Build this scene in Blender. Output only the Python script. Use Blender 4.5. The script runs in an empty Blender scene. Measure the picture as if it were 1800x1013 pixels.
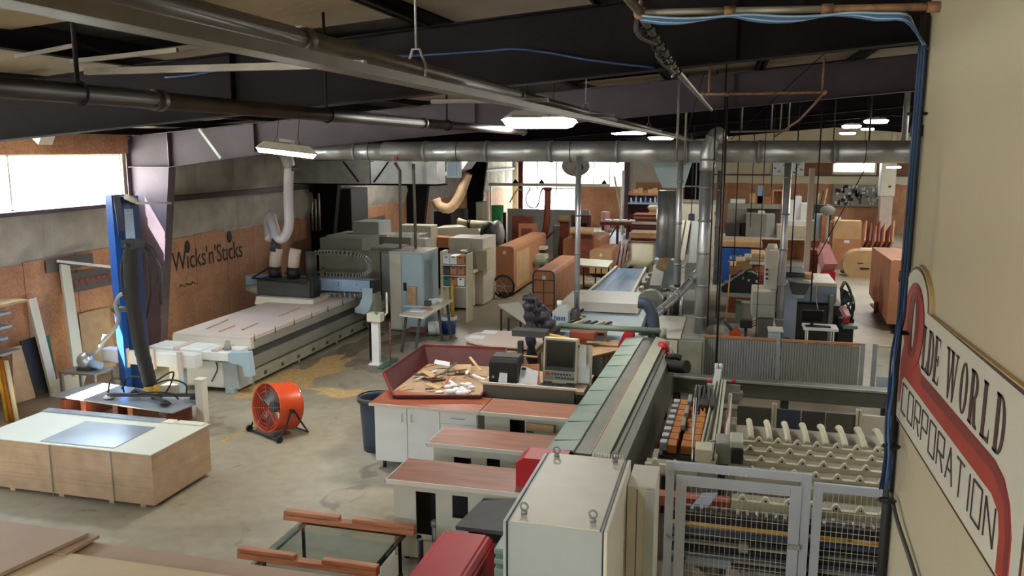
import bpy, bmesh, math, random
from mathutils import Vector, Matrix
R = math.radians
PI = math.pi
rnd = random.Random(7)
SC = bpy.context.scene
COL = SC.collection

# ------------------------------------------------------------------ camera
EYE = Vector((0, 0, 4.3))
FPX = 1450.0
PITCH, YAW = R(9.5328), R(14.6735)
cam = bpy.data.cameras.new('camera')
cam.sensor_width = 36; cam.lens = 36 * FPX / 1800; cam.clip_end = 400; cam.clip_start = .05
cam_o = bpy.data.objects.new('camera', cam); COL.objects.link(cam_o)
cam_o.location = EYE; cam_o.rotation_euler = (PI/2 - PITCH, 0, YAW)
SC.camera = cam_o

# ------------------------------------------------------------------ sky, sun, exposure
w = bpy.data.worlds.new('world'); SC.world = w; w.use_nodes = True
wn = w.node_tree; wn.nodes.clear()
wo = wn.nodes.new('ShaderNodeOutputWorld'); wb = wn.nodes.new('ShaderNodeBackground')
tc = wn.nodes.new('ShaderNodeTexCoord'); sx = wn.nodes.new('ShaderNodeSeparateXYZ'); rp = wn.nodes.new('ShaderNodeValToRGB')
rp.color_ramp.elements[0].position = 0.0; rp.color_ramp.elements[0].color = (.92, .95, 1, 1)
q_ = rp.color_ramp.elements.new(0.0001); q_.color = (.92, .95, 1, 1); rp.color_ramp.elements[0].color = (.20, .19, .17, 1)
rp.color_ramp.elements[1].position = 0.7; rp.color_ramp.elements[1].color = (.62, .78, 1, 1)
wn.links.new(tc.outputs['Generated'], sx.inputs[0]); wn.links.new(sx.outputs['Z'], rp.inputs[0])
wn.links.new(rp.outputs[0], wb.inputs['Color']); wn.links.new(wb.outputs[0], wo.inputs['Surface'])
wb.inputs['Strength'].default_value = 16.0
sun = bpy.data.lights.new('sun', 'SUN'); sun.energy = 85; sun.angle = R(.8); sun.color = (1, .95, .88)
sun_o = bpy.data.objects.new('sun', sun); COL.objects.link(sun_o)
sun_dir = Vector((.50, .20, -.85))
sun_o.rotation_euler = sun_dir.to_track_quat('-Z', 'Y').to_euler(); sun_o.location = (-30, 10, 30)
LAMP = 60.0            # strength of every lit lamp lens
SC.view_settings.view_transform = 'Standard'; SC.view_settings.look = 'None'
SC.view_settings.exposure = 0.9; SC.view_settings.gamma = 1.0; SC.view_settings.use_curve_mapping = False
SC.cycles.max_bounces = 8; SC.cycles.diffuse_bounces = 5; SC.cycles.glossy_bounces = 3
SC.cycles.transparent_max_bounces = 12; SC.cycles.use_denoising = True
SC.cycles.sample_clamp_indirect = 8; SC.cycles.caustics_reflective = False; SC.cycles.caustics_refractive = False
def portal(name, loc, rot, sx_, sy_):
    l = bpy.data.lights.new(name, 'AREA'); l.shape = 'RECTANGLE'; l.size = sx_; l.size_y = sy_
    l.cycles.is_portal = True
    o = bpy.data.objects.new(name, l); COL.objects.link(o); o.location = loc; o.rotation_euler = rot
portal('window_portal', (-12.25, 6, 3.73), (0, -PI/2, 0), 1.0, 18)
portal('near_portal', (-6, -3.3, 3.8), (PI/2, 0, 0), 8, 1.2)
portal('far_portal', (-8.7, 46.3, 1.9), (PI/2, 0, PI), 6.4, 3.7)

# ------------------------------------------------------------------ photograph rays -> world points (at a known Y, Z or X plane)
_f = Vector((-math.sin(YAW)*math.cos(PITCH), math.cos(YAW)*math.cos(PITCH), -math.sin(PITCH)))
_r = Vector((math.cos(YAW), math.sin(YAW), 0)); _u = _r.cross(_f)
def _ray(x, y): return _f + _r*((x-900)/FPX) - _u*((y-506.5)/FPX)
def yp(x, y, Y): d = _ray(x, y); return EYE + d*(Y/d.y)
def zp(x, y, z): d = _ray(x, y); return EYE + d*((z-4.3)/d.z)
def xp(x, y, X): d = _ray(x, y); return EYE + d*(X/d.x)

# ------------------------------------------------------------------ materials (all procedural)
def lin(c): return tuple(((v/12.92) if v <= .04045 else ((v+.055)/1.055)**2.4) for v in (q/255 for q in c))
def mat(name, rgb, rough=.6, metal=0, var=.08, scale=4, bump=0, spec=.5, coat=0, stretch=None, alpha=None, rvar=0):
    m = bpy.data.materials.new(name); m.use_nodes = True; nt = m.node_tree; N = nt.nodes; L = nt.links
    p = N['Principled BSDF']; p.inputs['Roughness'].default_value = rough; p.inputs['Metallic'].default_value = metal
    p.inputs['Specular IOR Level'].default_value = spec; p.inputs['Coat Weight'].default_value = coat
    c = lin(rgb); t = N.new('ShaderNodeTexCoord'); mp = N.new('ShaderNodeMapping')
    L.new(t.outputs['Object'], mp.inputs['Vector'])
    if stretch: mp.inputs['Scale'].default_value = stretch
    n = N.new('ShaderNodeTexNoise'); n.inputs['Scale'].default_value = scale; n.inputs['Detail'].default_value = 5
    L.new(mp.outputs[0], n.inputs['Vector'])
    r = N.new('ShaderNodeValToRGB'); r.color_ramp.elements[0].position = .3; r.color_ramp.elements[1].position = .7
    r.color_ramp.elements[0].color = (*[v*(1-var*1.6) for v in c], 1); r.color_ramp.elements[1].color = (*[min(1, v*(1+var)) for v in c], 1)
    L.new(n.outputs['Fac'], r.inputs[0]); L.new(r.outputs[0], p.inputs['Base Color'])
    if bump:
        b = N.new('ShaderNodeBump'); b.inputs['Strength'].default_value = bump; b.inputs['Distance'].default_value = .02
        n2 = N.new('ShaderNodeTexNoise'); n2.inputs['Scale'].default_value = scale*8; L.new(mp.outputs[0], n2.inputs['Vector'])
        L.new(n2.outputs['Fac'], b.inputs['Height']); L.new(b.outputs[0], p.inputs['Normal'])
    if rvar:
        mr = N.new('ShaderNodeMapRange'); mr.inputs[3].default_value = max(0, rough-rvar); mr.inputs[4].default_value = min(1, rough+rvar)
        L.new(n.outputs['Fac'], mr.inputs[0]); L.new(mr.outputs[0], p.inputs['Roughness'])
    return m
def mat_osb(name, a, b):
    m = bpy.data.materials.new(name); m.use_nodes = True; nt = m.node_tree; N = nt.nodes; L = nt.links
    p = N['Principled BSDF']; p.inputs['Roughness'].default_value = .8
    t = N.new('ShaderNodeTexCoord'); v = N.new('ShaderNodeTexVoronoi'); v.inputs['Scale'].default_value = 26
    n = N.new('ShaderNodeTexNoise'); n.inputs['Scale'].default_value = 1.6; n.inputs['Detail'].default_value = 4
    L.new(t.outputs['Object'], v.inputs['Vector']); L.new(t.outputs['Object'], n.inputs['Vector'])
    mx = N.new('ShaderNodeMix'); mx.data_type = 'RGBA'; mx.inputs[6].default_value = (*lin(a), 1); mx.inputs[7].default_value = (*lin(b), 1)
    sp = N.new('ShaderNodeSeparateColor'); L.new(v.outputs['Color'], sp.inputs[0])
    ma = N.new('ShaderNodeMath'); ma.operation = 'MULTIPLY_ADD'; ma.inputs[1].default_value = .45
    L.new(sp.outputs[0], ma.inputs[0])
    m2 = N.new('ShaderNodeMath'); m2.operation = 'MULTIPLY_ADD'; m2.inputs[1].default_value = 1.3; m2.inputs[2].default_value = -.4
    L.new(n.outputs['Fac'], m2.inputs[0]); L.new(m2.outputs[0], ma.inputs[2]); L.new(ma.outputs[0], mx.inputs[0])
    L.new(mx.outputs[2], p.inputs['Base Color'])
    return m
def mat_floor():
    m = bpy.data.materials.new('concrete'); m.use_nodes = True; nt = m.node_tree; N = nt.nodes; L = nt.links
    p = N['Principled BSDF']; t = N.new('ShaderNodeTexCoord')
    def noise(s, d=6, dist=0):
        n = N.new('ShaderNodeTexNoise'); n.inputs['Scale'].default_value = s; n.inputs['Detail'].default_value = d
        n.inputs['Distortion'].default_value = dist; L.new(t.outputs['Object'], n.inputs['Vector']); return n
    def ramp(src, stops):
        r = N.new('ShaderNodeValToRGB'); e = r.color_ramp.elements
        while len(e) < len(stops): e.new(.5)
        for q, (pos, c) in zip(e, stops): q.position = pos; q.color = (*c, 1)
        L.new(src, r.inputs[0]); return r
    base = ramp(noise(.35, 8, .6).outputs['Fac'], [(.3, lin((130, 119, 98))), (.5, lin((160, 150, 129))), (.72, lin((178, 171, 154)))])
    fine = ramp(noise(6, 8).outputs['Fac'], [(.3, (.86, .86, .86)), (.7, (1.05, 1.05, 1.05))])
    mx = N.new('ShaderNodeMix'); mx.data_type = 'RGBA'; mx.blend_type = 'MULTIPLY'; mx.inputs[0].default_value = 1
    L.new(base.outputs[0], mx.inputs[6]); L.new(fine.outputs[0], mx.inputs[7])
    # dark tyre marks and scuffs
    st = ramp(noise(1.1, 3, 1.5).outputs['Fac'], [(.30, (1, 1, 1)), (.36, (0, 0, 0))])
    mx2 = N.new('ShaderNodeMix'); mx2.data_type = 'RGBA'; mx2.inputs[7].default_value = (*lin((92, 84, 72)), 1)
    sc = N.new('ShaderNodeMath'); sc.operation = 'MULTIPLY'; sc.inputs[1].default_value = .5; L.new(st.outputs[0], sc.inputs[0])
    L.new(sc.outputs[0], mx2.inputs[0]); L.new(mx.outputs[2], mx2.inputs[6]); L.new(mx2.outputs[2], p.inputs['Base Color'])
    rr = N.new('ShaderNodeMapRange'); rr.inputs[3].default_value = .34; rr.inputs[4].default_value = .6
    L.new(noise(.8, 4).outputs['Fac'], rr.inputs[0]); L.new(rr.outputs[0], p.inputs['Roughness'])
    return m
def mat_emit(name, rgb, s):
    m = bpy.data.materials.new(name); m.use_nodes = True; nt = m.node_tree; nt.nodes.clear()
    e = nt.nodes.new('ShaderNodeEmission'); o = nt.nodes.new('ShaderNodeOutputMaterial')
    e.inputs[0].default_value = (*rgb, 1); e.inputs[1].default_value = s; nt.links.new(e.outputs[0], o.inputs[0]); return m
def mat_glass(name, tint=(.93, .96, .95), refl=.08, rough=.02, fac=None):
    m = bpy.data.materials.new(name); m.use_nodes = True; nt = m.node_tree; nt.nodes.clear()
    o = nt.nodes.new('ShaderNodeOutputMaterial'); t = nt.nodes.new('ShaderNodeBsdfTransparent'); g = nt.nodes.new('ShaderNodeBsdfGlossy')
    t.inputs[0].default_value = (*tint, 1); g.inputs['Roughness'].default_value = rough
    mx = nt.nodes.new('ShaderNodeMixShader')
    if fac is None:
        fr = nt.nodes.new('ShaderNodeFresnel'); fr.inputs[0].default_value = 1.5; nt.links.new(fr.outputs[0], mx.inputs[0])
    else: mx.inputs[0].default_value = fac
    nt.links.new(t.outputs[0], mx.inputs[1]); nt.links.new(g.outputs[0], mx.inputs[2]); nt.links.new(mx.outputs[0], o.inputs[0]); return m

M = {}
def defm(k, *a, **kw): M[k] = mat(k, *a, **kw)
M['osb'] = mat_osb('osb', (160, 110, 82), (206, 158, 124)); M['concrete'] = mat_floor()
M['osb_dark'] = mat_osb('osb_dark', (104, 74, 54), (150, 108, 80))
defm('insulation', (178, 172, 162), .85, var=.12, scale=2.5, bump=.4)
defm('steel_dark', (24, 18, 22), .8, 0, var=.15, scale=2, spec=.15)
defm('steel_primer', (96, 82, 92), .5, .25, var=.15, scale=2)
defm('girt', (64, 48, 46), .6, var=.15)
defm('roof_dark', (26, 21, 20), .8, var=.2, scale=1)
defm('roof_beige', (140, 124, 102), .9, var=.12, scale=1.5, bump=.3)
defm('cream_wall', (222, 214, 186), .8, var=.06, scale=1)
defm('office_wall', (190, 180, 154), .75, var=.035, scale=.8)
defm('corr_white', (214, 206, 196), .6, var=.05)
defm('galv', (200, 203, 206), .36, .72, var=.12, scale=3, rvar=.1)
defm('galv_dull', (160, 160, 158), .48, .5, var=.15, scale=3)
defm('conduit', (150, 144, 134), .5, .6, var=.15)
defm('rust_pipe', (150, 112, 84), .7, .3, var=.3, scale=14)
defm('pipe_dark', (58, 48, 42), .5, .5, var=.2)
defm('pipe_grey', (98, 91, 82), .45, .4, var=.15)
defm('enamel', (226, 222, 212), .45, var=.04)
defm('white', (236, 236, 232), .45, var=.03)
defm('off_white', (222, 216, 200), .5, var=.04)
defm('machine_white', (212, 206, 190), .45, var=.04, scale=2)
defm('machine_grey', (150, 150, 140), .5, var=.06)
defm('machine_green', (160, 160, 142), .55, var=.10)
defm('cabinet_grey', (182, 188, 186), .5, var=.05, scale=2)
defm('light_blue', (176, 198, 208), .5, var=.04)
defm('dark_grey', (70, 68, 66), .6, var=.12)
defm('black', (26, 25, 26), .55, var=.2)
defm('black_gloss', (18, 18, 20), .15, var=.1)
defm('rubber', (32, 31, 32), .7, var=.15, bump=.2)
defm('hose_black', (30, 29, 32), .6, var=.15)
defm('hose_white', (222, 218, 226), .5, var=.04)
defm('blue', (34, 84, 158), .45, var=.06)
defm('blue_dark', (22, 48, 96), .5, var=.08)
defm('blue_pale', (150, 176, 204), .45, var=.06)
defm('blue_belt', (120, 148, 184), .3, .2, var=.06, scale=6)
defm('cable_blue', (62, 98, 142), .5, var=.15)
defm('orange', (214, 78, 34), .35, var=.08, coat=.3)
defm('amber', (184, 112, 34), .5, var=.15, scale=10)
defm('fan_blade', (168, 160, 148), .45, .5, var=.2)
defm('red', (184, 30, 42), .5, var=.06)
defm('red_dark', (120, 30, 32), .45, var=.1)
defm('pink', (214, 150, 150), .5, var=.1)
defm('maroon', (86, 38, 38), .6, var=.15)
defm('rafter_primer_shaded', (58, 46, 56), .65, .0, var=.15, scale=2)  # steel primer darkened: the rafter's unlit look is put into the colour
defm('sheet_metal', (164, 172, 180), .22, .35, var=.06, scale=2, rvar=.06)
defm('green', (60, 160, 92), .5, var=.08)
defm('green_rubber', (58, 112, 96), .6, var=.1)
defm('yellow', (206, 160, 40), .5, var=.1)
defm('mdf', (186, 158, 128), .8, var=.09, scale=5)
defm('mdf_edge', (150, 118, 84), .85, var=.16, scale=9, stretch=(.4, .4, 6))
defm('melamine', (214, 214, 196), .4, var=.02, scale=1)
defm('board_brown', (166, 138, 112), .6, var=.06, scale=2)
defm('board_tan', (190, 166, 130), .6, var=.06, scale=2)
defm('laminate', (168, 116, 96), .35, var=.14, scale=9, stretch=(.3, 2, 1))
defm('laminate_red', (160, 88, 64), .35, var=.14, scale=9, stretch=(.3, 2, 1))
defm('counter_side', (196, 194, 176), .5, var=.04)
defm('wood', (190, 124, 86), .6, var=.22, scale=7, stretch=(.4, 4, 4))
defm('wood_red', (132, 66, 50), .6, var=.25, scale=7, stretch=(.4, 4, 4))
defm('wood_pale', (206, 170, 126), .7, var=.12, scale=6)
defm('cardboard', (184, 126, 90), .7, var=.08, scale=3)
defm('cardboard_pale', (196, 160, 116), .7, var=.08, scale=3)
defm('spoil', (214, 196, 184), .75, var=.05, scale=2)
defm('paper', (232, 234, 238), .7, var=.03)
defm('screen', (10, 12, 16), .12, var=.1)
defm('bin_blue', (64, 72, 90), .55, var=.1)
defm('saw_green', (122, 140, 126), .45, var=.06)
defm('saw_grey', (100, 100, 88), .5, .3, var=.1)
defm('saw_light', (186, 190, 170), .4, var=.05)
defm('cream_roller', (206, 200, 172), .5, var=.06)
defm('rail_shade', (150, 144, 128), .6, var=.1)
defm('sawdust', (196, 164, 112), .95, var=.15, scale=12, bump=.5)
defm('sawdust_dark', (132, 120, 100), .95, var=.2, scale=8)
defm('fence_metal', (165, 170, 174), .4, .2, var=.08)
defm('gate_paint', (200, 204, 216), .45, .0, var=.04)
defm('frame_blue', (158, 168, 186), .45, .1, var=.06)
defm('plastic_bag', (40, 40, 52), .35, var=.35, scale=9, bump=.6)
defm('sign_white', (206, 204, 192), .5, var=.03)
defm('sign_brown', (70, 42, 40), .5, var=.08)
defm('sign_red', (166, 58, 44), .45, var=.12, scale=3)
defm('sign_red_dark', (128, 44, 44), .45, var=.08)
defm('sign_edge', (206, 178, 128), .6, var=.08)
defm('grey_panel', (98, 92, 92), .6, var=.08)
defm('lettering_red', (168, 66, 60), .5, var=.05)
defm('bone', (206, 198, 168), .5, var=.05)
defm('copper', (160, 84, 64), .5, .3, var=.15)
defm('outside', (190, 186, 176), .9, var=.05)
M['lens'] = mat_emit('lens', (1, .97, .9), LAMP)
M['glass'] = mat_glass('glass', fac=.06); M['sheet_glass'] = mat_glass('sheet_glass', (.8, .86, .84), fac=.16, rough=.04)
M['poly_mesh'] = mat_glass('poly_mesh', (.5, .52, .54), fac=.35, rough=.5)

# ------------------------------------------------------------------ geometry collector
def cat(pts, k=6):
    "Catmull-Rom through the points"
    P = [Vector(p) for p in pts]; P = [P[0]*2-P[1]] + P + [P[-1]*2-P[-2]]; out = []
    for i in range(1, len(P)-2):
        a, b, c, d = P[i-1:i+3]
        for j in range(k):
            t = j/k; out.append(.5*((2*b)+(c-a)*t+(2*a-5*b+4*c-d)*t*t+(3*b-a-3*c+d)*t**3))
    out.append(P[-2]); return out
class G:
    def __init__(s): s.bm = bmesh.new()
    def box(s, x0, x1, y0, y1, z0, z1, bev=0, m=None):
        c = Vector(((x0+x1)/2, (y0+y1)/2, (z0+z1)/2)); d = (abs(x1-x0), abs(y1-y0), abs(z1-z0))
        r = bmesh.ops.create_cube(s.bm, size=1); vs = r['verts']
        for v in vs: v.co = Vector((v.co.x*d[0], v.co.y*d[1], v.co.z*d[2])) + (c if m is None else Vector((0, 0, 0)))
        if bev:
            es = list({e for v in vs for e in v.link_edges})
            q = bmesh.ops.bevel(s.bm, geom=es, offset=bev, segments=2, affect='EDGES', profile=.5); vs = q['verts']+[v for v in vs if v.is_valid]
            vs = list(set(vs))
        if m is not None:
            T = Matrix.Translation(c) @ m.to_4x4()
            for v in vs: v.co = T @ v.co
        return s
    def bar(s, p, q, w=.05, h=None, up=(0, 0, 1)):
        "square bar from p to q"
        p, q = Vector(p), Vector(q); h = h or w; d = (q-p).normalized(); U = Vector(up)
        if abs(d.dot(U)) > .98: U = Vector((1, 0, 0))
        a = d.cross(U).normalized(); b = a.cross(d).normalized()
        ring = lambda o: [s.bm.verts.new(o+a*i*w/2+b*j*h/2) for i, j in ((-1, -1), (1, -1), (1, 1), (-1, 1))]
        A, B = ring(p), ring(q)
        for i in range(4): s.bm.faces.new((A[i], A[(i+1) % 4], B[(i+1) % 4], B[i]))
        s.bm.faces.new(A[::-1]); s.bm.faces.new(B); return s
    def tube(s, pts, r, n=8, caps=True, closed=False):
        P = [Vector(p) for p in pts]; N = len(P); rr = r if callable(r) else (lambda i: r)
        t0 = (P[1]-P[0]).normalized(); U = Vector((0, 0, 1)) if abs(t0.z) < .9 else Vector((1, 0, 0))
        a = t0.cross(U).normalized(); rings = []
        for i in range(N):
            if closed: t = (P[(i+1) % N]-P[i-1]).normalized()
            else: t = (P[min(i+1, N-1)]-P[max(i-1, 0)]).normalized()
            a = (a - t*a.dot(t)).normalized(); b = t.cross(a)
            rings.append([s.bm.verts.new(P[i]+(a*math.cos(2*PI*k/n)+b*math.sin(2*PI*k/n))*rr(i)) for k in range(n)])
        for i in range(N if closed else N-1):
            A, B = rings[i], rings[(i+1) % N]
            for k in range(n):
                f = s.bm.faces.new((A[k], A[(k+1) % n], B[(k+1) % n], B[k])); f.smooth = True
        if caps and not closed: s.bm.faces.new(rings[0][::-1]); s.bm.faces.new(rings[-1])
        return s
    def cyl(s, p, q, r, r2=None, n=16, caps=True):
        r2 = r if r2 is None else r2
        return s.tube([p, q], lambda i: r if i == 0 else r2, n, caps)
    def prism(s, ax, poly, a, b):
        "extrude a polygon: ax='y' -> (x,z) pairs between y=a..b; 'x' -> (y,z); 'z' -> (x,y)"
        f = {'y': lambda u, v, t: (u, t, v), 'x': lambda u, v, t: (t, u, v), 'z': lambda u, v, t: (u, v, t)}[ax]
        A = [s.bm.verts.new(f(u, v, a)) for u, v in poly]; B = [s.bm.verts.new(f(u, v, b)) for u, v in poly]; n = len(poly)
        for i in range(n): s.bm.faces.new((A[i], A[(i+1) % n], B[(i+1) % n], B[i]))
        s.bm.faces.new(A[::-1]); s.bm.faces.new(B); return s
    def lathe(s, c, prof, n=24, axis='z', a0=0, a1=2*PI):
        c = Vector(c); full = abs(a1-a0-2*PI) < 1e-4; m = n if full else n+1; rings = []
        for r, h in prof:
            ring = []
            for k in range(m):
                t = a0+(a1-a0)*k/n; x, y = r*math.cos(t), r*math.sin(t)
                v = {'z': (x, y, h), 'y': (x, h, y), 'x': (h, x, y)}[axis]; ring.append(s.bm.verts.new(c+Vector(v)))
            rings.append(ring)
        for i in range(len(prof)-1):
            for k in range(n):
                f = s.bm.faces.new((rings[i][k], rings[i][(k+1) % m], rings[i+1][(k+1) % m], rings[i+1][k])); f.smooth = True
        return s
    def ball(s, c, r, sc=(1, 1, 1), n=12):
        q = bmesh.ops.create_uvsphere(s.bm, u_segments=n, v_segments=n//2+1, radius=r)
        for v in q['verts']: v.co = Vector((v.co.x*sc[0], v.co.y*sc[1], v.co.z*sc[2]))+Vector(c)
        for v in q['verts']:
            for f in v.link_faces: f.smooth = True
        return s
    def quad(s, *pts, th=0):
        "thin slab through 4 points, thickness th along its normal"
        P = [Vector(p) for p in pts]; n = (P[1]-P[0]).cross(P[2]-P[0]).normalized()*max(th, .002)
        A = [s.bm.verts.new(p) for p in P]; B = [s.bm.verts.new(p-n) for p in P]; k = len(P)
        s.bm.faces.new(A); s.bm.faces.new(B[::-1])
        for i in range(k): s.bm.faces.new((A[i], B[i], B[(i+1) % k], A[(i+1) % k]))
        return s
    def xform(s, m):
        for v in s.bm.verts: v.co = m @ v.co
        return s
def _base(o):
    v = Vector((0, 0, 0))
    while o is not None: v += o.location; o = o.parent
    return v
def part(name, g, m, parent=None, label=None):
    me = bpy.data.meshes.new(name); off = _base(parent)
    bmesh.ops.recalc_face_normals(g.bm, faces=g.bm.faces)
    if off.length: bmesh.ops.translate(g.bm, verts=g.bm.verts, vec=-off)
    g.bm.to_mesh(me); g.bm.free(); me.materials.append(M[m] if isinstance(m, str) else m)
    o = bpy.data.objects.new(name, me); COL.objects.link(o); o.parent = parent
    if label: o['label'] = label
    return o
def tag(o, label=None, cat_=None, group=None, kind=None):
    if label: o['label'] = label
    if cat_: o['category'] = cat_
    if group: o['group'] = group
    if kind: o['kind'] = kind
    return o
def thing(name, label, cat_, loc=(0, 0, 0), group=None):
    o = bpy.data.objects.new(name, None); COL.objects.link(o); o.location = loc; o.empty_display_size = .1
    return tag(o, label, cat_, group)
def solo(name, g, m, label, cat_, group=None, kind=None):
    "a thing that is one mesh; its origin goes to its base centre"
    xs = [v.co for v in g.bm.verts]
    c = Vector((sum(v.x for v in xs)/len(xs), sum(v.y for v in xs)/len(xs), min(v.z for v in xs)))
    bmesh.ops.translate(g.bm, verts=g.bm.verts, vec=-c)
    o = part(name, g, m); o.location = c
    return tag(o, label, cat_, group, kind)
def struct(name, g, m, parent=None, label=None):
    o = part(name, g, m, parent, label)
    if parent is None: o['kind'] = 'structure'
    return o
def dup(root, loc, rotz=None, label=None, group=None):
    r = root.copy(); COL.objects.link(r); r.location = loc
    if rotz is not None: r.rotation_euler = (0, 0, rotz)
    if label: r['label'] = label
    if group: r['group'] = group
    for ch in list(root.children):
        c = ch.copy(); COL.objects.link(c); c.parent = r
        for g in list(ch.children):
            d = g.copy(); COL.objects.link(d); d.parent = c
    return r
def linked(src, parent, loc):
    "another copy of a single piece, sharing its mesh"
    o = src.copy(); COL.objects.link(o); o.parent = parent; o.location = loc; return o
def text(body, mt, size, m, parent=None, extrude=.002, name='lettering', xs=1):
    c = bpy.data.curves.new(name, 'FONT'); c.body = body; c.size = size; c.extrude = extrude; c.space_character = 1.0
    t = bpy.data.objects.new('tmp', c); COL.objects.link(t)
    dg = bpy.context.evaluated_depsgraph_get(); me = bpy.data.meshes.new_from_object(t.evaluated_get(dg))
    bpy.data.objects.remove(t)
    g = G(); g.bm.from_mesh(me); bpy.data.meshes.remove(me)
    g.xform(Matrix.Diagonal((xs, 1, 1, 1))); g.xform(mt)
    return part(name, g, m, parent)
# ================================================================== SETTING
XW, XR, YN, YF = -12.0, 14.0, -3.0, 46.0
def ztop(x): return 4.66+.083*((x if x < 5 else 10-x)+10.7)      # top of the rafters
g = G(); g.box(XW-.3, XR+.3, YN-.3, YF+.3, -.2, 0); floor = struct('floor', g, 'concrete')
g = G(); g.box(-60, XW-.4, YN-.5, YF+.5, -.4, -.2); g.box(-60, 60, YF+.5, 90, -.4, -.2).box(-60, 60, -60, YN-.5, -.4, -.2); struct('ground_outside', g, 'outside')
# painted aisle line, expansion joints (shallow strips) and drifts of sawdust
for i, (a, b) in enumerate([((388, 778), (445, 750)), ((780, 560), (880, 505)), ((812, 555), (868, 518))]):
    p, q = zp(*a, 0), zp(*b, 0); d = (q-p); n = max(3, int(d.length/.28)) if i == 0 else 1
    for k in range(n):
        g = G(); u = p+d*(k/n); v = p+d*((k+(.72 if n > 1 else 1))/n)
        g.bar(u+Vector((0, 0, .001)), v+Vector((0, 0, .001)), .05, .002); part('line_marking', g, 'yellow', floor)
def drift(c, rx, ry, m, seed, h=.012):
    g = G(); r_ = random.Random(seed); n = 36; ctr = g.bm.verts.new((c.x, c.y, h)); prev = []
    for rr, hh in ((.5, h*.8), (1, .001)):
        ring = []
        for k in range(n):
            t = 2*PI*k/n; j = 1+(.28*math.sin(3*t+seed)+.18*math.sin(7*t+seed*2)+r_.uniform(-.1, .1))*rr
            ring.append(g.bm.verts.new((c.x+rx*rr*j*math.cos(t), c.y+ry*rr*j*math.sin(t), hh)))
        if not prev:
            for k in range(n): g.bm.faces.new((ctr, ring[k], ring[(k+1) % n]))
        else:
            for k in range(n): g.bm.faces.new((prev[k], ring[k], ring[(k+1) % n], prev[(k+1) % n]))
        prev = ring
    for f in g.bm.faces: f.smooth = True
    o = part('sawdust', g, m, floor); o['kind'] = 'stuff'
for i, (x, y, rx, ry, m) in enumerate([(560, 650, .35, 1.5, 'sawdust'), (500, 668, .5, .7, 'sawdust'), (620, 612, .3, 1.3, 'sawdust_dark'), (650, 640, .5, .6, 'sawdust_dark'),
                                       (545, 640, .2, .5, 'sawdust_dark'), (600, 690, .6, .25, 'sawdust'), (455, 690, .6, .3, 'sawdust'), (740, 590, .7, .9, 'sawdust_dark')]):
    drift(zp(x, y, 0), rx, ry, m, i+1, .012 if m == 'sawdust' else .006)

# --- left wall, its window band, OSB lining, insulation and girts
WT = (3.24, 4.21, -2.0, 14.45)
g = G(); t = XW-.15
g.box(t, XW, YN, YF, 0, WT[0]).box(t, XW, YN, YF, WT[1], 4.8).box(t, XW, WT[3], YF, WT[0], WT[1]).box(t, XW, YN, WT[2], WT[0], WT[1])
wl = struct('wall_left', g, 'insulation')
y = -2.9; k = 0
while y < 45.5:
    if not (32.2 < y < 33.4):
        h = [2.33, 2.36, 2.30][k % 3] - (.12 if y > 30 else 0)
        g = G(); g.box(XW, XW+.022, y+.004, min(y+1.21, 45.9), .02, h); part('osb_panel', g, 'osb', wl)
    y += 1.22; k += 1
def pillow(g, y0, y1, z0, z1, d):       # soft insulation bay bulging between the girts
    n = 6; V = [[g.bm.verts.new((XW+.004+d*math.sin(PI*i/n)**.6*math.sin(PI*j/n)**.6, y0+(y1-y0)*i/n, z0+(z1-z0)*j/n)) for j in range(n+1)] for i in range(n+1)]
    for i in range(n):
        for j in range(n): g.bm.faces.new((V[i][j], V[i+1][j], V[i+1][j+1], V[i][j+1])).smooth = True
y = -2.9; k = 0
while y < 45:
    for z0, z1 in ((2.36, 3.17), (3.30, 4.5)):
        if z0 > 3 and y < 14.3: continue
        g = G(); pillow(g, y, y+1.5, z0, z1, .07+.03*((k*7) % 3)); part('insulation_bay', g, 'insulation', wl); k += 1
    y += 1.52
g = G(); g.box(XW, XW+.16, 14.5, YF, 3.17, 3.29); part('girt', g, 'girt', wl)
g = G(); g.box(XW, XW+.10, YN, 14.5, 3.16, 3.235); part('window_sill', g, 'steel_primer', wl)
g = G(); g.box(XW, XW+.12, YN, 14.5, 4.22, 4.62); part('header_board', g, 'osb', wl)
g = G(); g.box(XW-.09, XW-.05, WT[2], WT[3], WT[0], WT[0]+.025).box(XW-.09, XW-.05, WT[2], WT[3], WT[1]-.025, WT[1])
win = struct('window_1', g, 'white')
for i in range(7):
    yy = WT[2]+(WT[3]-WT[2])*i/6
    g = G(); g.box(XW-.09, XW-.05, yy-.02, yy+.02, WT[0], WT[1]); part('mullion', g, 'white', win)
    if i < 6:
        g = G(); g.box(XW-.075, XW-.067, yy+.02, yy+(WT[3]-WT[2])/6-.02, WT[0]+.025, WT[1]-.025); part('pane', g, 'glass', win)

# --- far wall: tall opening at the left, window band, cream sheeting over OSB at the right
g = G(); a, b = YF, YF+.15
g.box(XW, -11.75, a, b, 0, 5.4).box(-11.75, -5.6, a, b, 3.75, 5.4).box(-8.3, -5.6, a, b, 0, 2.25).box(-5.6, 5.15, a, b, 0, 6.0)
g.box(5.15, 7.2, a, b, 0, 3.12).box(5.15, 7.2, a, b, 3.85, 6).box(7.2, XR, a, b, 0, 6.0)
wf = struct('wall_far', g, 'cream_wall')
for k in range(2): g = G(); g.box(-8.3+k*1.22, -8.3+(k+1)*1.22-.01, YF-.02, YF, .02, 2.25); part('osb_panel', g, 'osb', wf)
x = -5.0; k = 0
while x < 13.6:
    g = G(); g.box(x, min(x+1.21, 13.9), YF-.022, YF, .02, 2.52+(.03 if k % 3 == 1 else 0)); part('osb_panel', g, 'osb', wf); x += 1.22; k += 1
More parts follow.
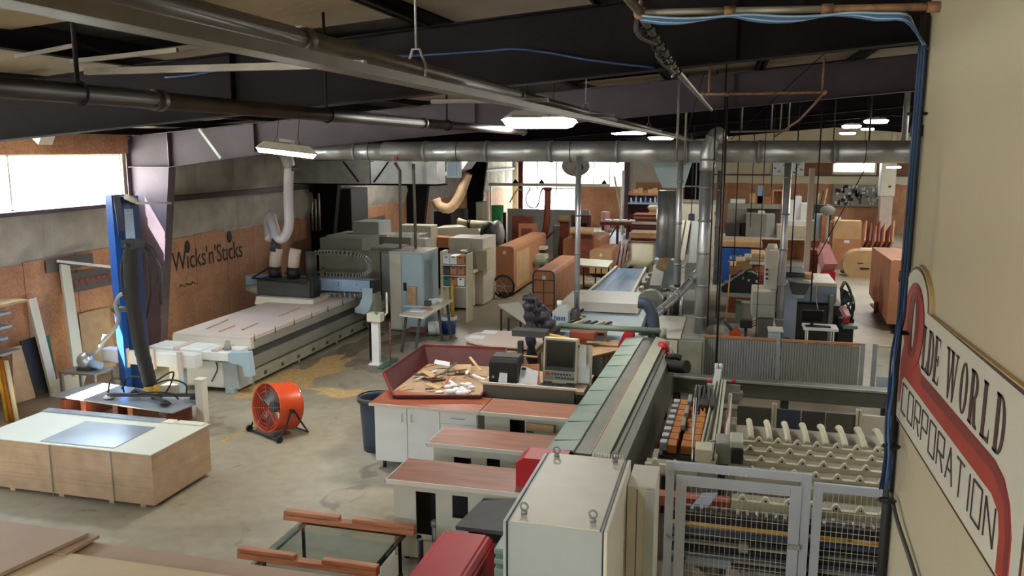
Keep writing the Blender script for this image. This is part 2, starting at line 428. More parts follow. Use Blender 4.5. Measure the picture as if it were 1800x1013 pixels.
for i in range(12):
    g = G(); g.box(-5.15+i*.125, -5.15+i*.125+.06, YF-.05, YF, 2.55, 4.2); part('corrugation_rib', g, 'corr_white', wf)
g = G(); g.box(-5.2, -3.7, YF-.02, YF, 2.55, 4.2); part('corrugated_sheet', g, 'corr_white', wf)
for a, b in ((3.6, 5.12), (7.23, 9.6)): g = G(); g.box(a, b, YF-.10, YF, 3.0, 3.95); part('header_board', g, 'osb_dark', wf)
g = G(); g.box(-5.62, -5.35, YF-.3, YF-.02, 0, 4.4); part('door_post', g, 'steel_primer', wf)
g = G(); g.box(-3.6, XR, YF-.1, YF-.03, 2.94, 3.02); part('girt', g, 'steel_primer', wf)
g = G(); g.box(5.15, 7.2, YF+.03, YF+.07, 3.12, 3.17).box(5.15, 7.2, YF+.03, YF+.07, 3.8, 3.85).box(5.15, 5.2, YF+.03, YF+.07, 3.12, 3.85).box(7.15, 7.2, YF+.03, YF+.07, 3.12, 3.85)
w2 = struct('window_2', g, 'white'); g = G(); g.box(5.2, 7.15, YF+.045, YF+.052, 3.17, 3.8); part('pane', g, 'glass', w2)
g = G(); g.box(-8.3, -5.6, YF+.03, YF+.07, 2.25, 2.3).box(-8.3, -5.6, YF+.03, YF+.07, 3.7, 3.75).box(-8.32, -8.24, YF+.02, YF+.1, 0, 3.75)
w3 = struct('window_3', g, 'white')
for i in range(3):
    x0 = -8.24+i*.88; g = G(); g.box(x0, x0+.05, YF+.03, YF+.07, 2.3, 3.7); part('mullion', g, 'white', w3)
    g = G(); g.box(x0+.05, x0+.88, YF+.045, YF+.052, 2.3, 3.7); part('pane', g, 'glass', w3)
g = G(); g.box(-11.75, -8.3, YF+.03, YF+.07, 3.7, 3.75).box(-11.75, -11.68, YF+.03, YF+.07, 0, 3.75)
d1 = struct('door_1', g, 'white', label=None)
for i in range(3):
    x0 = -11.68+i*1.13; g = G(); g.box(x0+1.07, x0+1.13, YF+.03, YF+.07, 0, 3.7).box(x0, x0+1.07, YF+.03, YF+.07, 2.1, 2.16); part('mullion', g, 'white', d1)
    for z0, z1 in ((.05, 2.1), (2.16, 3.7)):
        g = G(); g.box(x0, x0+1.07, YF+.045, YF+.052, z0, z1); part('pane', g, 'glass', d1)
g = G(); g.box(-2.35, -1.15, YF-.12, YF-.02, 1.0, 3.6); d2 = struct('door_2', g, 'steel_dark')
g = G(); g.box(-2.35, -1.15, YF-.15, YF-.12, 2.3, 2.38).box(-1.79, -1.72, YF-.15, YF-.12, 1.0, 3.6); part('door_rail', g, 'galv_dull', d2)

# --- the two walls outside the frame
g = G(); g.box(XR, XR+.15, YN, YF, 0, 5.4); struct('wall_right', g, 'cream_wall')
g = G(); a, b = YN-.15, YN; g.box(XW, XR, a, b, 0, 3.2).box(XW, XR, a, b, 4.4, 6.0).box(XW, -10, a, b, 3.2, 4.4).box(-2, XR, a, b, 3.2, 4.4); struct('wall_near', g, 'cream_wall')
g = G(); g.box(-10, -2, YN-.1, YN-.05, 3.2, 3.26).box(-10, -2, YN-.1, YN-.05, 4.34, 4.4); w4 = struct('window_4', g, 'white')
for i in range(6):
    x0 = -10+i*8/6; g = G(); g.box(x0, x0+.06, YN-.1, YN-.05, 3.26, 4.34); part('mullion', g, 'white', w4)
    g = G(); g.box(x0+.06, x0+8/6, YN-.08, YN-.072, 3.26, 4.34); part('pane', g, 'glass', w4)
# --- office wall beside the viewer, carrying the painted sign
g = G(); g.box(1.0, 1.14, -2.9, 5.0, 0, 5.75); wo_ = struct('wall_office', g, 'office_wall')

# --- roof: deck, purlins, insulation panels, rafters
g = G()
for x0, x1 in ((XW-.15, 5.0), (5.0, XR+.15)):
    z0, z1 = ztop(x0)+.22, ztop(x1 if x1 < 5.1 else XR+.15)+.22
    g.prism('y', [(x0, z0), (x1, z1), (x1, z1+.08), (x0, z0+.08)], YN-.15, YF+.15)
ceil = struct('ceiling', g, 'roof_dark')
px_ = [-11.6+1.5*i for i in range(12)]
for x in px_:
    g = G(); z = ztop(x); g.box(x-.03, x+.03, YN, YF, z+.0, z+.22).box(x, x+.08, YN, YF, z+.0, z+.02); part('purlin', g, 'steel_dark', ceil)
RY = [-.6, 7.0, 14.6, 22.2, 29.8, 37.4, 45.0]
r_ = random.Random(5)
for i in range(11):
    x0, x1 = px_[i]+.10, px_[i+1]-.06; y = -2.6
    while y < 44:
        ln = r_.choice((1.2, 1.8, 2.4, 3.6)); gap = r_.choice((.0, .3, .9, 1.2))
        if x0 > -12 and not any(abs(y+ln/2-q) < .2 for q in RY):
            s = .05+.05*r_.random(); g = G()
            g.quad((x0, y, ztop(x0)+.16-s), (x1, y, ztop(x1)+.16-s), (x1, y+ln, ztop(x1)+.16-s*.3), (x0, y+ln, ztop(x0)+.16-s*.3), th=-.03)
            part('insulation_panel', g, 'roof_beige', ceil)
        y += ln+gap
for j, y in enumerate(RY):
    tp = [(-11.9, ztop(-11.9)), (5, ztop(5)), (XR, ztop(XR))]
    bt = [(XR, ztop(XR)-.55), (5, ztop(5)-.56), (-7.27, ztop(-7.27)-.55), (-9.0, 4.20), (-10.95, 3.95), (-11.9, 3.95)]
    mm = 'steel_dark' if j != 2 else 'rafter_primer_shaded'
    g = G(); g.prism('y', tp+bt, y-.008, y+.008); web = part('rafter', g, mm, ceil)
    g = G(); g.bar((-11.95, y, ztop(-11.95)), (5, y, ztop(5)), .2, .014); g.bar((5, y, ztop(5)), (XR, y, ztop(XR)), .2, .014)
    pts = bt[1:5]
    for (xa, za), (xb, zb) in zip(pts, pts[1:]): g.bar((xa, y, za), (xb, y, zb), .2, .014)
    g.bar((bt[0][0], y, bt[0][1]), (5, y, bt[1][1]), .2, .014)
    part('flange', g, mm, web)
    g = G()
    g.bm.free()
    for x in (-9.0, -4.5, 0, 4.5): g = G(); g.box(x-.006, x+.006, y-.09, y+.09, ztop(x)-.54, ztop(x)); part('stiffener', g, mm, web)
    if j == 6: continue
    # tapered column under the knee
    g = G(); g.prism('y', [(-11.93, 0), (-11.48, 0), (-10.95, 3.948), (-11.93, 3.948)], y-.008, y+.008)
    mm = 'steel_dark' if j != 2 else 'steel_primer'; cw = part('column', g, mm, wl)
    g = G(); g.bar((-11.48, y, 0), (-10.95, y, 3.95), .22, .016, up=(1, 0, 0)); g.box(-10.96, -10.94, y-.1, y+.1, 3.95, ztop(-10.95)); g.box(-11.95, -11.93, y-.11, y+.11, 0, 4.5)
    g.box(-11.93, -10.95, y-.09, y+.09, 3.94, 3.955)
    part('flange', g, mm, cw)
    if j in (1, 2): g = G(); g.bar((-10.2, y-.1, ztop(-10.2)), (-9.75, y-.1, 4.13), .05, .012, up=(0, 1, 0)); part('knee_brace', g, 'galv_dull', web)
    g = G(); g.box(XR-.5, XR-.02, y-.1, y+.1, 0, ztop(XR)); part('far_column', g, mm, ceil) if 0 else g.bm.free()
# ================================================================== OVERHEAD: lamps, ducts, pipes, cords
def make_lamp(label, loc, s=1.0, tilt=(R(11), 0)):
    t = thing('industrial_lamp', label, 'lamp', (0, 0, 0), 'industrial lamps under the roof')
    L_, W_ = .55*s, .24*s
    def octo(l, w_, z, c=.13): c *= s; return [(-l, -w_+c, z), (-l+c, -w_, z), (l-c, -w_, z), (l, -w_+c, z), (l, w_-c, z), (l-c, w_, z), (-l+c, w_, z), (-l, w_-c, z)]
    g = G(); A = [g.bm.verts.new(p) for p in octo(L_, W_, 0)]; B = [g.bm.verts.new(p) for p in octo(L_-.14*s, W_-.1*s, .13*s, .07)]
    for i in range(8): g.bm.faces.new((A[i], A[(i+1) % 8], B[(i+1) % 8], B[i]))
    g.bm.faces.new(B); part('reflector', g, 'enamel', t)
    g = G(); A = [g.bm.verts.new(p) for p in octo(L_-.015, W_-.015, -.002)]; B = [g.bm.verts.new(p) for p in octo(L_-.06*s, W_-.06*s, -.07*s, .11)]
    for i in range(8): g.bm.faces.new((A[i], B[i], B[(i+1) % 8], A[(i+1) % 8]))
    g.bm.faces.new(B[::-1]); part('diffuser', g, 'lens', t)
    for sx_ in (-1, 1):
        g = G(); zt = ztop(loc[0])-loc[2]; g.tube([(sx_*.25*s, 0, .13*s), (sx_*.2*s, 0, .2), (sx_*.2*s, 0, max(.3, zt))], .005, 5); part('hanger_wire', g, 'steel_dark', t)
    g = G(); g.box(-.12*s, .12*s, -.06*s, .06*s, .13*s, .2*s); part('ballast_box', g, 'galv_dull', t)
    t.location = loc; t.rotation_euler = (-tilt[0], tilt[1], 0); return t
make_lamp('largest lit lamp, in the middle just above the long round duct', yp(948, 213, 12))
make_lamp('second lit lamp in the middle row, smaller and right of the largest', yp(1105, 231, 24.5), 1, (R(8), 0))
make_lamp('farthest lit lamp of the middle row, at the end of the slanting pipe', yp(1162, 242, 36.5), 1, (R(8), 0))
make_lamp('tilted lit lamp at the left above the white dust hose', yp(503, 266, 10.8), .82, (R(4), R(6)))
make_lamp('right-hand lit lamp of the far group, the highest of them', yp(1540, 213, 30), .7, (R(14), 0))
make_lamp('left-hand lit lamp of the far group near the right, second highest', yp(1497, 222, 33), .62, (R(14), 0))
make_lamp('small far lit lamp under the other far ones at the right', yp(1490, 234, 38), .6, (R(12), 0))
make_lamp('tiny far lit lamp just below the highest of the far group', yp(1525, 227, 39), .5, (R(12), 0))
make_lamp('low lit lamp in front of the pale post on the far right wall', yp(1571, 294, 36), .5, (R(12), 0))
for x, y, l in ((-2.8, -.2, 'added lit lamp of the middle row behind the viewer'), (-8.6, -.2, 'added lit lamp of the left row behind the viewer'), (5, 8, 'nearest added lit lamp of the row hidden behind the office wall'), (5, 20, 'second added lit lamp of the row hidden behind the office wall'),
        (9.5, 14, 'added lit lamp farthest right, halfway down the hidden side'), (9.5, 28, 'added lit lamp at the far right behind the brown cart'), (-8.9, 26, 'added lit lamp of the left row hidden behind the rectangular duct'), (6.6, 26, 'third added lit lamp of the row hidden behind the office wall'),
        (8.6, 34, 'fourth added lit lamp of the row hidden behind the office wall'), (9.9, 41, 'last added lit lamp hidden behind the office wall, by the far wall')):
    make_lamp(l, (x, y, 4.75), 1)  # unseen lamps added to brighten the hall; some carry on the visible rows

# main round duct across the hall
t = thing('main_duct', 'long round galvanised duct running across the whole hall', 'duct', yp(1000, 268, 16))
xs = [-8.75, -7.55, -6.9, -6.0, -4.7, -3.4, -2.1, -.8, .5, 1.8, 3.1, 5.5]
for i, (a, b) in enumerate(zip(xs, xs[1:])):
    r = .175 if i < 2 else .20
    g = G(); g.cyl((a, 16, 4.26), (b, 16, 4.26), r, n=24); part('duct_section', g, 'galv' if i != 2 else 'galv_dull', t)
    g = G(); g.cyl((b-.03, 16, 4.26), (b+.03, 16, 4.26), r+.012, n=24); part('collar', g, 'galv_dull', t)
g = G(); g.cyl((-9.25, 16, 4.28), (-8.75, 16, 4.26), .10, .15, n=16); part('end_reducer', g, 'galv', t)
for x in (-7.2, -5.3, -3.0, -.4, 2.3):
    g = G(); g.tube([(x, 16+.21*math.sin(k*PI/8), 4.26-.21*math.cos(k*PI/8)) for k in range(17)], .006, 5, closed=True); g.tube([(x, 16, 4.47), (x, 16, ztop(x))], .005, 5); part('hanger', g, 'steel_dark', t)
g = G(); g.cyl((-6.55, 15.79, 4.12), (-6.55, 15.73, 4.12), .035, n=12); part('damper_knob', g, 'red', t)

def pipe(name, pts, r, m, label, cat_='pipe', group=None, n=10, bands=0, bm='galv_dull', k=6, sm=True):
    P = cat(pts, k) if (sm and len(pts) > 2) else [Vector(p) for p in pts]
    if not bands:
        g = G(); g.tube(P, r, n); return solo(name, g, m, label, cat_, group)
    t = thing(name, label, cat_, P[-1] if P[-1].z < P[0].z else P[0], group)
    g = G(); g.tube(P, r, n); part('duct_wall', g, m, t)
    for i in range(bands):
        u = (i+.5)/bands*(len(P)-1); j = int(u); p = P[j].lerp(P[min(j+1, len(P)-1)], u-j); d = (P[min(j+1, len(P)-1)]-P[max(j-1, 0) if j+1 >= len(P) else j]).normalized()
        g = G(); g.cyl(p-d*.02, p+d*.02, r+.008, n=n); part('band', g, bm, t)
    return t
# drops from the duct
DX = 16
def dv(x1, y1, x2, y2, Y, r, m, name, label, bands=0, cat_='duct', group=None, n=12):
    a = yp(x1, y1, Y); b = yp(x2, y2, Y); b.x = a.x = (a.x+b.x)/2
    return pipe(name, [a, b], r, m, label, cat_, group, n, bands)
dv(1242, 300, 1232, 585, 15.6, .125, 'galv', 'dust_duct', 'thick shiny round duct dropping to the fence by the grey machine', 5)
pipe('duct_elbow', [yp(1268, 262, 16.0), yp(1262, 236, 15.7)+Vector((0, 0, 0)), yp(1246, 262, 15.6), yp(1243, 300, 15.6)], .14, 'galv', 'segmented round elbow on top of the thick shiny duct', 'duct', n=14, bands=3)
dv(1200, 282, 1186, 500, 15.3, .055, 'galv', 'dust_duct', 'slim bright round duct dropping left of the thick shiny one', 3)
dv(1268, 300, 1254, 500, 15.9, .045, 'galv_dull', 'dust_duct', 'dull slim duct just behind the thick shiny one, on its right', 3)
dv(1019, 276, 1012, 545, 15.8, .055, 'galv', 'dust_duct', 'slim bright duct dropping alone beside the brown trolley', 4)
dv(1387, 280, 1368, 592, 17.0, .072, 'galv', 'dust_duct', 'bluish round duct dropping at the right to the press machine', 5)
pipe('duct_branch', [yp(1228, 478, 15.7), yp(1190, 520, 15.4), yp(1150, 555, 15.0)], .075, 'galv', 'slanting shiny branch duct joining the thick duct from lower left', 'duct', n=12, bands=3)
# hopper-shaped transition and wide grey duct to the sander
t = thing('sander_duct', 'wide grey double duct with a funnel top above the sander', 'duct', yp(1172, 460, 20))
g = G(); c = yp(1185, 300, 17); g.prism('y', [(c.x-.45, 4.1), (c.x+.35, 4.1), (c.x+.2, 3.55), (c.x-.2, 3.55)], 16.7, 17.3); part('funnel', g, 'light_blue', t)
for i, (xa, xb, m) in enumerate(((1172, 1160, 'galv'), (1190, 1176, 'galv_dull'))):
    a = yp(xa, 335, 19.5); b = yp(xb, 452, 19.5); b.x = (a.x+b.x)/2; a.x = b.x; g = G(); g.cyl(a, b, .16, n=16); part('duct_wall', g, m, t)
# slim conduits that drop to the tall grey cabinet
for (a, b, l) in (((694, 286, 703, 300, 704, 446), 18.6, 'slim bent steel conduit dropping to the pale blue cabinet, left of two'), ((727, 288, 727, 300, 731, 446), 18.7, 'straight steel conduit dropping to the pale blue cabinet, right of two')):
    p1, p2, p3 = yp(a[0], a[1], b), yp(a[2], a[3], b), yp(a[4], a[5], b)
    pipe('conduit', [p1, p2, p3], .035, 'conduit', l, 'conduit', sm=False)
# rectangular duct by the wall and small electrical box
t = thing('rectangular_duct', 'galvanised rectangular duct hung behind the round duct at the left', 'duct', (-9, 19, 3.45))
g = G(); g.box(-10.9, -8.6, 19, 19.6, 3.45, 4.03); part('duct_section', g, 'galv_dull', t); g = G(); g.box(-8.58, -6.85, 19, 19.6, 3.47, 4.03); part('duct_section', g, 'galv', t)
for a, b in ((-9.3, -8.9), (-8.1, -8.5)): g = G(); g.bar((a, 18.97, 4.0), (b, 18.97, 3.5), .04, .02); part('brace', g, 'steel_dark', t)
g = G(); g.box(-10.95, -6.8, 18.98, 19.62, 3.43, 3.46); part('flange', g, 'steel_dark', t)
for x in (-10.2, -7.4): g = G(); g.box(x-.012, x+.012, 19.28, 19.3, 4.03, ztop(x)); part('hanger', g, 'steel_dark', t)
t = thing('electrical_box', 'small pale blue electrical box hanging under the round duct', 'electrical box', (-5.35, 15.9, 3.78))
g = G(); g.box(-5.48, -5.22, 15.75, 15.95, 3.74, 4.06, .01); part('enclosure', g, 'light_blue', t)
g = G(); g.box(-5.44, -5.26, 15.735, 15.75, 3.78, 4.02); part('cover', g, 'blue_pale', t)

# sprinkler-like pipes running along the hall
P1 = [(-1.62, y, 4.72) for y in (.8, 12, 24, 43)]
t = thing('overhead_pipe', 'thick grey pipe slanting from the upper left towards the far lamps', 'pipe', (-1.62, 3, 4.72))
for i, (a, b) in enumerate(((.6, 3.0), (3.0, 6.4), (6.4, 12), (12, 20), (20, 32), (32, 44))):
    g = G(); g.cyl((-1.62, a, 4.72), (-1.62, b, 4.72), .040, n=12); part('pipe_length', g, 'pipe_grey', t); g = G(); g.cyl((-1.62, b-.03, 4.72), (-1.62, b+.03, 4.72), .05, n=12); part('coupling', g, 'pipe_grey', t)
for y in (4.2, 9.5, 17, 26, 36):
    g = G(); g.tube([(-1.62-.05, y, 4.68), (-1.67, y, 4.74), (-1.64, y, 4.82), (-1.60, y, 4.82), (-1.57, y, 4.74), (-1.57, y, 4.68)], .007, 6); g.tube([(-1.62, y, 4.82), (-1.62, y, ztop(-1.6))], .006, 6); part('hanger', g, 'galv_dull', t)
t = thing('cable_tray', 'flat grey strut channel running beside the thick slanting pipe', 'strut', (-1.85, 3, 4.6))
g = G()
g.box(-1.53, -1.43, .8, 36, 4.60, 4.612)
part('channel_base', g, 'pipe_grey', t)
for s in (-1, 1): g = G(); g.box(-1.48+s*.05-.004, -1.48+s*.05+.004, .8, 36, 4.60, 4.64); part('channel_side', g, 'pipe_grey', t)
for i, (y, x0, x1) in enumerate(((3.3, -2.9, -1.5), (6.0, -2.2, -1.3), (8.8, -2.3, -1.2))):
    g = G(); g.bar((x0, y, 4.655), (x1, y, 4.655), .03, .03); part('cross_strut', g, 'pipe_grey', t)
t = thing('overhead_pipe', 'dark brown pipe crossing low under the nearest rafter at the left', 'pipe', (-3.25, 3, 4.58))
for a, b in ((.8, 4.2), (4.2, 8.5), (8.5, 13)):
    g = G(); g.cyl((-3.22, a, 4.58), (-3.22, b, 4.58), .052, n=12); part('pipe_length', g, 'pipe_dark', t); g = G(); g.cyl((-3.22, b-.04, 4.58), (-3.22, b+.04, 4.58), .062, n=12); part('coupling', g, 'pipe_dark', t)
for y in (2.6, 3.6, 6.3, 9.3): g = G(); g.tube([(-3.22, y, 4.64), (-3.22, y, ztop(-3.2)+.2)], .012, 6); g.tube([(-3.22+.06*math.cos(k*PI/6), y, 4.58+.06*math.sin(k*PI/6)) for k in range(12)], .008, 5, closed=True); part('hanger', g, 'steel_dark', t)
for i, (a, b, Yd, l) in enumerate((((28, 100), (130, 80), 5.6, 'short grey strut hanging at the upper left edge'), ((125, 108), (312, 88), 5.0, 'longer grey strut crossing behind the dark pipe at the upper left'))):
    p, q = yp(*a, Yd), yp(*b, Yd); g = G(); g.bar(p, q, .025, .03); part_ = solo('strut', g, 'pipe_grey', l, 'strut')
# pipe with wound cables, and the cross pipe to the office wall
t = thing('cable_pipe', 'grey pipe wrapped in loose cables receding under the roof at the centre right', 'pipe', yp(1125, 22, 5))
PC = [yp(1085, -25, 4.4), yp(1125, 22, 5.0), yp(1190, 124, 7.0), yp(1250, 193, 12.6)]
g = G(); g.tube(PC, .026, 10); part('pipe_length', g, 'pipe_grey', t)
pts = []
for k in range(60):
    u = k/59; p = PC[1].lerp(PC[2], u) if u < 1 else PC[2]; pts.append(p+Vector((.045*math.cos(k*.9), 0, -.03+.035*math.sin(k*.9))))
g = G(); g.tube(pts, .008, 6); part('wound_cable', g, 'rubber', t)
pts = [PC[1].lerp(PC[2], k/12)+Vector((-.02-.03*math.sin(k*1.1), 0, -.05-.02*math.sin(k*.8))) for k in range(13)]
g = G(); g.tube(cat(pts, 3), .014, 6); part('loose_cable', g, 'dark_grey', t)
A, B = PC[1], xp(1641, 12, .97)
t = thing('cross_pipe', 'rusty iron pipe running right to the office wall under the roof', 'pipe', A)
for k in range(3):
    a, b = A.lerp(B, k/3), A.lerp(B, (k+1)/3); g = G(); g.cyl(a, b, .02, n=10); part('pipe_length', g, 'conduit' if k < 2 else 'rust_pipe', t); g = G(); g.cyl(b-Vector((.03, 0, 0)), b+Vector((.03, 0, 0)), .028, n=10); part('fitting', g, 'rust_pipe', t)
g = G(); g.ball(A, .04); g.cyl(A+Vector((0, 0, 0)), A+Vector((0, 0, .3)), .012, n=8); part('fitting', g, 'rust_pipe', t)
t = thing('blue_cable_bundle', 'bundle of blue data cables slung along the cross pipe and down the office wall corner', 'cable', (.9, 5.0, 0))
for k in range(5):
    r_ = random.Random(k); pts = [A.lerp(B, u)+Vector((0, -.02+.01*k, -.02-.035*abs(math.sin(u*2.6*PI+k*.15))*(.6+.2*k)*.9)) for u in [i/12 for i in range(12)]]
    pts += [xp(1606+3*k, 45+6*k, .94), xp(1626+1.5*k, 85, .94)]
    g = G(); g.tube(cat(pts, 3), .0065, 5); part('cable_run', g, 'cable_blue' if k % 3 else 'blue_pale', t)
for k in range(5):
    r_ = random.Random(20+k); pts = []
    for i, yy in enumerate(range(80, 900, 60)):
        xx = 1622-(yy-80)*.079-(2.6*k-5) + (-6 if yy > 560 else 0)*r_.random()*1.6-(8 if 580 < yy < 780 and k < 2 else 0); pts.append(xp(xx, yy, .93-.008*k))
    g = G(); g.tube(cat(pts, 3), .0065, 5); part('cable_run', g, 'cable_blue' if k % 2 else 'blue_dark', t)
for yy in (200, 585, 785, 880):
    p = xp(1622-(yy-80)*.079, yy, .93); g = G(); g.tube([p+Vector((.045*math.cos(a), .03*math.sin(a), 0)) for a in [i*PI/4 for i in range(8)]], .008, 5, closed=True); part('cable_tie', g, 'black', t)
t = thing('wall_conduit', 'black pipe running down the near corner of the office wall', 'pipe', (.965, 5.05, 0))
g = G(); g.cyl((.97, 4.96, 0), (.97, 4.96, 3.6), .028, n=12); part('pipe_length', g, 'black', t)
g = G(); g.cyl((.97, 4.96, 3.6), (.97, 4.96, 5.0), .026, n=12); part('pipe_length', g, 'pipe_dark', t)
for z in (1.6, 3.6, 4.4): g = G(); g.cyl((.97, 4.96, z-.03), (.97, 4.96, z+.03), .034, n=12); part('coupling', g, 'black', t)
pipe('grey_cable', [xp(1566, 868, .965), xp(1577, 915, .965), xp(1600, 985, .97), xp(1618, 1045, .975)], .012, 'dark_grey', 'grey cable slanting down the foot of the office wall from the blue bundle', 'cable')

# rusty hanging trapezes and cords over the right-hand machines
def rod(name, a, b, Ya, Yb, r, m, label, cat_='cord', group=None, n=6):
    p, q = yp(a[0], a[1], Ya), yp(b[0], b[1], Yb); g = G(); g.tube([p, q], r, n); return solo(name, g, m, label, cat_, group)
def drop(x1, y1, x2, y2, Y, r, m, label, name='cord', group=None):
    a, b = yp(x1, y1, Y), yp(x2, y2, Y); b.x = a.x; a.z = max(a.z, ztop(a.x)+.12); g = G(); g.tube([a, b], r, 6); return solo(name, g, m, label, 'cord' if name == 'cord' else 'pipe', group)
t = thing('pipe_trapeze', 'rusty pipe trapeze hanging near the top right, the larger one', 'pipe', yp(1340, 163, 12))
a, b = yp(1236, 166, 12), yp(1449, 162, 12); g = G(); g.cyl(a, b, .019, n=8); part('cross_bar', g, 'rust_pipe', t)
for px, y0, y1 in ((1248, 112, 166), (1448, 112, 162)):
    p = yp(px, y0, 12); q = yp(px, y1, 12); q.x = p.x; p.z = max(p.z, ztop(p.x)+.15); g = G(); g.cyl(p, q, .014, n=8); part('hanger_rod', g, 'rust_pipe', t)
for p in (a, b, yp(1278, 166, 12)): g = G(); g.ball(p, .035, n=8); part('fitting', g, 'rust_pipe', t)
g = G(); p = yp(1279, 166, 12); q = yp(1270, 560, 12); g.cyl(p, (p.x, p.y, 1.0), .016, n=8); part('drop_pipe', g, 'pipe_dark', t)
g = G(); g.tube([b, yp(1430, 185, 13), yp(1404, 212, 14.5), yp(1362, 240, 16.5)], .017, 8); part('back_pipe', g, 'rust_pipe', t)
t = thing('pipe_trapeze', 'smaller pipe trapeze hanging behind the larger rusty one', 'pipe', yp(1340, 231, 17))
a, b = yp(1283, 232, 17), yp(1387, 229, 17); g = G(); g.cyl(a, b, .019, n=8); part('cross_bar', g, 'conduit', t)
for px, y0 in ((1304, 215), (1358, 185), (1372, 215), (1387, 208)):
    p = yp(px, y0, 17); p.z = ztop(p.x)+.1; g = G(); g.cyl(p, (p.x, p.y, a.z), .014, n=8); part('hanger_rod', g, 'conduit', t)
for i, (x1, y1, x2, y2, Y, r, m, l) in enumerate([
    (1256, 262, 1242, 575, 15.0, .014, 'black', 'thick black cord hanging right beside the thick shiny duct'),
    (1194, 140, 1190, 285, 14.0, .022, 'conduit', 'grey conduit hanging from the rafter above the slim bright duct'),
    (1206, 205, 1204, 290, 15.0, .020, 'conduit', 'second grey conduit hanging just right of the one above the slim duct'),
    (1300, 236, 1292, 470, 19.0, .012, 'pipe_dark', 'thin cord hanging in front of the far OSB wall, left of the poster'),
    (1324, 290, 1316, 400, 22.0, .010, 'pipe_dark', 'short thin cord hanging over the grey box at the far bench'),
    (1346, 240, 1340, 590, 15.6, .008, 'black', 'black cord hanging over the white column machine'),
    (1358, 290, 1354, 330, 22.0, .012, 'pipe_dark', 'short dark cord left of the poster above the far bench'),
    (1405, 205, 1398, 480, 17.5, .014, 'black', 'black cord with a hook hanging just right of the bluish duct'),
    (1445, 200, 1428, 540, 15.0, .014, 'black', 'heavy black cord hanging down to the black monitor'),
    (1470, 170, 1466, 262, 18.0, .012, 'pipe_dark', 'faint rod hanging under the roof left of the far lamps'),
    (1534, 158, 1538, 262, 19.0, .022, 'pipe_dark', 'grey rod hanging under the roof beside the highest far lamp'),
    (1594, 187, 1590, 262, 20.0, .07, 'galv_dull', 'fat grey vent pipe hanging under the roof by the office wall'),
    (1275, 165, 1262, 560, 13.0, .010, 'steel_dark', 'dark rod hanging just right of the thick shiny duct'),
    (1218, 300, 1216, 380, 26.0, .014, 'black', 'black cord hanging to the dark blue reel past the shiny duct')]):
    drop(x1, y1, x2, y2, Y, r, m, l)
rod('cord', (1453, 90), (1285, 245), 11, 15, .006, 'steel_dark', 'long thin cable slanting down left across the larger trapeze')
rod('cord', (1519, 300), (1432, 462), 14, 15, .008, 'black', 'thin black cable slanting down left in front of the pegboard')
rod('cord', (1237, 130), (1208, 232), 12, 14, .006, 'steel_dark', 'thin slanting wire left of the larger trapeze')
# blue cables draped along the nearest rafter
pts = [yp(x, y, 6.9) for x, y in ((290, 136), (350, 130), (420, 115), (520, 112), (600, 104), (740, 97), (850, 90), (903, 86), (960, 92), (1040, 106), (1150, 119))]
pipe('draped_cable', pts, .012, 'blue_dark', 'blue cable draped in long sags along the nearest dark rafter', 'cable')
# ================================================================== LEFT HALF: boards, lifter, CNC router, fan
# --- strapped stack of boards
t = thing('board_stack', 'strapped stack of raw boards with a pale top, on low skids on the floor', 'board stack', (-7.85, 8.56, 0))
for i, x in enumerate((-8.7, -7.95, -7.2, -6.75)):
    g = G(); g.box(x-.04, x+.04, 8.03, 9.1, 0, .055); part('skid', g, 'wood_pale', t)
z = .056; n = 24
for i in range(n):
    h = (.69-.056)/n; jx, jy = rnd.uniform(-.003, .003), rnd.uniform(-.003, .003)
    g = G(); g.box(-9.1+jx, -6.55+jx, 7.99+jy, 9.13+jy, z, z+h-.0007); part('board', g, 'mdf', t); z += h
for x in (-8.02, -7.12):
    g = G(); g.box(x-.006, x+.006, 7.975, 7.979, .03, .693).box(x-.006, x+.006, 9.142, 9.146, .03, .693).box(x-.006, x+.006, 7.975, 9.146, .6925, .6945); part('strap', g, 'saw_green', t)
g = G(); g.box(-9.11, -6.535, 7.97, 9.15, .696, .708, .002); solo('melamine_sheet', g, 'melamine', 'large cream white sheet lying on top of the strapped stack', 'sheet')
g = G(); g.box(-.53, .53, -.39, .39, 0, .008); g.xform(Matrix.Translation((-7.66, 8.42, .709)) @ Matrix.Rotation(R(1.5), 4, 'Z')); solo('grey_sheet', g, 'sheet_metal', 'blue grey panel lying on the cream sheet of the strapped stack', 'panel')
g = G()
for i, (x0, x1) in enumerate(((-9.1, -7.2), (-7.15, -7.02), (-6.98, -6.6))): g.box(x0, x1, 9.02, 9.13, .709, .727)
t = thing('trim_strips', 'pale trim strips laid along the back edge of the cream sheet', 'trim strip', (-7.9, 9.08, .709))
g.bm.free()
for i, (x0, x1, m) in enumerate(((-9.1, -7.2, 'sheet_metal'), (-7.16, -7.02, 'off_white'), (-6.98, -6.58, 'melamine'))):
    g = G(); g.box(x0, x1, 9.0+.01*i, 9.13, .709, .727); part('strip', g, m, t)

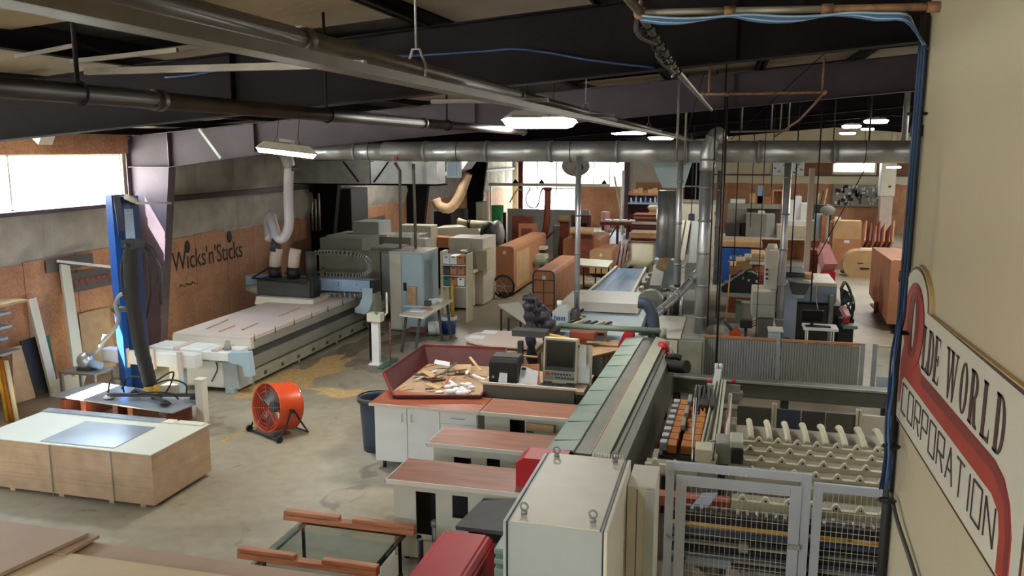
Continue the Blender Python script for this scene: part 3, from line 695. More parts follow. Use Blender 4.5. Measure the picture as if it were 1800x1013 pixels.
# --- boards in the near left corner, at bench height
t = thing('board_pile', 'thick pile of brown boards filling the lower left corner', 'board pile', (-4.5, 4.7, 0))
for x in (-6.6, -5.2, -3.8, -2.9): g = G(); g.box(x-.05, x+.05, 3.7, 5.2, 0, .09); part('skid', g, 'wood_pale', t)
z = .09
for i in range(16):
    h = (1.12-.09)/16; g = G(); jx = rnd.uniform(-.01, .01); g.box(-7.0+jx, -2.5+jx, 3.6, 5.26+jx, z, z+h-.002); part('board', g, 'board_brown', t); z += h
g = G(); g.box(-7.0, -4.95, 4.0, 5.26, 1.16, 1.18, .002); g.xform(Matrix.Identity(4))
g2 = G(); g.bm.free()
a, b = zp(155, 937, 1.2), zp(-30, 1022, 1.2); g2.quad((a.x, a.y, 1.2), (a.x-2.4, a.y, 1.2), (a.x-2.4, a.y-1.4, 1.2), (b.x-.05, a.y-1.4, 1.2), (b.x, b.y, 1.2), th=.03)
o = solo('loose_board', g2, 'board_brown', 'brown board lying topmost at the far left of the corner pile', 'board')
a, b = zp(175, 941, 1.165), zp(115, 975, 1.165); g = G(); g.quad((a.x, a.y, 1.165), (a.x-1.9, a.y, 1.165), (a.x-2.1, a.y-.45, 1.165), (b.x, b.y, 1.165), th=.025)
solo('loose_board', g, 'board_brown', 'brown board under the topmost one, its corner sticking out to the right', 'board')
a, b = zp(117, 975, 1.14), zp(378, 1012, 1.14); g = G(); g.quad((a.x, a.y, 1.14), (b.x+.25, b.y-.0, 1.14), (b.x+.25, 3.7, 1.14), (a.x-.9, 3.7, 1.14), (a.x-.5, a.y-.35, 1.14), th=.016)
solo('loose_board', g, 'board_tan', 'paler tan board lying in front on the corner pile', 'board')

# --- glass sheet with timber bearers
GZ = .46
t = thing('glass_rack', 'low steel rack with four castors carrying the glass sheet', 'rack', (-3.55, 7.0, 0))
A0, A1, B0, B1 = zp(540, 915, GZ), zp(716, 935, GZ), zp(445, 978, GZ), zp(625, 1010, GZ)
for p in ((-4.15, 6.5), (-3.05, 6.45), (-4.15, 7.25), (-3.05, 7.2)):
    g = G(); g.box(p[0]-.013, p[0]+.013, p[1]-.013, p[1]+.013, .08, GZ-.02); leg = part('leg', g, 'steel_dark', t); g = G(); g.cyl((p[0]-.015, p[1], .04), (p[0]+.015, p[1], .04), .04, n=12); part('castor', g, 'rubber', leg)
g = G(); g.box(-3.07, -3.03, 5.9, 7.35, GZ-.035, GZ-.005); part('side_rail', g, 'steel_dark', t)
g = G(); g.box(-4.17, -4.13, 6.2, 7.35, GZ-.035, GZ-.005); part('side_rail', g, 'galv_dull', t)
g = G(); g.box(-4.16, -3.04, 7.3, 7.34, GZ-.035, GZ-.005); part('cross_rail', g, 'steel_dark', t)
g = G(); g.box(-4.2, -3.02, 5.7, 7.35, GZ-.004, GZ+.004); solo('glass_sheet', g, 'sheet_glass', 'clear greenish glass sheet lying under the timber bearers', 'glass sheet')
def bearer(x0, x1, y, m, lab, nib):
    t = thing('timber_bearer', lab, 'timber', (x0, y, GZ+.005)); w_ = .045
    g = G(); g.box(x0, x1, y-w_, y+w_, GZ+.005, GZ+.06, .006); part('beam', g, m, t)
    for a, b, h in nib: g = G(); g.box(a, b, y-w_+.005, y+w_-.005, GZ+.061, GZ+.105, .01); part('block', g, m, t)
bearer(-4.38, -2.92, 7.30, 'wood', 'long notched timber bearer across the far edge of the glass sheet', ((-4.38, -3.75, 0), (-3.6, -2.92, 0)))
bearer(-4.38, -2.95, 6.45, 'wood', 'long notched timber bearer across the near edge of the glass sheet', ((-4.38, -3.78, 0), (-3.5, -2.95, 0)))

# --- orange drum fan
t = thing('drum_fan', 'orange drum fan on a black tubular stand on the floor', 'fan', (-6.55, 10.85, 0))
T = Matrix.Translation((-6.55, 10.85, .42)) @ Matrix.Rotation(R(-26), 4, 'Z') @ Matrix.Rotation(R(-8), 4, 'X')
g = G(); g.lathe((0, 0, 0), [(.36, -.20), (.375, -.21), (.37, -.18), (.355, 0), (.37, .18), (.375, .21), (.36, .20), (.35, .18), (.34, 0), (.35, -.18), (.36, -.20)], 36, 'y'); g.xform(T); part('drum', g, 'orange', t)
for j, yy in enumerate((-.20, .20)):
    g = G()
    for r in (.07, .13, .19, .25, .31): g.tube([(r*math.cos(i*PI/12), yy, r*math.sin(i*PI/12)) for i in range(24)], .0022, 4, closed=True)
    for k in range(8): a = k*PI/4+.2; g.tube([(.05*math.cos(a), yy, .05*math.sin(a)), (.36*math.cos(a), yy, .36*math.sin(a))], .003, 4)
    g.xform(T); o = part('grille', g, 'galv_dull', t)
g = G(); g.cyl((0, -.10, 0), (0, .13, 0), .085, n=16); g.xform(T); mo = part('motor', g, 'dark_grey', t)
for k in range(4):
    g = G(); vs = []
    for (r, wd, tw) in ((.06, .06, .7), (.18, .085, .5), (.32, .11, .35)):
        vs.append([g.bm.verts.new((u*wd*math.cos(tw), -.04+u*wd*math.sin(tw), r)) for u in (-1, 0, 1)])
    for i in range(2):
        for j in range(2): g.bm.faces.new((vs[i][j], vs[i][j+1], vs[i+1][j+1], vs[i+1][j]))
    bmesh.ops.solidify(g.bm, geom=g.bm.faces[:], thickness=.006)
    g.xform(T @ Matrix.Rotation(k*PI/2+.5, 4, 'Y')); part('blade', g, 'fan_blade', t)
TZ = Matrix.Translation((-6.55, 10.85, 0)) @ Matrix.Rotation(R(-26), 4, 'Z')
for s in (-1, 1):
    g = G(); g.tube(cat([TZ @ Vector(p) for p in ((s*.39, -.26, .03), (s*.40, -.12, .25), (s*.385, 0, .44), (s*.40, .12, .25), (s*.39, .26, .03))], 5), .014, 7); part('stand_leg', g, 'black', t)
    g = G(); g.cyl(TZ @ Vector((s*.33, 0, .43)), TZ @ Vector((s*.41, 0, .43)), .03, n=10); part('pivot_knob', g, 'black', t)
    g = G(); g.tube([TZ @ Vector((-.39, s*.26, .03)), TZ @ Vector((.39, s*.26, .03))], .014, 7); part('foot_bar', g, 'black', t)
    g = G(); g.cyl(TZ @ Vector((s*.42, -.26, .05)), TZ @ Vector((s*.38, -.26, .05)), .05, n=12); part('wheel', g, 'rubber', t)
g = G(); g.tube(cat([TZ @ Vector(p) for p in ((-.33, -.1, .3), (-.30, -.24, .2), (-.2, -.26, .09), (-.28, -.2, .04))], 5), .012, 6); part('power_cord', g, 'yellow', t)

# --- CNC router
t = thing('cnc_router', 'long cream CNC router table with a gantry and cutting head', 'CNC machine', (-9.1, 14.8, 0))
X0, X1, Y0, Y1 = -9.95, -8.3, 12.95, 19.0
g = G(); g.prism('x', [(Y0+.02, .07), (Y1, .07), (Y1, .54), (Y0+.02, .54)], X0+.05, X1-.1); g.box(X1-.1, X1+.02, Y0, Y1, .10, .30); part('base', g, 'machine_green', t)
g = G(); g.prism('y', [(X1-.1, .30), (X1+.0, .34), (X1+.04, .56), (X1-.1, .56)], Y0, Y1); part('side_skirt', g, 'machine_grey', t)
for i in range(9): yy = Y0+.35+i*.62; g = G(); g.box(X1+.02, X1+.03, yy, yy+.09, .15, .21); part('vent_slot', g, 'dark_grey', t)
for i in range(4): yy = Y0+.1+i*1.7; g = G(); g.cyl((X1-.08, yy, 0), (X1-.08, yy, .1), .035, n=10); part('foot', g, 'off_white', t); g = G(); g.cyl((X0+.2, yy, 0), (X0+.2, yy, .08), .035, n=10); part('foot', g, 'off_white', t)
g = G(); g.box(X0+.08, X1-.02, Y0+.1, Y1, .55, .70); part('bed_support', g, 'dark_grey', t)
g = G(); g.box(X0, X1, Y0, Y1-.5, .70, .885, .006); part('bed', g, 'machine_white', t)
g = G(); g.box(X1+.001, X1+.012, Y0+.1, Y1-.6, .715, .87); part('bed_side_panel', g, 'machine_grey', t)
g = G(); g.box(X0+.01, X1-.01, Y0+.01, Y1-.55, .886, .925, .004); sp = part('spoil_board', g, 'spoil', t)
for (a, b) in (((363, 578), (400, 562)), ((425, 580), (453, 568)), ((490, 556), (527, 541)), ((385, 583), (412, 572))):
    p, q = zp(*a, .935), zp(*b, .935); g = G(); g.bar(p, q, .02, .016); part('clamp_strip', g, 'wood_pale', sp)
for i in range(7): yy = Y0+.1+i*.72; g = G(); g.cyl((X1+.015, yy, .84), (X1+.015, yy, .98), .012, .004, n=6); part('locating_pin', g, 'dark_grey', t)
# white front guards
g = G(); g.box(X0-.15, -8.98, 12.45, 12.95, .56, .78, .02); part('front_guard', g, 'white', t)
g = G(); g.box(-8.98, -8.35, 12.42, 12.95, .60, .76, .015); part('front_guard', g, 'white', t)
g = G(); g.prism('y', [(-8.42, .76), (-8.02, .80), (-7.98, .36), (-8.12, .36), (-8.14, .55), (-8.42, .60)], 12.4, 12.55); part('end_bracket', g, 'light_blue', t)
g = G(); g.box(X0+.22, -8.62, 12.5, 12.98, .08, .56, .02); part('front_cabinet', g, 'white', t)
for x in (-9.5, -8.72): g = G(); g.box(x-.06, x+.06, 12.43, 12.96, .58, .80, .01); part('guard_strap', g, 'spoil', t)
g = G(); g.prism('y', [(-8.62, .08), (-8.30, .08), (-8.34, .55), (-8.62, .56)], 12.52, 12.95); part('front_cabinet', g, 'cabinet_grey', t)
g = G(); g.box(-8.55, -8.38, 12.45, 12.6, 0, .1, .01); part('foot', g, 'light_blue', t)
g = G(); g.cyl((-8.55, 12.6, .78), (-8.55, 12.6, .93), .07, .04, n=12); part('dust_port', g, 'machine_grey', t)
g = G(); g.tube(cat([(-8.75, 12.5, .6), (-8.66, 12.42, .45), (-8.78, 12.4, .22)], 5), .014, 6); part('cable', g, 'dark_grey', t)
# long white fence arm reaching left
g = G(); g.box(-10.85, -8.9, 12.15, 12.35, .50, .76, .02); part('side_arm', g, 'white', t)
for x, h in ((-10.3, .12), (-9.75, .14), (-9.2, .12)): g = G(); g.box(x-.04, x+.04, 12.1, 12.16, .45, .80+h-.12); part('arm_clamp', g, 'spoil', t)
for x in (-10.4, -9.3): g = G(); g.box(x, x+.1, 12.2, 12.3, 0, .5); part('arm_leg', g, 'light_blue', t)
# gantry
GY = 17.0
g = G(); g.box(-10.95, -7.78, GY, GY+.32, 1.10, 1.37, .012); gb = part('gantry_beam', g, 'blue_pale', t)
g = G(); g.box(-7.78, -7.66, GY-.01, GY+.33, 1.09, 1.38, .01); part('end_cap', g, 'black', gb)
for dx, dz in ((-9.0, 1.3), (-8.55, 1.3), (-8.55, 1.24), (-8.55, 1.15), (-8.1, 1.27), (-8.0, 1.17), (-7.9, 1.17)): g = G(); g.cyl((dx, GY-.008, dz), (dx, GY, dz), .014, n=8); part('bolt', g, 'dark_grey', gb)
g = G(); g.prism('y', [(yp(a, b, GY).x, yp(a, b, GY).z) for a, b in ((638, 507), (655, 507), (655, 530), (649, 547), (641, 553), (625, 549), (624, 541), (632, 536), (637, 523))], GY-.02, GY+.15); part('gantry_leg', g, 'light_blue', t)
g = G(); g.prism('x', [(GY+.15, .45), (GY+.55, .5), (GY+.45, 1.12), (GY+.15, 1.12)], -7.92, -7.72); part('gantry_leg', g, 'machine_green', t)
g = G(); g.box(-10.7, -10.35, GY-.02, GY+.5, .5, 1.10); part('gantry_leg', g, 'machine_grey', t)
g = G(); g.box(-9.4, -8.2, GY+.3, GY+.6, 1.0, 1.08); tr = part('tool_rack', g, 'machine_grey', t)
for i in range(9): x = -9.25+i*.125; g = G(); g.cyl((x, GY+.2, .92), (x, GY+.2, 1.05), .03, .022, n=8); part('tool_holder', g, 'blue_pale' if i % 2 else 'galv', tr)
# head
HX = .47
def hs(g): return g.xform(Matrix.Translation((HX, 0, 0)))
g = G(); g.box(-10.75, -9.42, GY-.62, GY-.05, 1.02, 1.42, .04); hd = part('head_housing', hs(g), 'dark_grey', t)
g = G(); g.prism('y', [(-10.72, .86), (-9.3, .86), (-9.24, 1.02), (-10.66, 1.04)], GY-.78, GY-.02); part('brush_skirt', hs(g), 'off_white', t)
g = G(); g.tube([(-10.8, GY-.7, 1.44), (-9.45, GY-.7, 1.40), (-9.32, GY-.1, 1.65)], .022, 6); g.tube([(-10.8, GY-.7, 1.44), (-10.5, GY-.3, 1.68)], .02, 6); part('cable', hs(g), 'black', hd)
for i, x in enumerate((-10.42, -9.95)):
    g = G(); g.cyl((x, GY-.35, 1.42), (x, GY-.35, 1.66), .15, n=16); part('hose_cuff', hs(g), 'black', hd)
    g = G(); g.tube([(x+.0, GY-.35, 1.66), (x+.02, GY-.33, 1.9), (x+.05, GY-.3, 2.08)], .13, 14); part('hose_stub', hs(g), 'copper' if 0 else 'spoil', hd)
g = G(); g.cyl((-10.40, GY-.32, 2.02), (-10.37, GY-.32, 2.30), .13, .10, n=14); part('hose_cuff', hs(g), 'dark_grey', hd)
g = G(); g.cyl((-9.58, GY-.2, 1.42), (-9.58, GY-.2, 2.02), .12, n=14); part('spindle_motor', hs(g), 'dark_grey', hd)
g = G(); g.box(-9.45, -9.34, GY-.6, GY-.3, 1.0, 1.5); part('head_plate', hs(g), 'black', hd)
g = G(); g.cyl((-11.15, GY-.4, 1.15), (-10.75, GY-.4, 1.12), .07, .14, n=12); part('vacuum_motor', hs(g), 'machine_grey', t)
ch = thing_ = None
pts = cat([(-9.3, GY+.4, 1.92), (-8.8, GY+.4, 1.94), (-8.2, GY+.4, 1.9), (-7.95, GY+.4, 1.75), (-7.95, GY+.4, 1.55), (-8.15, GY+.4, 1.44), (-8.6, GY+.4, 1.42), (-9.1, GY+.4, 1.42)], 6)
g = G(); g.tube(pts, .035, 6); cc = part('cable_chain', g, 'dark_grey', t)
for i in range(0, len(pts)-1): p = pts[i]; d = (pts[i+1]-p).normalized(); g = G(); nrm = Vector((-d.z, 0, d.x)); g.bar(p-nrm*.05-Vector((0, .03, 0)), p+nrm*.05-Vector((0, .03, 0)), .02, .08, up=(0, 1, 0)); part('chain_link', g, 'machine_grey', cc)
# grey enclosures behind it
t2 = thing('machine_enclosure', 'long grey green machine enclosure behind the CNC gantry', 'machine', (-8.6, 20.4, 0))
g = G(); g.box(-10.4, -7.75, 19.6, 20.9, .05, 1.72, .01); part('body', g, 'machine_green', t2)
g = G(); g.box(-8.65, -8.63, 19.585, 19.6, .1, 1.7).box(-7.9, -7.88, 19.585, 19.6, .1, 1.7); part('door_seam', g, 'dark_grey', t2)
g = G(); g.box(-8.6, -7.92, 19.585, 19.598, .15, 1.66); part('door', g, 'cabinet_grey', t2)
g = G(); g.box(-10.4, -9.2, 19.7, 20.8, 1.72, 2.0).box(-9.0, -8.3, 19.8, 20.7, 1.72, 1.78); part('top_box', g, 'machine_grey', t2)
t2 = thing('machine_enclosure', 'low grey cabinet with a pale raised lid by the dark wall column', 'cabinet', (-9.4, 22.6, 0))
g = G(); g.box(-11.2, -8.6, 21.6, 23.0, 0, 1.86, .01); part('body', g, 'machine_grey', t2); g = G(); g.box(-10.4, -9.6, 21.7, 22.6, 1.86, 2.26, .01); part('raised_lid', g, 'cabinet_grey', t2)
g = G(); g.box(-10.6, -9.3, 21.55, 22.2, 1.86, 1.92); part('top_ledge', g, 'machine_white', t2)
t2 = thing('machine_enclosure', 'long low grey machine bed along the OSB wall past the dark column', 'machine', (-10, 26, 0))
g = G(); g.box(-10.9, -8.7, 23.8, 25.6, 0, 1.32, .01); part('body', g, 'machine_green', t2)
for yy in (24.4, 25.0): g = G(); g.box(-8.69, -8.68, yy, yy+.03, .1, 1.3); part('door_seam', g, 'dark_grey', t2)
g = G(); g.box(-9.9, -9.2, 24.2, 24.8, 1.32, 1.5); part('control_box', g, 'black', t2)
# leaning tubes beside the dark column
for i, (px, y0, y1) in enumerate(((548, 355, 415), (554, 350, 415), (560, 340, 412))):
    a, b = yp(px, y0, 21.3), yp(px+1, y1, 21.3); b.x = a.x; g = G(); g.cyl(a, (a.x, a.y, 2.02), .03, n=8); solo('conduit', g, 'conduit', ('left', 'middle', 'right')[i]+' one of three upright tubes behind the white dust hose', 'conduit')
g = G(); g.box(-11.78, -11.15, 23.2, 24.4, 0, 3.12); tag(solo('dark_locker', g, 'black', 'tall black locker standing in front of the wall by the grey enclosures', 'locker'))

# --- white flexible hose from the duct to the head
t = thing('dust_hose', 'thick white flexible dust hose hooking down from the duct to the CNC head', 'hose', yp(500, 425, 16.5))
pts = cat([(-9.27, 16.3, 3.98), yp(507, 325, 16.4), yp(507, 360, 16.5), yp(508, 390, 16.5), yp(504, 410, 16.5), yp(495, 420, 16.5), yp(487, 415, 16.55), yp(482, 400, 16.7), yp(478, 386, 16.85), yp(475, 379, 16.95), yp(472, 388, 17.05), yp(472, 402, 17.0), yp(474, 420, 16.8)], 8)
g = G(); g.tube(pts, lambda i: .105+.006*(i % 2), 14); part('hose', g, 'hose_white', t)
g = G(); g.tube(cat([(-9.15, 16, 4.27), (-9.24, 16.1, 4.22), (-9.27, 16.25, 4.05), (-9.27, 16.3, 3.95)], 4), .13, 16); part('elbow', g, 'galv', t)
g = G(); g.cyl((-9.27, 16.3, 3.92), (-9.27, 16.3, 3.97), .125, n=16); part('clamp', g, 'black', t)
g = G(); g.box(-9.17, -9.04, 16.2, 16.3, 3.84, 3.92, .01); part('blast_gate', g, 'dark_grey', t)
q = yp(468, 394, 16.8); g = G(); g.cyl(q, q+Vector((0, .1, 0)), .05, n=10); part('clamp', g, 'galv', t)
# --- far beige hose and hood
t = thing('dust_hose', 'beige flexible hose looping down from a grey hood at the far left machines', 'hose', (-9.6, 27, 2.4))
pts = cat([yp(822, 305, 27), yp(815, 325, 27), yp(805, 350, 27), yp(790, 366, 27), yp(772, 362, 27), yp(766, 350, 27)], 6)
g = G(); g.tube(pts, lambda i: .17+.012*(i % 2), 12); part('hose', g, 'mdf', t)
a = yp(810, 292, 27); g = G(); g.prism('y', [(a.x-.5, a.z-.35), (a.x+.2, a.z-.1), (a.x+.45, a.z+.25), (a.x-.1, a.z+.25)], 26.6, 27.6); part('hood', g, 'galv_dull', t)

# --- vacuum sheet lifter
t = thing('vacuum_lifter', 'blue crane column with an arm and thick black lifting hose', 'lifting crane', (-10.27, 12.3, 0))
g = G(); g.prism('z', [(-10.5, 12.15), (-10.28, 12.05), (-10.28, 12.42), (-10.5, 12.42)], .02, 3.52); cl = part('column', g, 'blue', t)
g = G(); g.prism('z', [(-10.27, 12.2), (-10.05, 12.2), (-10.05, 12.42), (-10.27, 12.42)], .02, 3.48); part('column_web', g, 'blue_dark', cl)
g = G(); g.box(-10.28, -10.04, 12.12, 12.2, 2.88, 2.91); part('stiffener', g, 'blue', cl); g = G(); g.box(-10.28, -10.04, 12.12, 12.42, 3.44, 3.5); part('head_plate', g, 'blue', cl)
g = G(); g.box(-10.55, -9.98, 11.95, 12.5, 0, .02); part('base_plate', g, 'blue_dark', t)
g = G(); g.bar((-10.22, 12.1, 3.46), (-9.2, 10.95, 2.98), .10, .12); part('arm', g, 'blue_dark', t)
g = G(); g.bar(yp(226, 372, 11.6), yp(230, 424, 10.6), .13, .09); part('arm_cover', g, 'blue_pale', t)
g = G(); g.cyl((-9.98, 12.05, 3.50), (-10.02, 12.3, 3.42), .05, n=10); g.tube([yp(240, 357, 12.2), yp(300, 357, 13.9)], .022, 8); part('tie_bar', g, 'off_white', t)
g = G(); g.box(-8.80, -8.56, 10.42, 10.66, 2.82, 2.96, .02); part('trolley', g, 'black', t)
pts = cat([yp(231, 425, 10.5), yp(230, 470, 10.6), yp(234, 530, 10.7), yp(243, 590, 10.75), yp(255, 640, 10.8), yp(264, 676, 10.85)], 7)
g = G(); g.tube(pts, lambda i: .105+.006*(i % 2), 16); part('lifting_hose', g, 'hose_black', t)
e = pts[-1]
g = G(); g.cyl(e, (e.x, e.y, e.z-.07), .10, n=14); g.box(e.x-.02, e.x+.14, e.y-.04, e.y+.04, e.z-.14, e.z-.02); part('handle_ring', g, 'yellow', t)
for i, pp in enumerate(([(222, 436), (214, 470), (216, 510), (226, 540)], [(250, 430), (262, 470), (264, 520), (256, 560)], [(246, 428), (270, 450), (280, 490), (283, 535), (281, 505)], [(252, 432), (282, 470), (284, 540), (282, 560)], [(256, 428), (274, 446), (276, 500)])):
    g = G(); g.tube(cat([yp(x, y, 10.95+.05*i) for x, y in pp], 5), .022 if i < 3 else .012, 7); part('air_line', g, 'hose_black' if i != 3 else 'pipe_grey', t)
g = G(); g.tube(cat([yp(x, y, 11.3) for x, y in ((232, 515), (212, 518), (203, 535), (208, 560), (200, 580), (176, 605))], 6), .03, 8); part('air_line', g, 'machine_grey', t)
p = yp(205, 543, 11.6); g = G(); g.ball(p, .09, (1, 1, .9)); g.cyl(p, (p.x+.25, p.y, p.z), .05, n=10); part('valve', g, 'dark_grey', t)
# --- sheet being lifted, with the suction frame lying on it
g = G(); g.quad((-10.55, 10.62, .36), (-8.1, 10.42, .33), (-8.0, 11.2, .33), (-10.35, 11.45, .36), th=.02)
solo('steel_sheet', g, 'sheet_metal', 'pale glossy sheet lying on bearers under the suction frame', 'sheet')
t = thing('suction_frame', 'black suction frame with looping air lines lying on the pale sheet', 'suction frame', (-9, 10.9, .365))
g = G(); g.bar((-9.5, 10.7, .42), (-8.15, 11.05, .42), .05, .05).bar((-9.3, 11.1, .42), (-8.4, 10.65, .42), .04, .04); part('frame', g, 'dark_grey', t)
for i, (x, y) in enumerate(((-9.5, 10.72), (-9.3, 11.1), (-8.75, 10.9), (-8.4, 10.66), (-8.15, 11.05))):
    g = G(); g.cyl((x, y, .368), (x, y, .41), .09, .05, n=14); part('suction_cup', g, 'black' if i else 'white', t)
for i, pp in enumerate(([(190, 690), (195, 668), (212, 668), (218, 690)], [(214, 684), (225, 665), (248, 664), (262, 678)], [(262, 680), (290, 660), (305, 655), (300, 675), (292, 690)], [(270, 676), (300, 668), (326, 676), (328, 694)], [(235, 694), (265, 690), (300, 692), (314, 702)])):
    g = G(); g.tube(cat([yp(x, y, 10.8) for x, y in pp], 5), .014, 6); part('air_line', g, 'black', t)
for i, (x, y, L_, m) in enumerate(((-10.3, 10.7, .5, 'wood_red'), (-9.95, 10.75, .5, 'wood_red'), (-9.25, 10.65, .55, 'wood_red'), (-8.95, 10.62, .5, 'wood'), (-8.3, 10.6, .5, 'wood_red'))):
    g = G(); g.box(x-.05, x+.05, y-.10, y+L_, .0, .305, .008)
    solo('bearer_block', g, m, ('leftmost', 'second', 'middle', 'fourth', 'rightmost')[i]+' reddish timber block under the pale glossy sheet', 'timber')
g = G(); g.box(-8.95, -8.35, 9.75, 9.85, 0, .06); g.xform(Matrix.Identity(4)); solo('timber_offcut', g, 'wood', 'flat timber offcut lying on the floor behind the strapped stack', 'timber')
for i, (a, b) in enumerate((((375, 708), (412, 690)), ((345, 700), (440, 716)))):
    pass
t = thing('guard_post', 'short pale green metal post standing beside the sheet and the fan', 'post', (-7.95, 10.95, 0))
g = G(); g.box(-8.02, -7.88, 10.88, 11.02, .01, .72, .012); part('post', g, 'machine_white', t); g = G(); g.box(-8.05, -7.85, 10.85, 11.05, 0, .015); part('base_plate', g, 'machine_grey', t)
g = G(); g.box(-8.03, -7.87, 10.87, 11.03, .72, .74, .01); part('cap', g, 'off_white', t)

# --- things along the left wall
t = thing('angled_boards', 'pale angled board frame with two long arms leaning on the OSB wall', 'frame', xp(110, 690, -11.3))
def wallboard(g, pts, x0, x1, th=.05):
    P = []
    zz = [xp(*p, -11.6).z for p in pts]; zm, zM = min(zz), max(zz)
    for p, z in zip(pts, zz): u = (z-zm)/(zM-zm); P.append(xp(*p, x1*(1-u)+x0*u))
    g.quad(*P, th=th); return g
g = wallboard(G(), [(103, 465), (119, 468), (147, 660), (128, 662)], -11.9, -11.45); part('arm_board', g, 'melamine', t)
g = wallboard(G(), [(46, 528), (60, 524), (97, 676), (84, 682)], -11.9, -11.45); part('arm_board', g, 'melamine', t)
g = wallboard(G(), [(84, 680), (97, 668), (128, 655), (150, 658), (140, 688), (88, 700)], -11.55, -11.4); part('corner_board', g, 'melamine', t)
g = wallboard(G(), [(34, 600), (68, 590), (95, 690), (56, 696)], -11.8, -11.5, .03); solo('black_board', g, 'black', 'black panel leaning on the OSB wall behind the angled frame', 'panel')
g = wallboard(G(), [(72, 592), (84, 590), (100, 676), (94, 680)], -11.9, -11.7, .03); solo('black_board', g, 'green_rubber', 'dark green narrow panel leaning behind the angled frame, right of the black one', 'panel')
g = wallboard(G(), [(137, 552), (190, 540), (205, 655), (150, 665)], -11.95, -11.8, .02); solo('hardboard_sheet', g, 'mdf', 'plain brown hardboard sheet leaning on the wall left of the blue column', 'sheet')
g = wallboard(G(), [(18, 612), (34, 608), (60, 700), (22, 712)], -11.6, -11.3, .04); solo('mdf_offcut', g, 'mdf', 'narrow brown board leaning at the left picture edge beside the shelf', 'board')
# banners and lettering
t = thing('wall_banner', 'grey wall banner with faded red lettering on the OSB wall', 'banner', (-11.95, 13.4, 1.15))
g = G(); g.quad((-11.94, 12.55, 1.62), (-11.94, 14.35, 1.62), (-11.94, 14.35, 2.0), (-11.94, 12.55, 2.0), th=-.01); part('cloth', g, 'grey_panel', t)
r_ = random.Random(3)
for i in range(11): yy = 12.68+i*.145; g = G(); g.box(-11.93, -11.925, yy, yy+.09, 1.79+r_.uniform(-.01, .01), 1.85); g.box(-11.93, -11.925, yy+.02, yy+.03, 1.70, 1.76) if i % 2 else None; part('faded_letter', g, 'lettering_red', t)
g = G(); g.box(-11.945, -11.93, 12.2, 13.35, 2.08, 2.32); solo('wall_plaque', g, 'grey_panel', 'small grey purple plaque above the banner on the OSB wall', 'plaque')
g = G(); g.box(-11.965, -11.95, 25.8, 27.6, 1.68, 1.97); solo('wall_plaque', g, 'grey_panel', 'dark grey plaque on the OSB wall past the black locker', 'plaque')
rb = Matrix(((0, 0, 1, 0), (1, 0, 0, 0), (0, 1, 0, 0), (0, 0, 0, 1)))    # text x -> +Y, text y -> +Z, facing +X
t = thing('wall_lettering', 'black painted lettering reading Wicks n Sticks on the OSB wall', 'lettering', (-11.97, 17.3, 1.7))
text("W\u0131cks'n'St\u0131cks", Matrix.Translation((-11.972, 15.75, 1.60)) @ rb, .62, 'sign_brown' if 0 else 'black', t, name='letters', xs=.78)
for yy, zz in ((16.32, 2.10), (17.99, 2.16)):
    g = G(); g.ball((-11.97, yy, zz), .13, (.06, .8, 1.15), 14); part('flame_dot', g, 'black', t)
g = G()
for i in range(9): yy = 15.95+i*.07; g.bar((-11.97, yy, 1.22+.02*(i % 2)), (-11.97, yy+.06, 1.27-.03*(i % 3)), .012, .02)
part('small_script', g, 'black', t)['kind'] = 'stuff'
# cantilever rack with pale strips at the left edge, and pipes beneath
t = thing('strip_rack', 'rack with pale strips of material at the left picture edge', 'rack', (-11.4, 10.2, 0))
g = G(); g.box(-11.75, -11.68, 10.35, 10.42, 0, 2.0); part('upright', g, 'steel_dark', t); g = G(); g.box(-11.75, -11.68, 9.2, 9.27, 0, 2.0); part('upright', g, 'steel_dark', t)
for z_ in (1.05, 1.30, 1.48, 1.72): g = G(); g.box(-11.7, -11.2, 10.37, 10.41, z_-.05, z_-.02); part('shelf_arm', g, 'steel_dark', t); g = G(); g.box(-11.7, -11.2, 9.22, 9.26, z_-.05, z_-.02); part('shelf_arm', g, 'steel_dark', t)
for i, (z_, m, yy) in enumerate(((1.05, 'galv_dull', 10.75), (1.30, 'blue_pale', 10.5), (1.48, 'blue_pale', 10.6), (1.70, 'blue_pale', 10.6), (1.84, 'board_tan', 10.95))):
    g = G(); g.box(-11.65, -11.15, 8.6, yy, z_-.018, z_+.02); solo('material_strip', g, m, ('lowest grey', 'second lowest pale', 'middle pale', 'second highest pale blue', 'highest tan')[i]+' strip on the rack at the left picture edge', 'strip')
for i, (px, m) in enumerate(((4, 'yellow'), (12, 'amber'), (20, 'bone'))):
    a = yp(px, 640, 10.2); g = G(); g.cyl((a.x, a.y, 0), (a.x-.1, a.y, 1.02), .035, n=8); solo('upright_roll', g, m, ('yellow', 'orange brown', 'bone white')[i]+' upright roll standing under the rack at the left edge', 'roll')
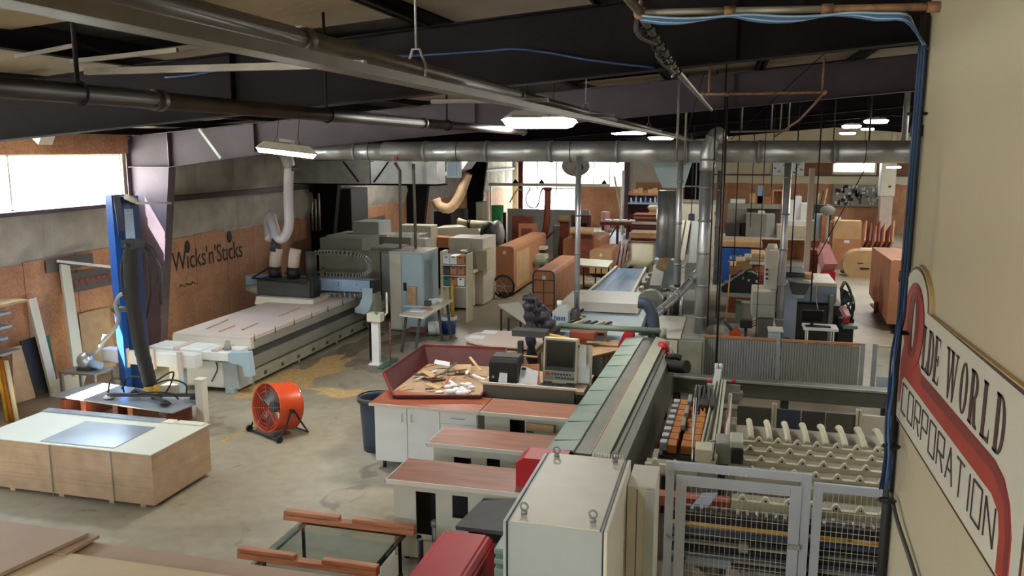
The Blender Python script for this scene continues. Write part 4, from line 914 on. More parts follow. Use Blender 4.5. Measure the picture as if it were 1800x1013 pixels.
# steel stool table with a shiny blower on it
t = thing('small_table', 'small grey steel table beside the blue column', 'table', (-10.9, 11.75, 0))
g = G(); g.box(-11.2, -10.45, 11.5, 12.0, .44, .47, .005); part('table_top', g, 'galv_dull', t)
for x, y in ((-11.17, 11.53), (-10.48, 11.53), (-11.17, 11.97), (-10.48, 11.97)): g = G(); g.box(x-.025, x+.025, y-.025, y+.025, 0, .44); part('leg', g, 'galv_dull', t)
t = thing('blower', 'shiny metal blower with a curved pipe standing on the small steel table', 'blower', (-10.85, 11.75, .47))
g = G(); g.ball((-10.85, 11.75, .63), .15, (1, .8, 1), 18); part('housing', g, 'galv', t)
g = G(); g.cyl((-10.78, 11.75, .60), (-10.52, 11.75, .56), .08, .06, n=14); part('motor', g, 'blue_pale', t)
g = G(); g.tube(cat([(-10.8, 11.75, .74), (-10.62, 11.75, .80), (-10.5, 11.8, .95), (-10.47, 11.85, 1.1)], 5), .04, 10); part('outlet_pipe', g, 'galv_dull', t)
g = G(); g.box(-10.95, -10.7, 11.65, 11.85, .471, .52); part('foot', g, 'dark_grey', t)
# shiny strips on top of the OSB
g = G(); g.bar(xp(100, 459, -11.85), xp(200, 470, -11.5), .03, .05); solo('metal_strip', g, 'white', 'bright white strip resting across the angled frame below the window', 'strip')
# clamp lamp on the window head
g = G(); p = xp(70, 240, -11.4); g.prism('y', [(p.x-.12, p.z+.05), (p.x+.18, p.z+.02), (p.x+.10, p.z-.14)], p.y-.15, p.y+.15); solo('window_flap', g, 'enamel', 'crumpled white flap hanging over the top of the left window', 'flap')
# ================================================================== MIDDLE: saw, bin, desk, sander, trolleys
def pb(x0, y0, x1, y1, Y, d, g=None, bev=0, z0=None, dx=0):
    "box whose front face covers that rectangle of the photograph at depth Y, d deep"
    a, b = yp(x0, y0, Y), yp(x1, y1, Y); g = g or G()
    zb = b.z if z0 is None else z0
    return g.box(a.x, b.x+dx, Y, Y+d, zb, a.z, bev)
def world(x0, y0, x1, y1, Y): a, b = yp(x0, y0, Y), yp(x1, y1, Y); return a.x, b.x, b.z, a.z

# --- red scrap bin
t = thing('scrap_bin', 'big maroon steel scrap bin with sloping sides full of offcuts', 'bin', (-4.2, 12, 0))
RZ = .98
tp = [(-4.55, 10.15), (-3.2, 10.6), (-3.2, 12.7), (-4.95, 12.9), (-4.95, 11.1)]
tp = [tuple(zp(*p, RZ)[:2]) for p in ((692, 697), (845, 697), (886, 640), (890, 613), (745, 607), (674, 656))]
cx_, cy_ = sum(p[0] for p in tp)/6, sum(p[1] for p in tp)/6
bt = [(cx_+(x-cx_)*.72, cy_+(y-cy_)*.78) for x, y in tp]; n = len(tp)
for i in range(n):
    j = (i+1) % n; g = G(); g.quad((*tp[i], RZ), (*tp[j], RZ), (*bt[j], .45), (*bt[i], .45), th=.012); part('side_plate', g, 'maroon', t)
    g = G(); g.bar((*tp[i], RZ), (*tp[j], RZ), .03, .035); part('rim', g, 'red_dark' if i % 2 else 'maroon', t)
g = G(); g.prism('z', bt, .44, .45); part('floor_plate', g, 'maroon', t)
for x, y in bt[:2]+bt[3:5]: g = G(); g.box(x-.05+(.1 if x < cx_ else -.1), x+.05+(.1 if x < cx_ else -.1), y-.04, y+.04, 0, .44); part('leg', g, 'dark_grey', t)
r_ = random.Random(11)
g = G(); g.prism('z', [(cx_+(x-cx_)*.86, cy_+(y-cy_)*.88) for x, y in tp], .451, .70); part('scrap_fill', g, 'mdf', t)['kind'] = 'stuff'
for i in range(34):
    u, v = r_.uniform(-.42, .42), r_.uniform(-.42, .42); x = cx_+u*1.35; y = cy_+v*2.1; L_ = r_.uniform(.12, .5); a = r_.uniform(0, PI)
    g = G(); wd = r_.choice((.03, .05, .12, .25)); g.box(-L_/2, L_/2, -wd/2, wd/2, -.008, .008)
    g.xform(Matrix.Translation((x, y, r_.uniform(.75, .84))) @ Matrix.Rotation(a, 4, 'Z') @ Matrix.Rotation(r_.uniform(-.25, .25), 4, 'Y'))
    part('wood_offcut', g, r_.choice(('wood', 'wood_pale', 'mdf', 'paper', 'saw_grey', 'cardboard_pale')), t)
for i in range(14):
    x = cx_+r_.uniform(.05, .5); y = cy_-r_.uniform(.1, .8); g = G(); g.ball((x, y, .82), r_.uniform(.03, .06), (1.3, 1, .7), 7); part('crumpled_paper', g, 'paper', t)
g = G(); g.bar(zp(826, 628, 1.0), zp(845, 652, .86), .04, .015); part('wood_offcut', g, 'wood_pale', t)

# --- base cabinet with red brown counter
t = thing('base_cabinet', 'white two-door base cabinet with a red brown laminate top', 'cabinet', (-3.8, 10.2, 0))
g = G(); g.box(-4.52, -3.06, 9.92, 10.42, .11, .90, .004); part('carcass', g, 'white', t)
g = G(); g.box(-4.56, -3.02, 9.84, 10.46, .905, .945, .004); tpz = part('counter_top', g, 'laminate_red', t)
g = G(); g.box(-4.565, -3.02, 9.83, 9.842, .905, .942); part('edge_trim', g, 'off_white', t)
for i, (x0, x1, z0) in enumerate(((-4.515, -4.05, .12), (-4.04, -3.585, .12), (-3.575, -3.07, .12))):
    g = G(); g.box(x0, x1, 9.90, 9.918, z0, .895 if i < 2 else .72, .003); d = part('door', g, 'white', t)
    if i < 2: hx = x1-.06 if i == 0 else x0+.06; g = G(); g.tube([(hx, 9.90, .70), (hx, 9.87, .71), (hx, 9.87, .80), (hx, 9.90, .81)], .006, 6); part('handle', g, 'galv', d)
g = G(); g.box(-3.575, -3.07, 9.90, 9.918, .73, .895, .003); d = part('drawer', g, 'white', t); g = G(); g.tube([(-3.42, 9.9, .81), (-3.41, 9.87, .81), (-3.25, 9.87, .81), (-3.24, 9.9, .81)], .006, 6); part('handle', g, 'galv', d)
for x in (-4.42, -3.7, -3.15): g = G(); g.cyl((x, 9.98, 0), (x, 9.98, .11), .025, n=10); part('foot', g, 'black', t); g = G(); g.cyl((x, 10.36, 0), (x, 10.36, .11), .025, n=10); part('foot', g, 'black', t)
# --- round rubbish bin
t = thing('rubbish_bin', 'dark blue grey round plastic bin beside the white base cabinet', 'bin', (-4.78, 10.62, 0))
g = G(); g.lathe((-4.80, 10.6, 0), [(.0, .0), (.20, 0), (.215, .3), (.24, .74), (.265, .75), (.265, .79), (.245, .79), (.235, .75), (.19, .02), (0, .02)], 28); part('body', g, 'bin_blue', t)
g = G(); g.lathe((-4.80, 10.6, 0), [(.25, .73), (.275, .735), (.275, .80), (.25, .805)], 28); part('rim', g, 'dark_grey', t)

# --- beam saw: laminate tables, saw beam, side body
SK = .03
def sx_at(y): return (y-8.2)*.031
def skew(g):
    for v in g.bm.verts: v.co.x += sx_at(v.co.y)
    return g
t = thing('beam_saw', 'long panel beam saw with a green and grey topped beam', 'beam saw', (-1.4, 10.8, 0))
Y0, Y1 = 8.05, 13.55
g = G(); g.box(-1.62, -1.02, Y0, Y1, .12, 1.16); skew(g); bd = part('beam_body', g, 'saw_grey', t)
n = 17
for i in range(n):
    ya = Y0+(Y1-Y0)*i/n; yb = Y0+(Y1-Y0)*(i+1)/n; g = G(); g.prism('y', [(-1.72, 1.165+.012*(i % 2)), (-1.44, 1.20), (-1.44, 1.225), (-1.72, 1.19+.012*(i % 2))], ya+.004, yb-.004); skew(g); part('green_slat', g, 'saw_green', t)
g = G(); g.prism('y', [(-1.74, 1.0), (-1.62, 1.0), (-1.62, 1.17), (-1.74, 1.19)], Y0, Y1); skew(g); part('slat_fascia', g, 'saw_green', t)
g = G(); g.box(-1.44, -1.26, Y0, Y1, 1.16, 1.20); skew(g); part('dark_rail', g, 'saw_grey', t)
g = G(); g.prism('y', [(-1.26, 1.16), (-1.10, 1.16), (-1.08, 1.195), (-1.24, 1.235)], Y0-.02, Y1); skew(g); part('pale_rail', g, 'saw_light', t)
g = G(); g.box(-1.255, -1.245, Y0+.1, Y1-1.8, 1.236, 1.242); skew(g); part('scale_strip', g, 'amber', t)
g = G(); g.prism('y', [(-1.02, .35), (-.90, .40), (-.95, 1.05), (-1.06, 1.15)], Y0+.1, Y1-.05); skew(g); part('side_cover', g, 'saw_grey', t)
for i in range(9):
    yy = 8.7+i*.52; g = G(); g.box(-.955, -.925, yy, yy+.12, .58, .72); skew(g); part('side_slot', g, 'black' if i % 2 else 'cream_roller', t)
g = G(); g.box(-.92, -.86, Y0+.2, Y1, .12, .2); skew(g); part('bottom_rail', g, 'red_dark', t)
for yy in (8.3, 10.2, 12.1, 13.3): g = G(); g.box(-1.55, -1.1, yy-.08, yy+.08, 0, .12); skew(g); part('foot', g, 'dark_grey', t)
g = G(); g.prism('y', [(-1.98, .78), (-1.50, .78), (-1.48, 1.22), (-1.90, 1.22), (-1.98, 1.16)], 7.72, 8.03); part('end_guard', g, 'red', t)
g = G(); g.prism('y', [(-1.72, 1.0), (-1.46, 1.0), (-1.46, 1.24), (-1.62, 1.25)], Y1+.02, Y1+.35); part('end_guard', g, 'red', t)
g = G(); g.box(-1.48, -1.2, 7.78, 8.05, .9, 1.17, .01); part('saw_motor', g, 'dark_grey', t)
g = G(); g.box(-1.52, -1.15, Y1, Y1+.4, .1, 1.15); part('end_body', g, 'saw_grey', t)
# red post and black dust hose at the far end
a = yp(1165, 640, 13.0); g = G(); g.box(a.x-.11, a.x+.09, 12.95, 13.15, 0, 1.12, .01); part('red_post', g, 'red', t)
g = G(); g.cyl((a.x-.01, 13.05, 1.12), (a.x-.01, 13.05, 1.26), .11, .07, n=12); part('red_post', g, 'red', t)
g = G(); g.tube(cat([yp(1150, 632, 12.8), yp(1165, 640, 12.7), yp(1190, 645, 12.6), yp(1208, 645, 12.5)], 5), .10, 12); part('black_motor', g, 'rubber', t)
g = G(); g.tube(cat([yp(1172, 629, 12.8), yp(1185, 627, 12.8), yp(1198, 630, 12.8)], 5), .05, 10); part('black_motor', g, 'rubber', t)
for i in range(6):
    x = 1143+i*2.2; g = G(); g.tube(cat([yp(x, 615+i*3, 12.9), yp(x+3, 650, 12.5), yp(x-2, 690, 12.2), yp(x+2-i, 720, 12.1)], 5), .013, 5); part('cable', g, 'black' if i % 2 else 'galv_dull', t)
# tables feeding the saw
def saw_table(yb, x0, x1, top, lab, holes, zt=.92, legx=None):
    t = thing('saw_table', lab, 'table', (x0, yb, 0)); w_ = .60
    g = G(); g.box(x0, x1, yb, yb+w_, zt-.025, zt, .003); part('table_top', g, top, t)
    g = G(); g.box(x0-.01, x1, yb-.015, yb, zt-.05, zt-.002); part('edge_trim', g, 'off_white', t)
    g = G(); g.tube([(x0-.02, yb+.02, zt-.04), (x0-.02, yb+w_-.02, zt-.04)], .025, 8); part('edge_roller', g, 'galv', t)
    hx = sorted(holes); xs = x0+.05
    # side apron split around the openings so they are real holes
    for (a, b, z0, z1) in hx:
        g = G(); g.box(xs, a, yb+.03, yb+.05, .06 if legx is None or xs < legx else .5, zt-.03); part('side_panel', g, 'counter_side', t)
        g = G(); g.box(a, b, yb+.03, yb+.05, z1, zt-.03); part('side_panel', g, 'counter_side', t)
        if z0 > .1: g = G(); g.box(a, b, yb+.03, yb+.05, .06, z0); part('side_panel', g, 'counter_side', t)
        xs = b
    g = G(); g.box(xs, x1-.02, yb+.03, yb+.05, .55, zt-.03); part('side_panel', g, 'counter_side', t)
    g = G(); g.box(x0+.05, x0+.07, yb+.05, yb+w_-.03, .06, zt-.03); part('end_panel', g, 'counter_side', t)
    g = G(); g.box(x0+.07, x1-.05, yb+w_-.05, yb+w_-.03, .06, zt-.03); part('rear_panel', g, 'dark_grey', t)
    for x in (x0+.15, x1-.2):
        for y in (yb+.12, yb+w_-.12): g = G(); g.cyl((x, y, 0), (x, y, .07), .03, n=8); part('foot', g, 'black', t)
    return t
saw_table(7.55, -3.32, -1.80, 'laminate', 'nearest laminate saw table with a tall dark opening in its side', [(-3.02, -2.80, .25, .80), (-2.62, -2.45, .55, .80)])
saw_table(8.67, -3.28, -1.80, 'laminate', 'middle laminate saw table with two small square openings', [(-2.98, -2.77, .55, .76), (-2.58, -2.42, .50, .78)])
saw_table(9.86, -3.01, -1.74, 'laminate', 'farthest laminate saw table beside the red brown counter', [(-2.62, -2.42, .68, .86), (-2.40, -2.3, .7, .84)], .945)
g = G(); pb(925, 745, 973, 762, 9.8, .05, g); solo('cardboard_flap', g, 'cardboard_pale', 'small brown cardboard flap fixed under the farthest saw table', 'cardboard')
# floor rail / tray between the tables
t = thing('scrap_tray', 'black ribbed tray with rounded corners below the nearest saw table', 'tray', (-2.1, 7.1, 0))
g = G(); g.quad(yp(800, 925, 6.95), yp(888, 935, 6.75), yp(905, 880, 7.45), yp(850, 876, 7.5), th=.04); part('tray', g, 'dark_grey', t)
for x, y in ((-2.75, 7.0), (-2.0, 6.9)): g = G(); g.cyl((x, y, 0), (x, y, .58), .03, n=8); part('leg', g, 'black', t)
g = G(); g.bar(zp(770, 985, .02), zp(835, 905, .35), .03, .05); part('rail', g, 'steel_dark', t)
g = G(); a = zp(765, 955, .2); g.cyl((a.x, a.y, 0), (a.x, a.y, .4), .035, n=10); g.ball((a.x, a.y, .42), .05, n=8); part('valve', g, 'galv_dull', t)
# --- red hooded unit near the camera
t = thing('red_unit', 'glossy red hooded machine unit at the bottom edge beside the grey cabinet', 'machine', (-2.2, 6.3, 0))
g = G(); g.prism('y', [(-2.62, .30), (-1.92, .30), (-1.92, .80), (-1.98, .86), (-2.38, .86), (-2.46, .78)], 5.6, 6.72)
bmesh.ops.bevel(g.bm, geom=g.bm.edges[:], offset=.02, segments=2, affect='EDGES'); part('hood', g, 'red', t)
g = G(); g.box(-2.55, -1.95, 5.7, 6.65, .0, .30); part('base', g, 'dark_grey', t)
g = G(); g.box(-1.915, -1.905, 5.8, 6.4, .35, .72); part('side_cover', g, 'red_dark', t)
for i in range(3): g = G(); pb(868, 965+i*17, 890, 978+i*17, 6.0, .5, g, .01, z0=0 if i == 2 else None); solo('pale_cover', g, 'saw_green', ('upper', 'middle', 'lower')[i]+' pale ribbed cover between the red unit and the grey cabinet', 'cover')

# --- grey control cabinet
t = thing('control_cabinet', 'large pale grey control cabinet with four lifting eyes on top', 'cabinet', (-1.05, 5.75, 0))
g = G(); g.box(-1.37, -.71, 5.1, 6.42, .05, 1.80, .006); part('body', g, 'cabinet_grey', t)
g = G(); g.box(-1.345, -.735, 5.1, 6.41, 1.801, 1.812, .003); part('roof_plate', g, 'off_white', t)
g = G(); g.box(-1.40, -1.375, 5.1, 6.42, .05, 1.80, .004); part('door', g, 'cabinet_grey', t)
g = G(); g.box(-.705, -.68, 5.08, 6.42, .05, 1.81, .004); part('door', g, 'off_white', t)
g = G(); g.box(-1.374, -1.366, 5.09, 6.42, .05, 1.806); part('door_seal', g, 'black', t); g = G(); g.box(-.716, -.706, 5.09, 6.42, .05, 1.806); part('door_seal', g, 'black', t)
for x, y in ((-1.28, 5.22), (-.80, 5.22), (-1.28, 6.34), (-.80, 6.34)):
    g = G(); g.cyl((x, y, 1.812), (x, y, 1.84), .022, n=12); e = part('lifting_eye', g, 'galv_dull', t)
    g = G(); g.tube([(x+.026*math.cos(a), y, 1.866+.026*math.sin(a)) for a in [i*PI/6 for i in range(12)]], .008, 6, closed=True); part('ring', g, 'galv_dull', e)
g = G(); [g.box(-1.0+i*.022, -.99+i*.022, 6.43, 6.46, 1.77, 1.83) for i in range(12)]; part('vent_comb', g, 'off_white', t)['kind'] = 'stuff'
g = G(); g.box(-1.4, -.68, 5.08, 6.42, 0, .05); part('plinth', g, 'dark_grey', t)
t = thing('side_cabinet', 'narrow pale cabinet standing between the control cabinet and the mesh gate', 'cabinet', (-.56, 6.5, 0))
g = G(); g.box(-.675, -.46, 6.15, 6.62, .0, 1.70, .005); part('body', g, 'off_white', t); g = G(); g.box(-.60, -.595, 6.14, 6.15, .05, 1.68); part('door_seam', g, 'dark_grey', t)
g = G(); g.box(-.53, -.46, 6.1, 6.15, .05, 1.69); part('door', g, 'cabinet_grey', t)

# --- control desk with printer, clipboards and monitor
t = thing('control_desk', 'brown grey metal control desk tray behind the red brown counter', 'desk', (-2.5, 11, 0))
x0, x1, z0, z1 = world(845, 689, 1010, 726, 10.55)
g = G(); g.box(-3.18, -1.9, 10.56, 10.60, .80, 1.13); part('front_panel', g, 'saw_grey', t)
g = G(); g.box(-3.18, -1.78, 10.6, 11.5, 1.04, 1.08); part('desk_top', g, 'board_brown', t)
g = G(); g.box(-3.2, -1.86, 10.53, 10.56, 1.11, 1.14); part('front_lip', g, 'off_white', t)
g = G(); g.box(-2.42, -1.95, 10.66, 10.86, 1.08, 1.10); part('keyboard_tray', g, 'dark_grey', t)
for i in range(10):
    for j in range(3): g = G(); g.box(-2.40+i*.043, -2.365+i*.043, 10.68+j*.055, 10.72+j*.055, 1.10, 1.108); part('key', g, 'black', t)
g = G(); g.box(-3.1, -3.0, 10.65, 11.4, 0, 1.04); part('leg_panel', g, 'saw_grey', t)
g = G(); g.box(-1.98, -1.88, 10.65, 11.4, 0, 1.04); part('leg_panel', g, 'saw_grey', t)
def desk_z(): return 1.08
t = thing('label_printer', 'black label printer with a white strip of labels hanging out', 'printer', (-2.95, 10.9, 1.08))
g = G(); g.prism('x', [(10.68, 1.081), (11.1, 1.081), (11.1, 1.42), (10.74, 1.44), (10.68, 1.38)], -3.13, -2.73); bmesh.ops.bevel(g.bm, geom=g.bm.edges[:], offset=.012, segments=2, affect='EDGES'); part('housing', g, 'black', t)
g = G(); g.box(-2.98, -2.85, 10.672, 10.679, 1.24, 1.27); part('slot', g, 'dark_grey', t)
g = G(); g.quad((-2.97, 10.67, 1.25), (-2.86, 10.67, 1.25), (-2.85, 10.61, 1.10), (-2.98, 10.61, 1.10), th=.003); part('label_strip', g, 'paper', t)
g = G(); g.cyl((-3.07, 10.676, 1.18), (-3.07, 10.684, 1.18), .02, n=12); part('button', g, 'machine_grey', t)
g = G(); g.box(-3.12, -2.74, 10.8, 11.05, 1.437, 1.447); part('lid_panel', g, 'dark_grey', t)
r_ = random.Random(4)
for i in range(4): x = -2.83+i*.06; g = G(); g.ball((x, 10.66, 1.10), .03, (1.2, .8, .7), 8); solo('crumpled_label', g, 'paper', ('first', 'second', 'third', 'fourth')[i]+' crumpled label from the left in front of the black printer', 'paper', 'crumpled labels')
t = thing('clipboard', 'white papers on a brown clipboard standing left of the monitor', 'clipboard', (-2.55, 10.9, 1.08))
g = G(); g.quad(yp(895, 688, 10.75), yp(950, 690, 10.75), yp(948, 640, 10.95), yp(905, 640, 10.95), th=.008); part('board', g, 'wood', t)
g = G(); g.quad(yp(905, 684, 10.74), yp(943, 687, 10.74), yp(947, 646, 10.93), yp(910, 644, 10.93), th=-.006); part('paper', g, 'paper', t)
g = G(); a = yp(921, 648, 10.9); g.box(a.x-.03, a.x+.03, 10.88, 10.905, a.z-.015, a.z+.015); part('clip', g, 'black', t)
t = thing('pipe_easel', 'orange brown tube frame holding the clipboard beside the monitor', 'frame', (-2.6, 11.1, 1.08))
g = G(); g.tube(cat([yp(901, 680, 11.0), yp(906, 640, 11.1), yp(908, 630, 11.1), yp(914, 626, 11.1), yp(945, 628, 11.1)], 4), .014, 8); part('tube_frame', g, 'cardboard_pale', t)
t = thing('control_monitor', 'cream framed machine control monitor with a black screen and buttons', 'monitor', (-2.15, 11, 1.08))
T = Matrix.Translation((-2.18, 10.92, 1.10)) @ Matrix.Rotation(R(-4), 4, 'Z') @ Matrix.Rotation(R(-6), 4, 'X')
def loc(g): return g.xform(T)
W_ = .245
g = G(); g.box(-W_, W_, 0, .09, 0, .60, .012); part('housing', g, 'bone', t) if 0 else None
g = G(); loc(g.box(-W_, W_, 0, .10, 0, .62, .012)); part('housing', g, 'bone', t)
g = G(); loc(g.box(-W_+.03, W_-.03, -.006, .0, .16, .585)); bz = part('bezel', g, 'dark_grey', t)
g = G(); loc(g.box(-W_+.055, W_-.055, -.012, -.006, .22, .56)); part('screen', g, 'screen', bz)
g = G(); loc(g.box(-W_+.03, W_-.03, -.006, .0, .03, .15)); kp = part('button_panel', g, 'machine_grey', t)
for j in range(2):
    for i in range(7): g = G(); x = -.10+i*.042+(.06 if j else 0); x = min(x, .2); loc(g.cyl((x, -.018, .115-.05*j), (x, -.006, .115-.05*j), .012, n=8)); part('button', g, 'black', kp)
g = G(); loc(g.cyl((-.175, -.012, .115), (-.175, -.006, .115), .036, n=16)); part('stop_ring', g, 'yellow', kp); g = G(); loc(g.cyl((-.175, -.035, .115), (-.175, -.012, .115), .022, n=16)); part('stop_button', g, 'red', kp)
g = G(); g.box(-2.28, -2.08, 10.9, 11.05, 1.082, 1.11); part('stand', g, 'bone', t)
t = thing('paper_board', 'white board with clipped papers fixed at the right of the monitor', 'paper board', (-1.8, 11.1, 1.1))
g = G(); g.quad(yp(1004, 690, 11.0), yp(1039, 695, 11.0), yp(1042, 608, 11.1), yp(1003, 604, 11.1), th=.01); part('board', g, 'off_white', t)
g = G(); g.quad(yp(1005, 645, 10.96), yp(1030, 646, 10.96), yp(1031, 608, 11.05), yp(1006, 606, 11.05), th=-.006); part('paper', g, 'paper', t)
g = G(); g.quad(yp(1008, 672, 10.97), yp(1036, 675, 10.97), yp(1037, 640, 11.02), yp(1010, 640, 11.02), th=-.004); part('paper', g, 'paper', t)
g = G(); a = yp(1015, 609, 11.0); g.box(a.x-.03, a.x+.03, 10.985, 11.01, a.z-.02, a.z+.02); part('clip', g, 'black', t)
g = G(); g.box(-1.8, -1.76, 11.03, 11.07, 1.08, 1.3); part('support', g, 'bone', t)

# --- bent grey pipe and rail behind the saw
t = thing('rail_pipe', 'grey green pipe rail with an upright at its left end behind the monitor', 'pipe rail', (-2.4, 13.8, 0))
a, b = yp(979, 572, 13.8), yp(1166, 578, 13.8); b.z = a.z
g = G(); g.cyl(a, b, .05, n=14); part('rail', g, 'saw_green', t)
g = G(); g.cyl((a.x, a.y, 0), (a.x, a.y, a.z+.05), .055, n=14); part('upright', g, 'machine_grey', t)
g = G(); g.cyl((b.x, b.y, b.z+.05), (b.x, b.y, b.z-.15), .06, n=12); part('elbow', g, 'machine_grey', t)
pts = cat([yp(1150, 600, 13.9), yp(1149, 570, 13.9), yp(1145, 548, 13.9), yp(1135, 534, 13.9), yp(1122, 532, 13.9)], 7)
g = G(); g.tube([(pts[0].x, pts[0].y, .9)]+pts, .10, 14); solo('bent_hose', g, 'bin_blue', 'dark grey blue bent dust pipe rising hooked behind the saw', 'hose')
a = yp(1150, 600, 13.9)
# --- machine block with cream top right of it
t = thing('machine_block', 'low cream topped machine block behind the fence end', 'machine', (-.9, 16, 0))
g = G(); g.box(-1.30, -.32, 15.0, 17.4, .05, .88, .01); part('body', g, 'machine_green', t)
g = G(); g.box(-1.32, -.75, 14.97, 17.0, .885, .91, .005); part('top_plate', g, 'off_white', t)
g = G(); g.box(-.72, -.32, 15.0, 17.3, .885, .90, .004); part('top_plate', g, 'machine_grey', t)
g = G(); g.box(-1.28, -.80, 14.97, 14.99, .1, .86); part('front_panel', g, 'off_white', t); g = G(); g.box(-.78, -.36, 14.97, 14.99, .1, .86, .005); part('front_panel', g, 'machine_green', t)

# --- pale blue saw machine with red badge
t = thing('edge_machine', 'pale blue machine bed with a red badge and beige hood', 'machine', (-2.6, 16.6, 0))
g = G(); g.prism('x', [(14.9, .1), (18.5, .1), (18.5, .95), (17.0, 1.0), (15.2, .84), (14.9, .7)], -3.3, -1.55); part('body', g, 'light_blue', t)
g = G(); g.prism('x', [(16.6, 1.0), (18.5, .97), (18.5, 1.12), (17.0, 1.12)], -3.35, -1.7); part('hood', g, 'machine_white', t)
a = yp(1056, 565, 15.35); g = G(); g.box(a.x-.10, a.x+.10, 15.10, 15.22, .84, .93, .03); part('badge', g, 'red', t)
a = yp(1105, 585, 14.9); g = G(); g.box(a.x-.2, a.x+.1, 14.88, 14.9, .45, .62); part('blue_label', g, 'blue_pale', t)

# --- outfeed conveyor with blue belt, cream sheet and sander
t = thing('belt_conveyor', 'inclined blue belt conveyor with pale side rails feeding the sander', 'conveyor', (-2.6, 21, 0))
g = G(); g.quad((-3.10, 18.4, .95), (-2.12, 18.5, .95), (-2.25, 23.3, .97), (-2.98, 23.3, .97), th=.05); part('belt', g, 'blue_belt', t)
for i in range(5): u = (i+.5)/5; g = G(); g.quad((-3.10+u*.98-.015, 18.42, .953), (-3.10+u*.98+.015, 18.42, .953), (-2.98+u*.73+.01, 23.2, .975), (-2.98+u*.73-.01, 23.2, .975), th=.002); part('belt_stripe', g, 'blue_pale', t)
for a, b in (((-3.14, 18.4, .95), (-3.02, 23.4, .97)), ((-2.08, 18.4, .95), (-2.2, 23.4, .97))): g = G(); g.bar(a, b, .06, .10); part('side_rail', g, 'off_white', t)
for x, y in ((-3.05, 18.8), (-2.2, 18.8), (-2.95, 23.0), (-2.3, 23.0)): g = G(); g.box(x-.04, x+.04, y-.04, y+.04, 0, .9); part('leg', g, 'machine_grey', t)
for i in range(5): yy = 19.2+i*.8; g = G(); g.box(-2.04, -1.93, yy, yy+.3, .6, .98, .02); part('drive_box', g, ('machine_grey', 'bone')[i % 2], t)
t = thing('cream_sheet', 'large cream curved sheet with a ragged left edge standing over the conveyor', 'sheet', yp(1125, 475, 23.6))
g = G(); n = 10; V = []
for i in range(n+1):
    u = i/n; row = []
    for j in range(7):
        v = j/6; y_ = 23.3+.9*max(0, u-.25); px = 1098+(1-u)*-8*(u < .3)+50*v-(0 if v else (i % 2)*1.5)+(6 if u > .3 else 10*v*0); py = 478-54*u+2*v
        row.append(g.bm.verts.new(yp(px, py, y_)))
    V.append(row)
for i in range(n):
    for j in range(6): g.bm.faces.new((V[i][j], V[i][j+1], V[i+1][j+1], V[i+1][j])).smooth = True
bmesh.ops.solidify(g.bm, geom=g.bm.faces[:], thickness=.015); part('sheet', g, 'bone', t)
g = G(); pb(1104, 424, 1152, 427, 24.0, .1, g); part('top_edge', g, 'maroon', t)
for i, (xa, xb, m) in enumerate(((1082, 1052, 'maroon'), (1088, 1060, 'wood_red'), (1094, 1066, 'maroon'), (1098, 1072, 'wood_red'))):
    g = G(); a, b = yp(xa+8, 428+i*2, 25.2), yp(xb+22, 482+i*2, 24.0); g.bar(a, (b.x, b.y, .02), .05, .25, up=(0, 1, 0)); solo('leaning_plank', g, m, ('first', 'second', 'third', 'fourth')[i]+' from the left of the brown slats leaning left of the cream sheet', 'slat')
t = thing('wide_sander', 'pale blue fronted wide belt sander with a sloping cream top', 'sander', (-1.1, 22.5, 0))
x0, x1, z0, z1 = world(1150, 456, 1183, 530, 21.5)
g = G(); g.box(x0, x1, 21.5, 25.0, .05, z1, .02); part('front_body', g, 'light_blue', t)
g = G(); g.prism('x', [(21.6, z1), (25.2, z1+.0), (25.2, z1+.72), (24.6, z1+.75)], x0+.1, x0+.75); part('sloping_top', g, 'machine_white', t)
for i in range(3): g = G(); g.bar((x0+.25+i*.18, 21.7, z1+.04), (x0+.25+i*.18, 24.55, z1+.76), .02, .02); part('top_seam', g, 'dark_grey', t)
g = G(); g.prism('x', [(21.8, .3), (25.4, .3), (25.4, z1+.6), (24.8, z1+.74), (21.8, z1-.1)], x0+.78, x0+1.35); part('side_guard', g, 'cabinet_grey', t)
g = G(); a, b = yp(1200, 470, 21.4), yp(1222, 425, 23.5); g.bar(a, b, .04, .05); part('guard_bar', g, 'white', t)
a, b = yp(1159, 468, 21.3), yp(1152, 505, 20.4); g = G(); g.bar(a, b, .28, .10); part('control_arm', g, 'machine_grey', t); g = G(); g.ball(a+Vector((.05, 0, .12)), .1, n=10); part('lamp_head', g, 'bone', t)
g = G(); g.tube([yp(1150, 510, 20.5), yp(1148, 525, 20.3), yp(1150, 560, 20.0)], .06, 8); part('arm_post', g, 'machine_grey', t)
g = G(); g.box(x0+.05, x1+.7, 19.4, 21.3, .3, .82, .03); part('infeed_table', g, 'machine_grey', t)
g = G(); g.box(x0, x1+.6, 19.5, 21.0, 0, .3); part('plinth', g, 'dark_grey', t)
for i in range(6): a = yp(1160+i*7, 505+(i % 3)*3, 20.6); g = G(); g.ball(a, .06+.02*(i % 2), (1, 1, .7), 8); part('fitting', g, ('bone', 'galv', 'dark_grey')[i % 3], t)
t = thing('dust_blower', 'dark round blower housing below the slanting branch duct', 'blower', yp(1165, 545, 18))
a = yp(1142, 535, 18.0); g = G(); g.cyl((a.x, 17.9, a.z), (a.x, 18.3, a.z), .3, n=20); g.box(a.x-.06, a.x+.06, 18, 18.2, 0, a.z); part('volute', g, 'machine_grey', t)
a = yp(1180, 545, 17.6); g = G(); g.cyl((a.x-.2, a.y, a.z), (a.x+.25, a.y, a.z), .22, n=14); g.box(a.x-.1, a.x+.1, a.y-.1, a.y+.1, 0, a.z); part('motor', g, 'dark_grey', t)
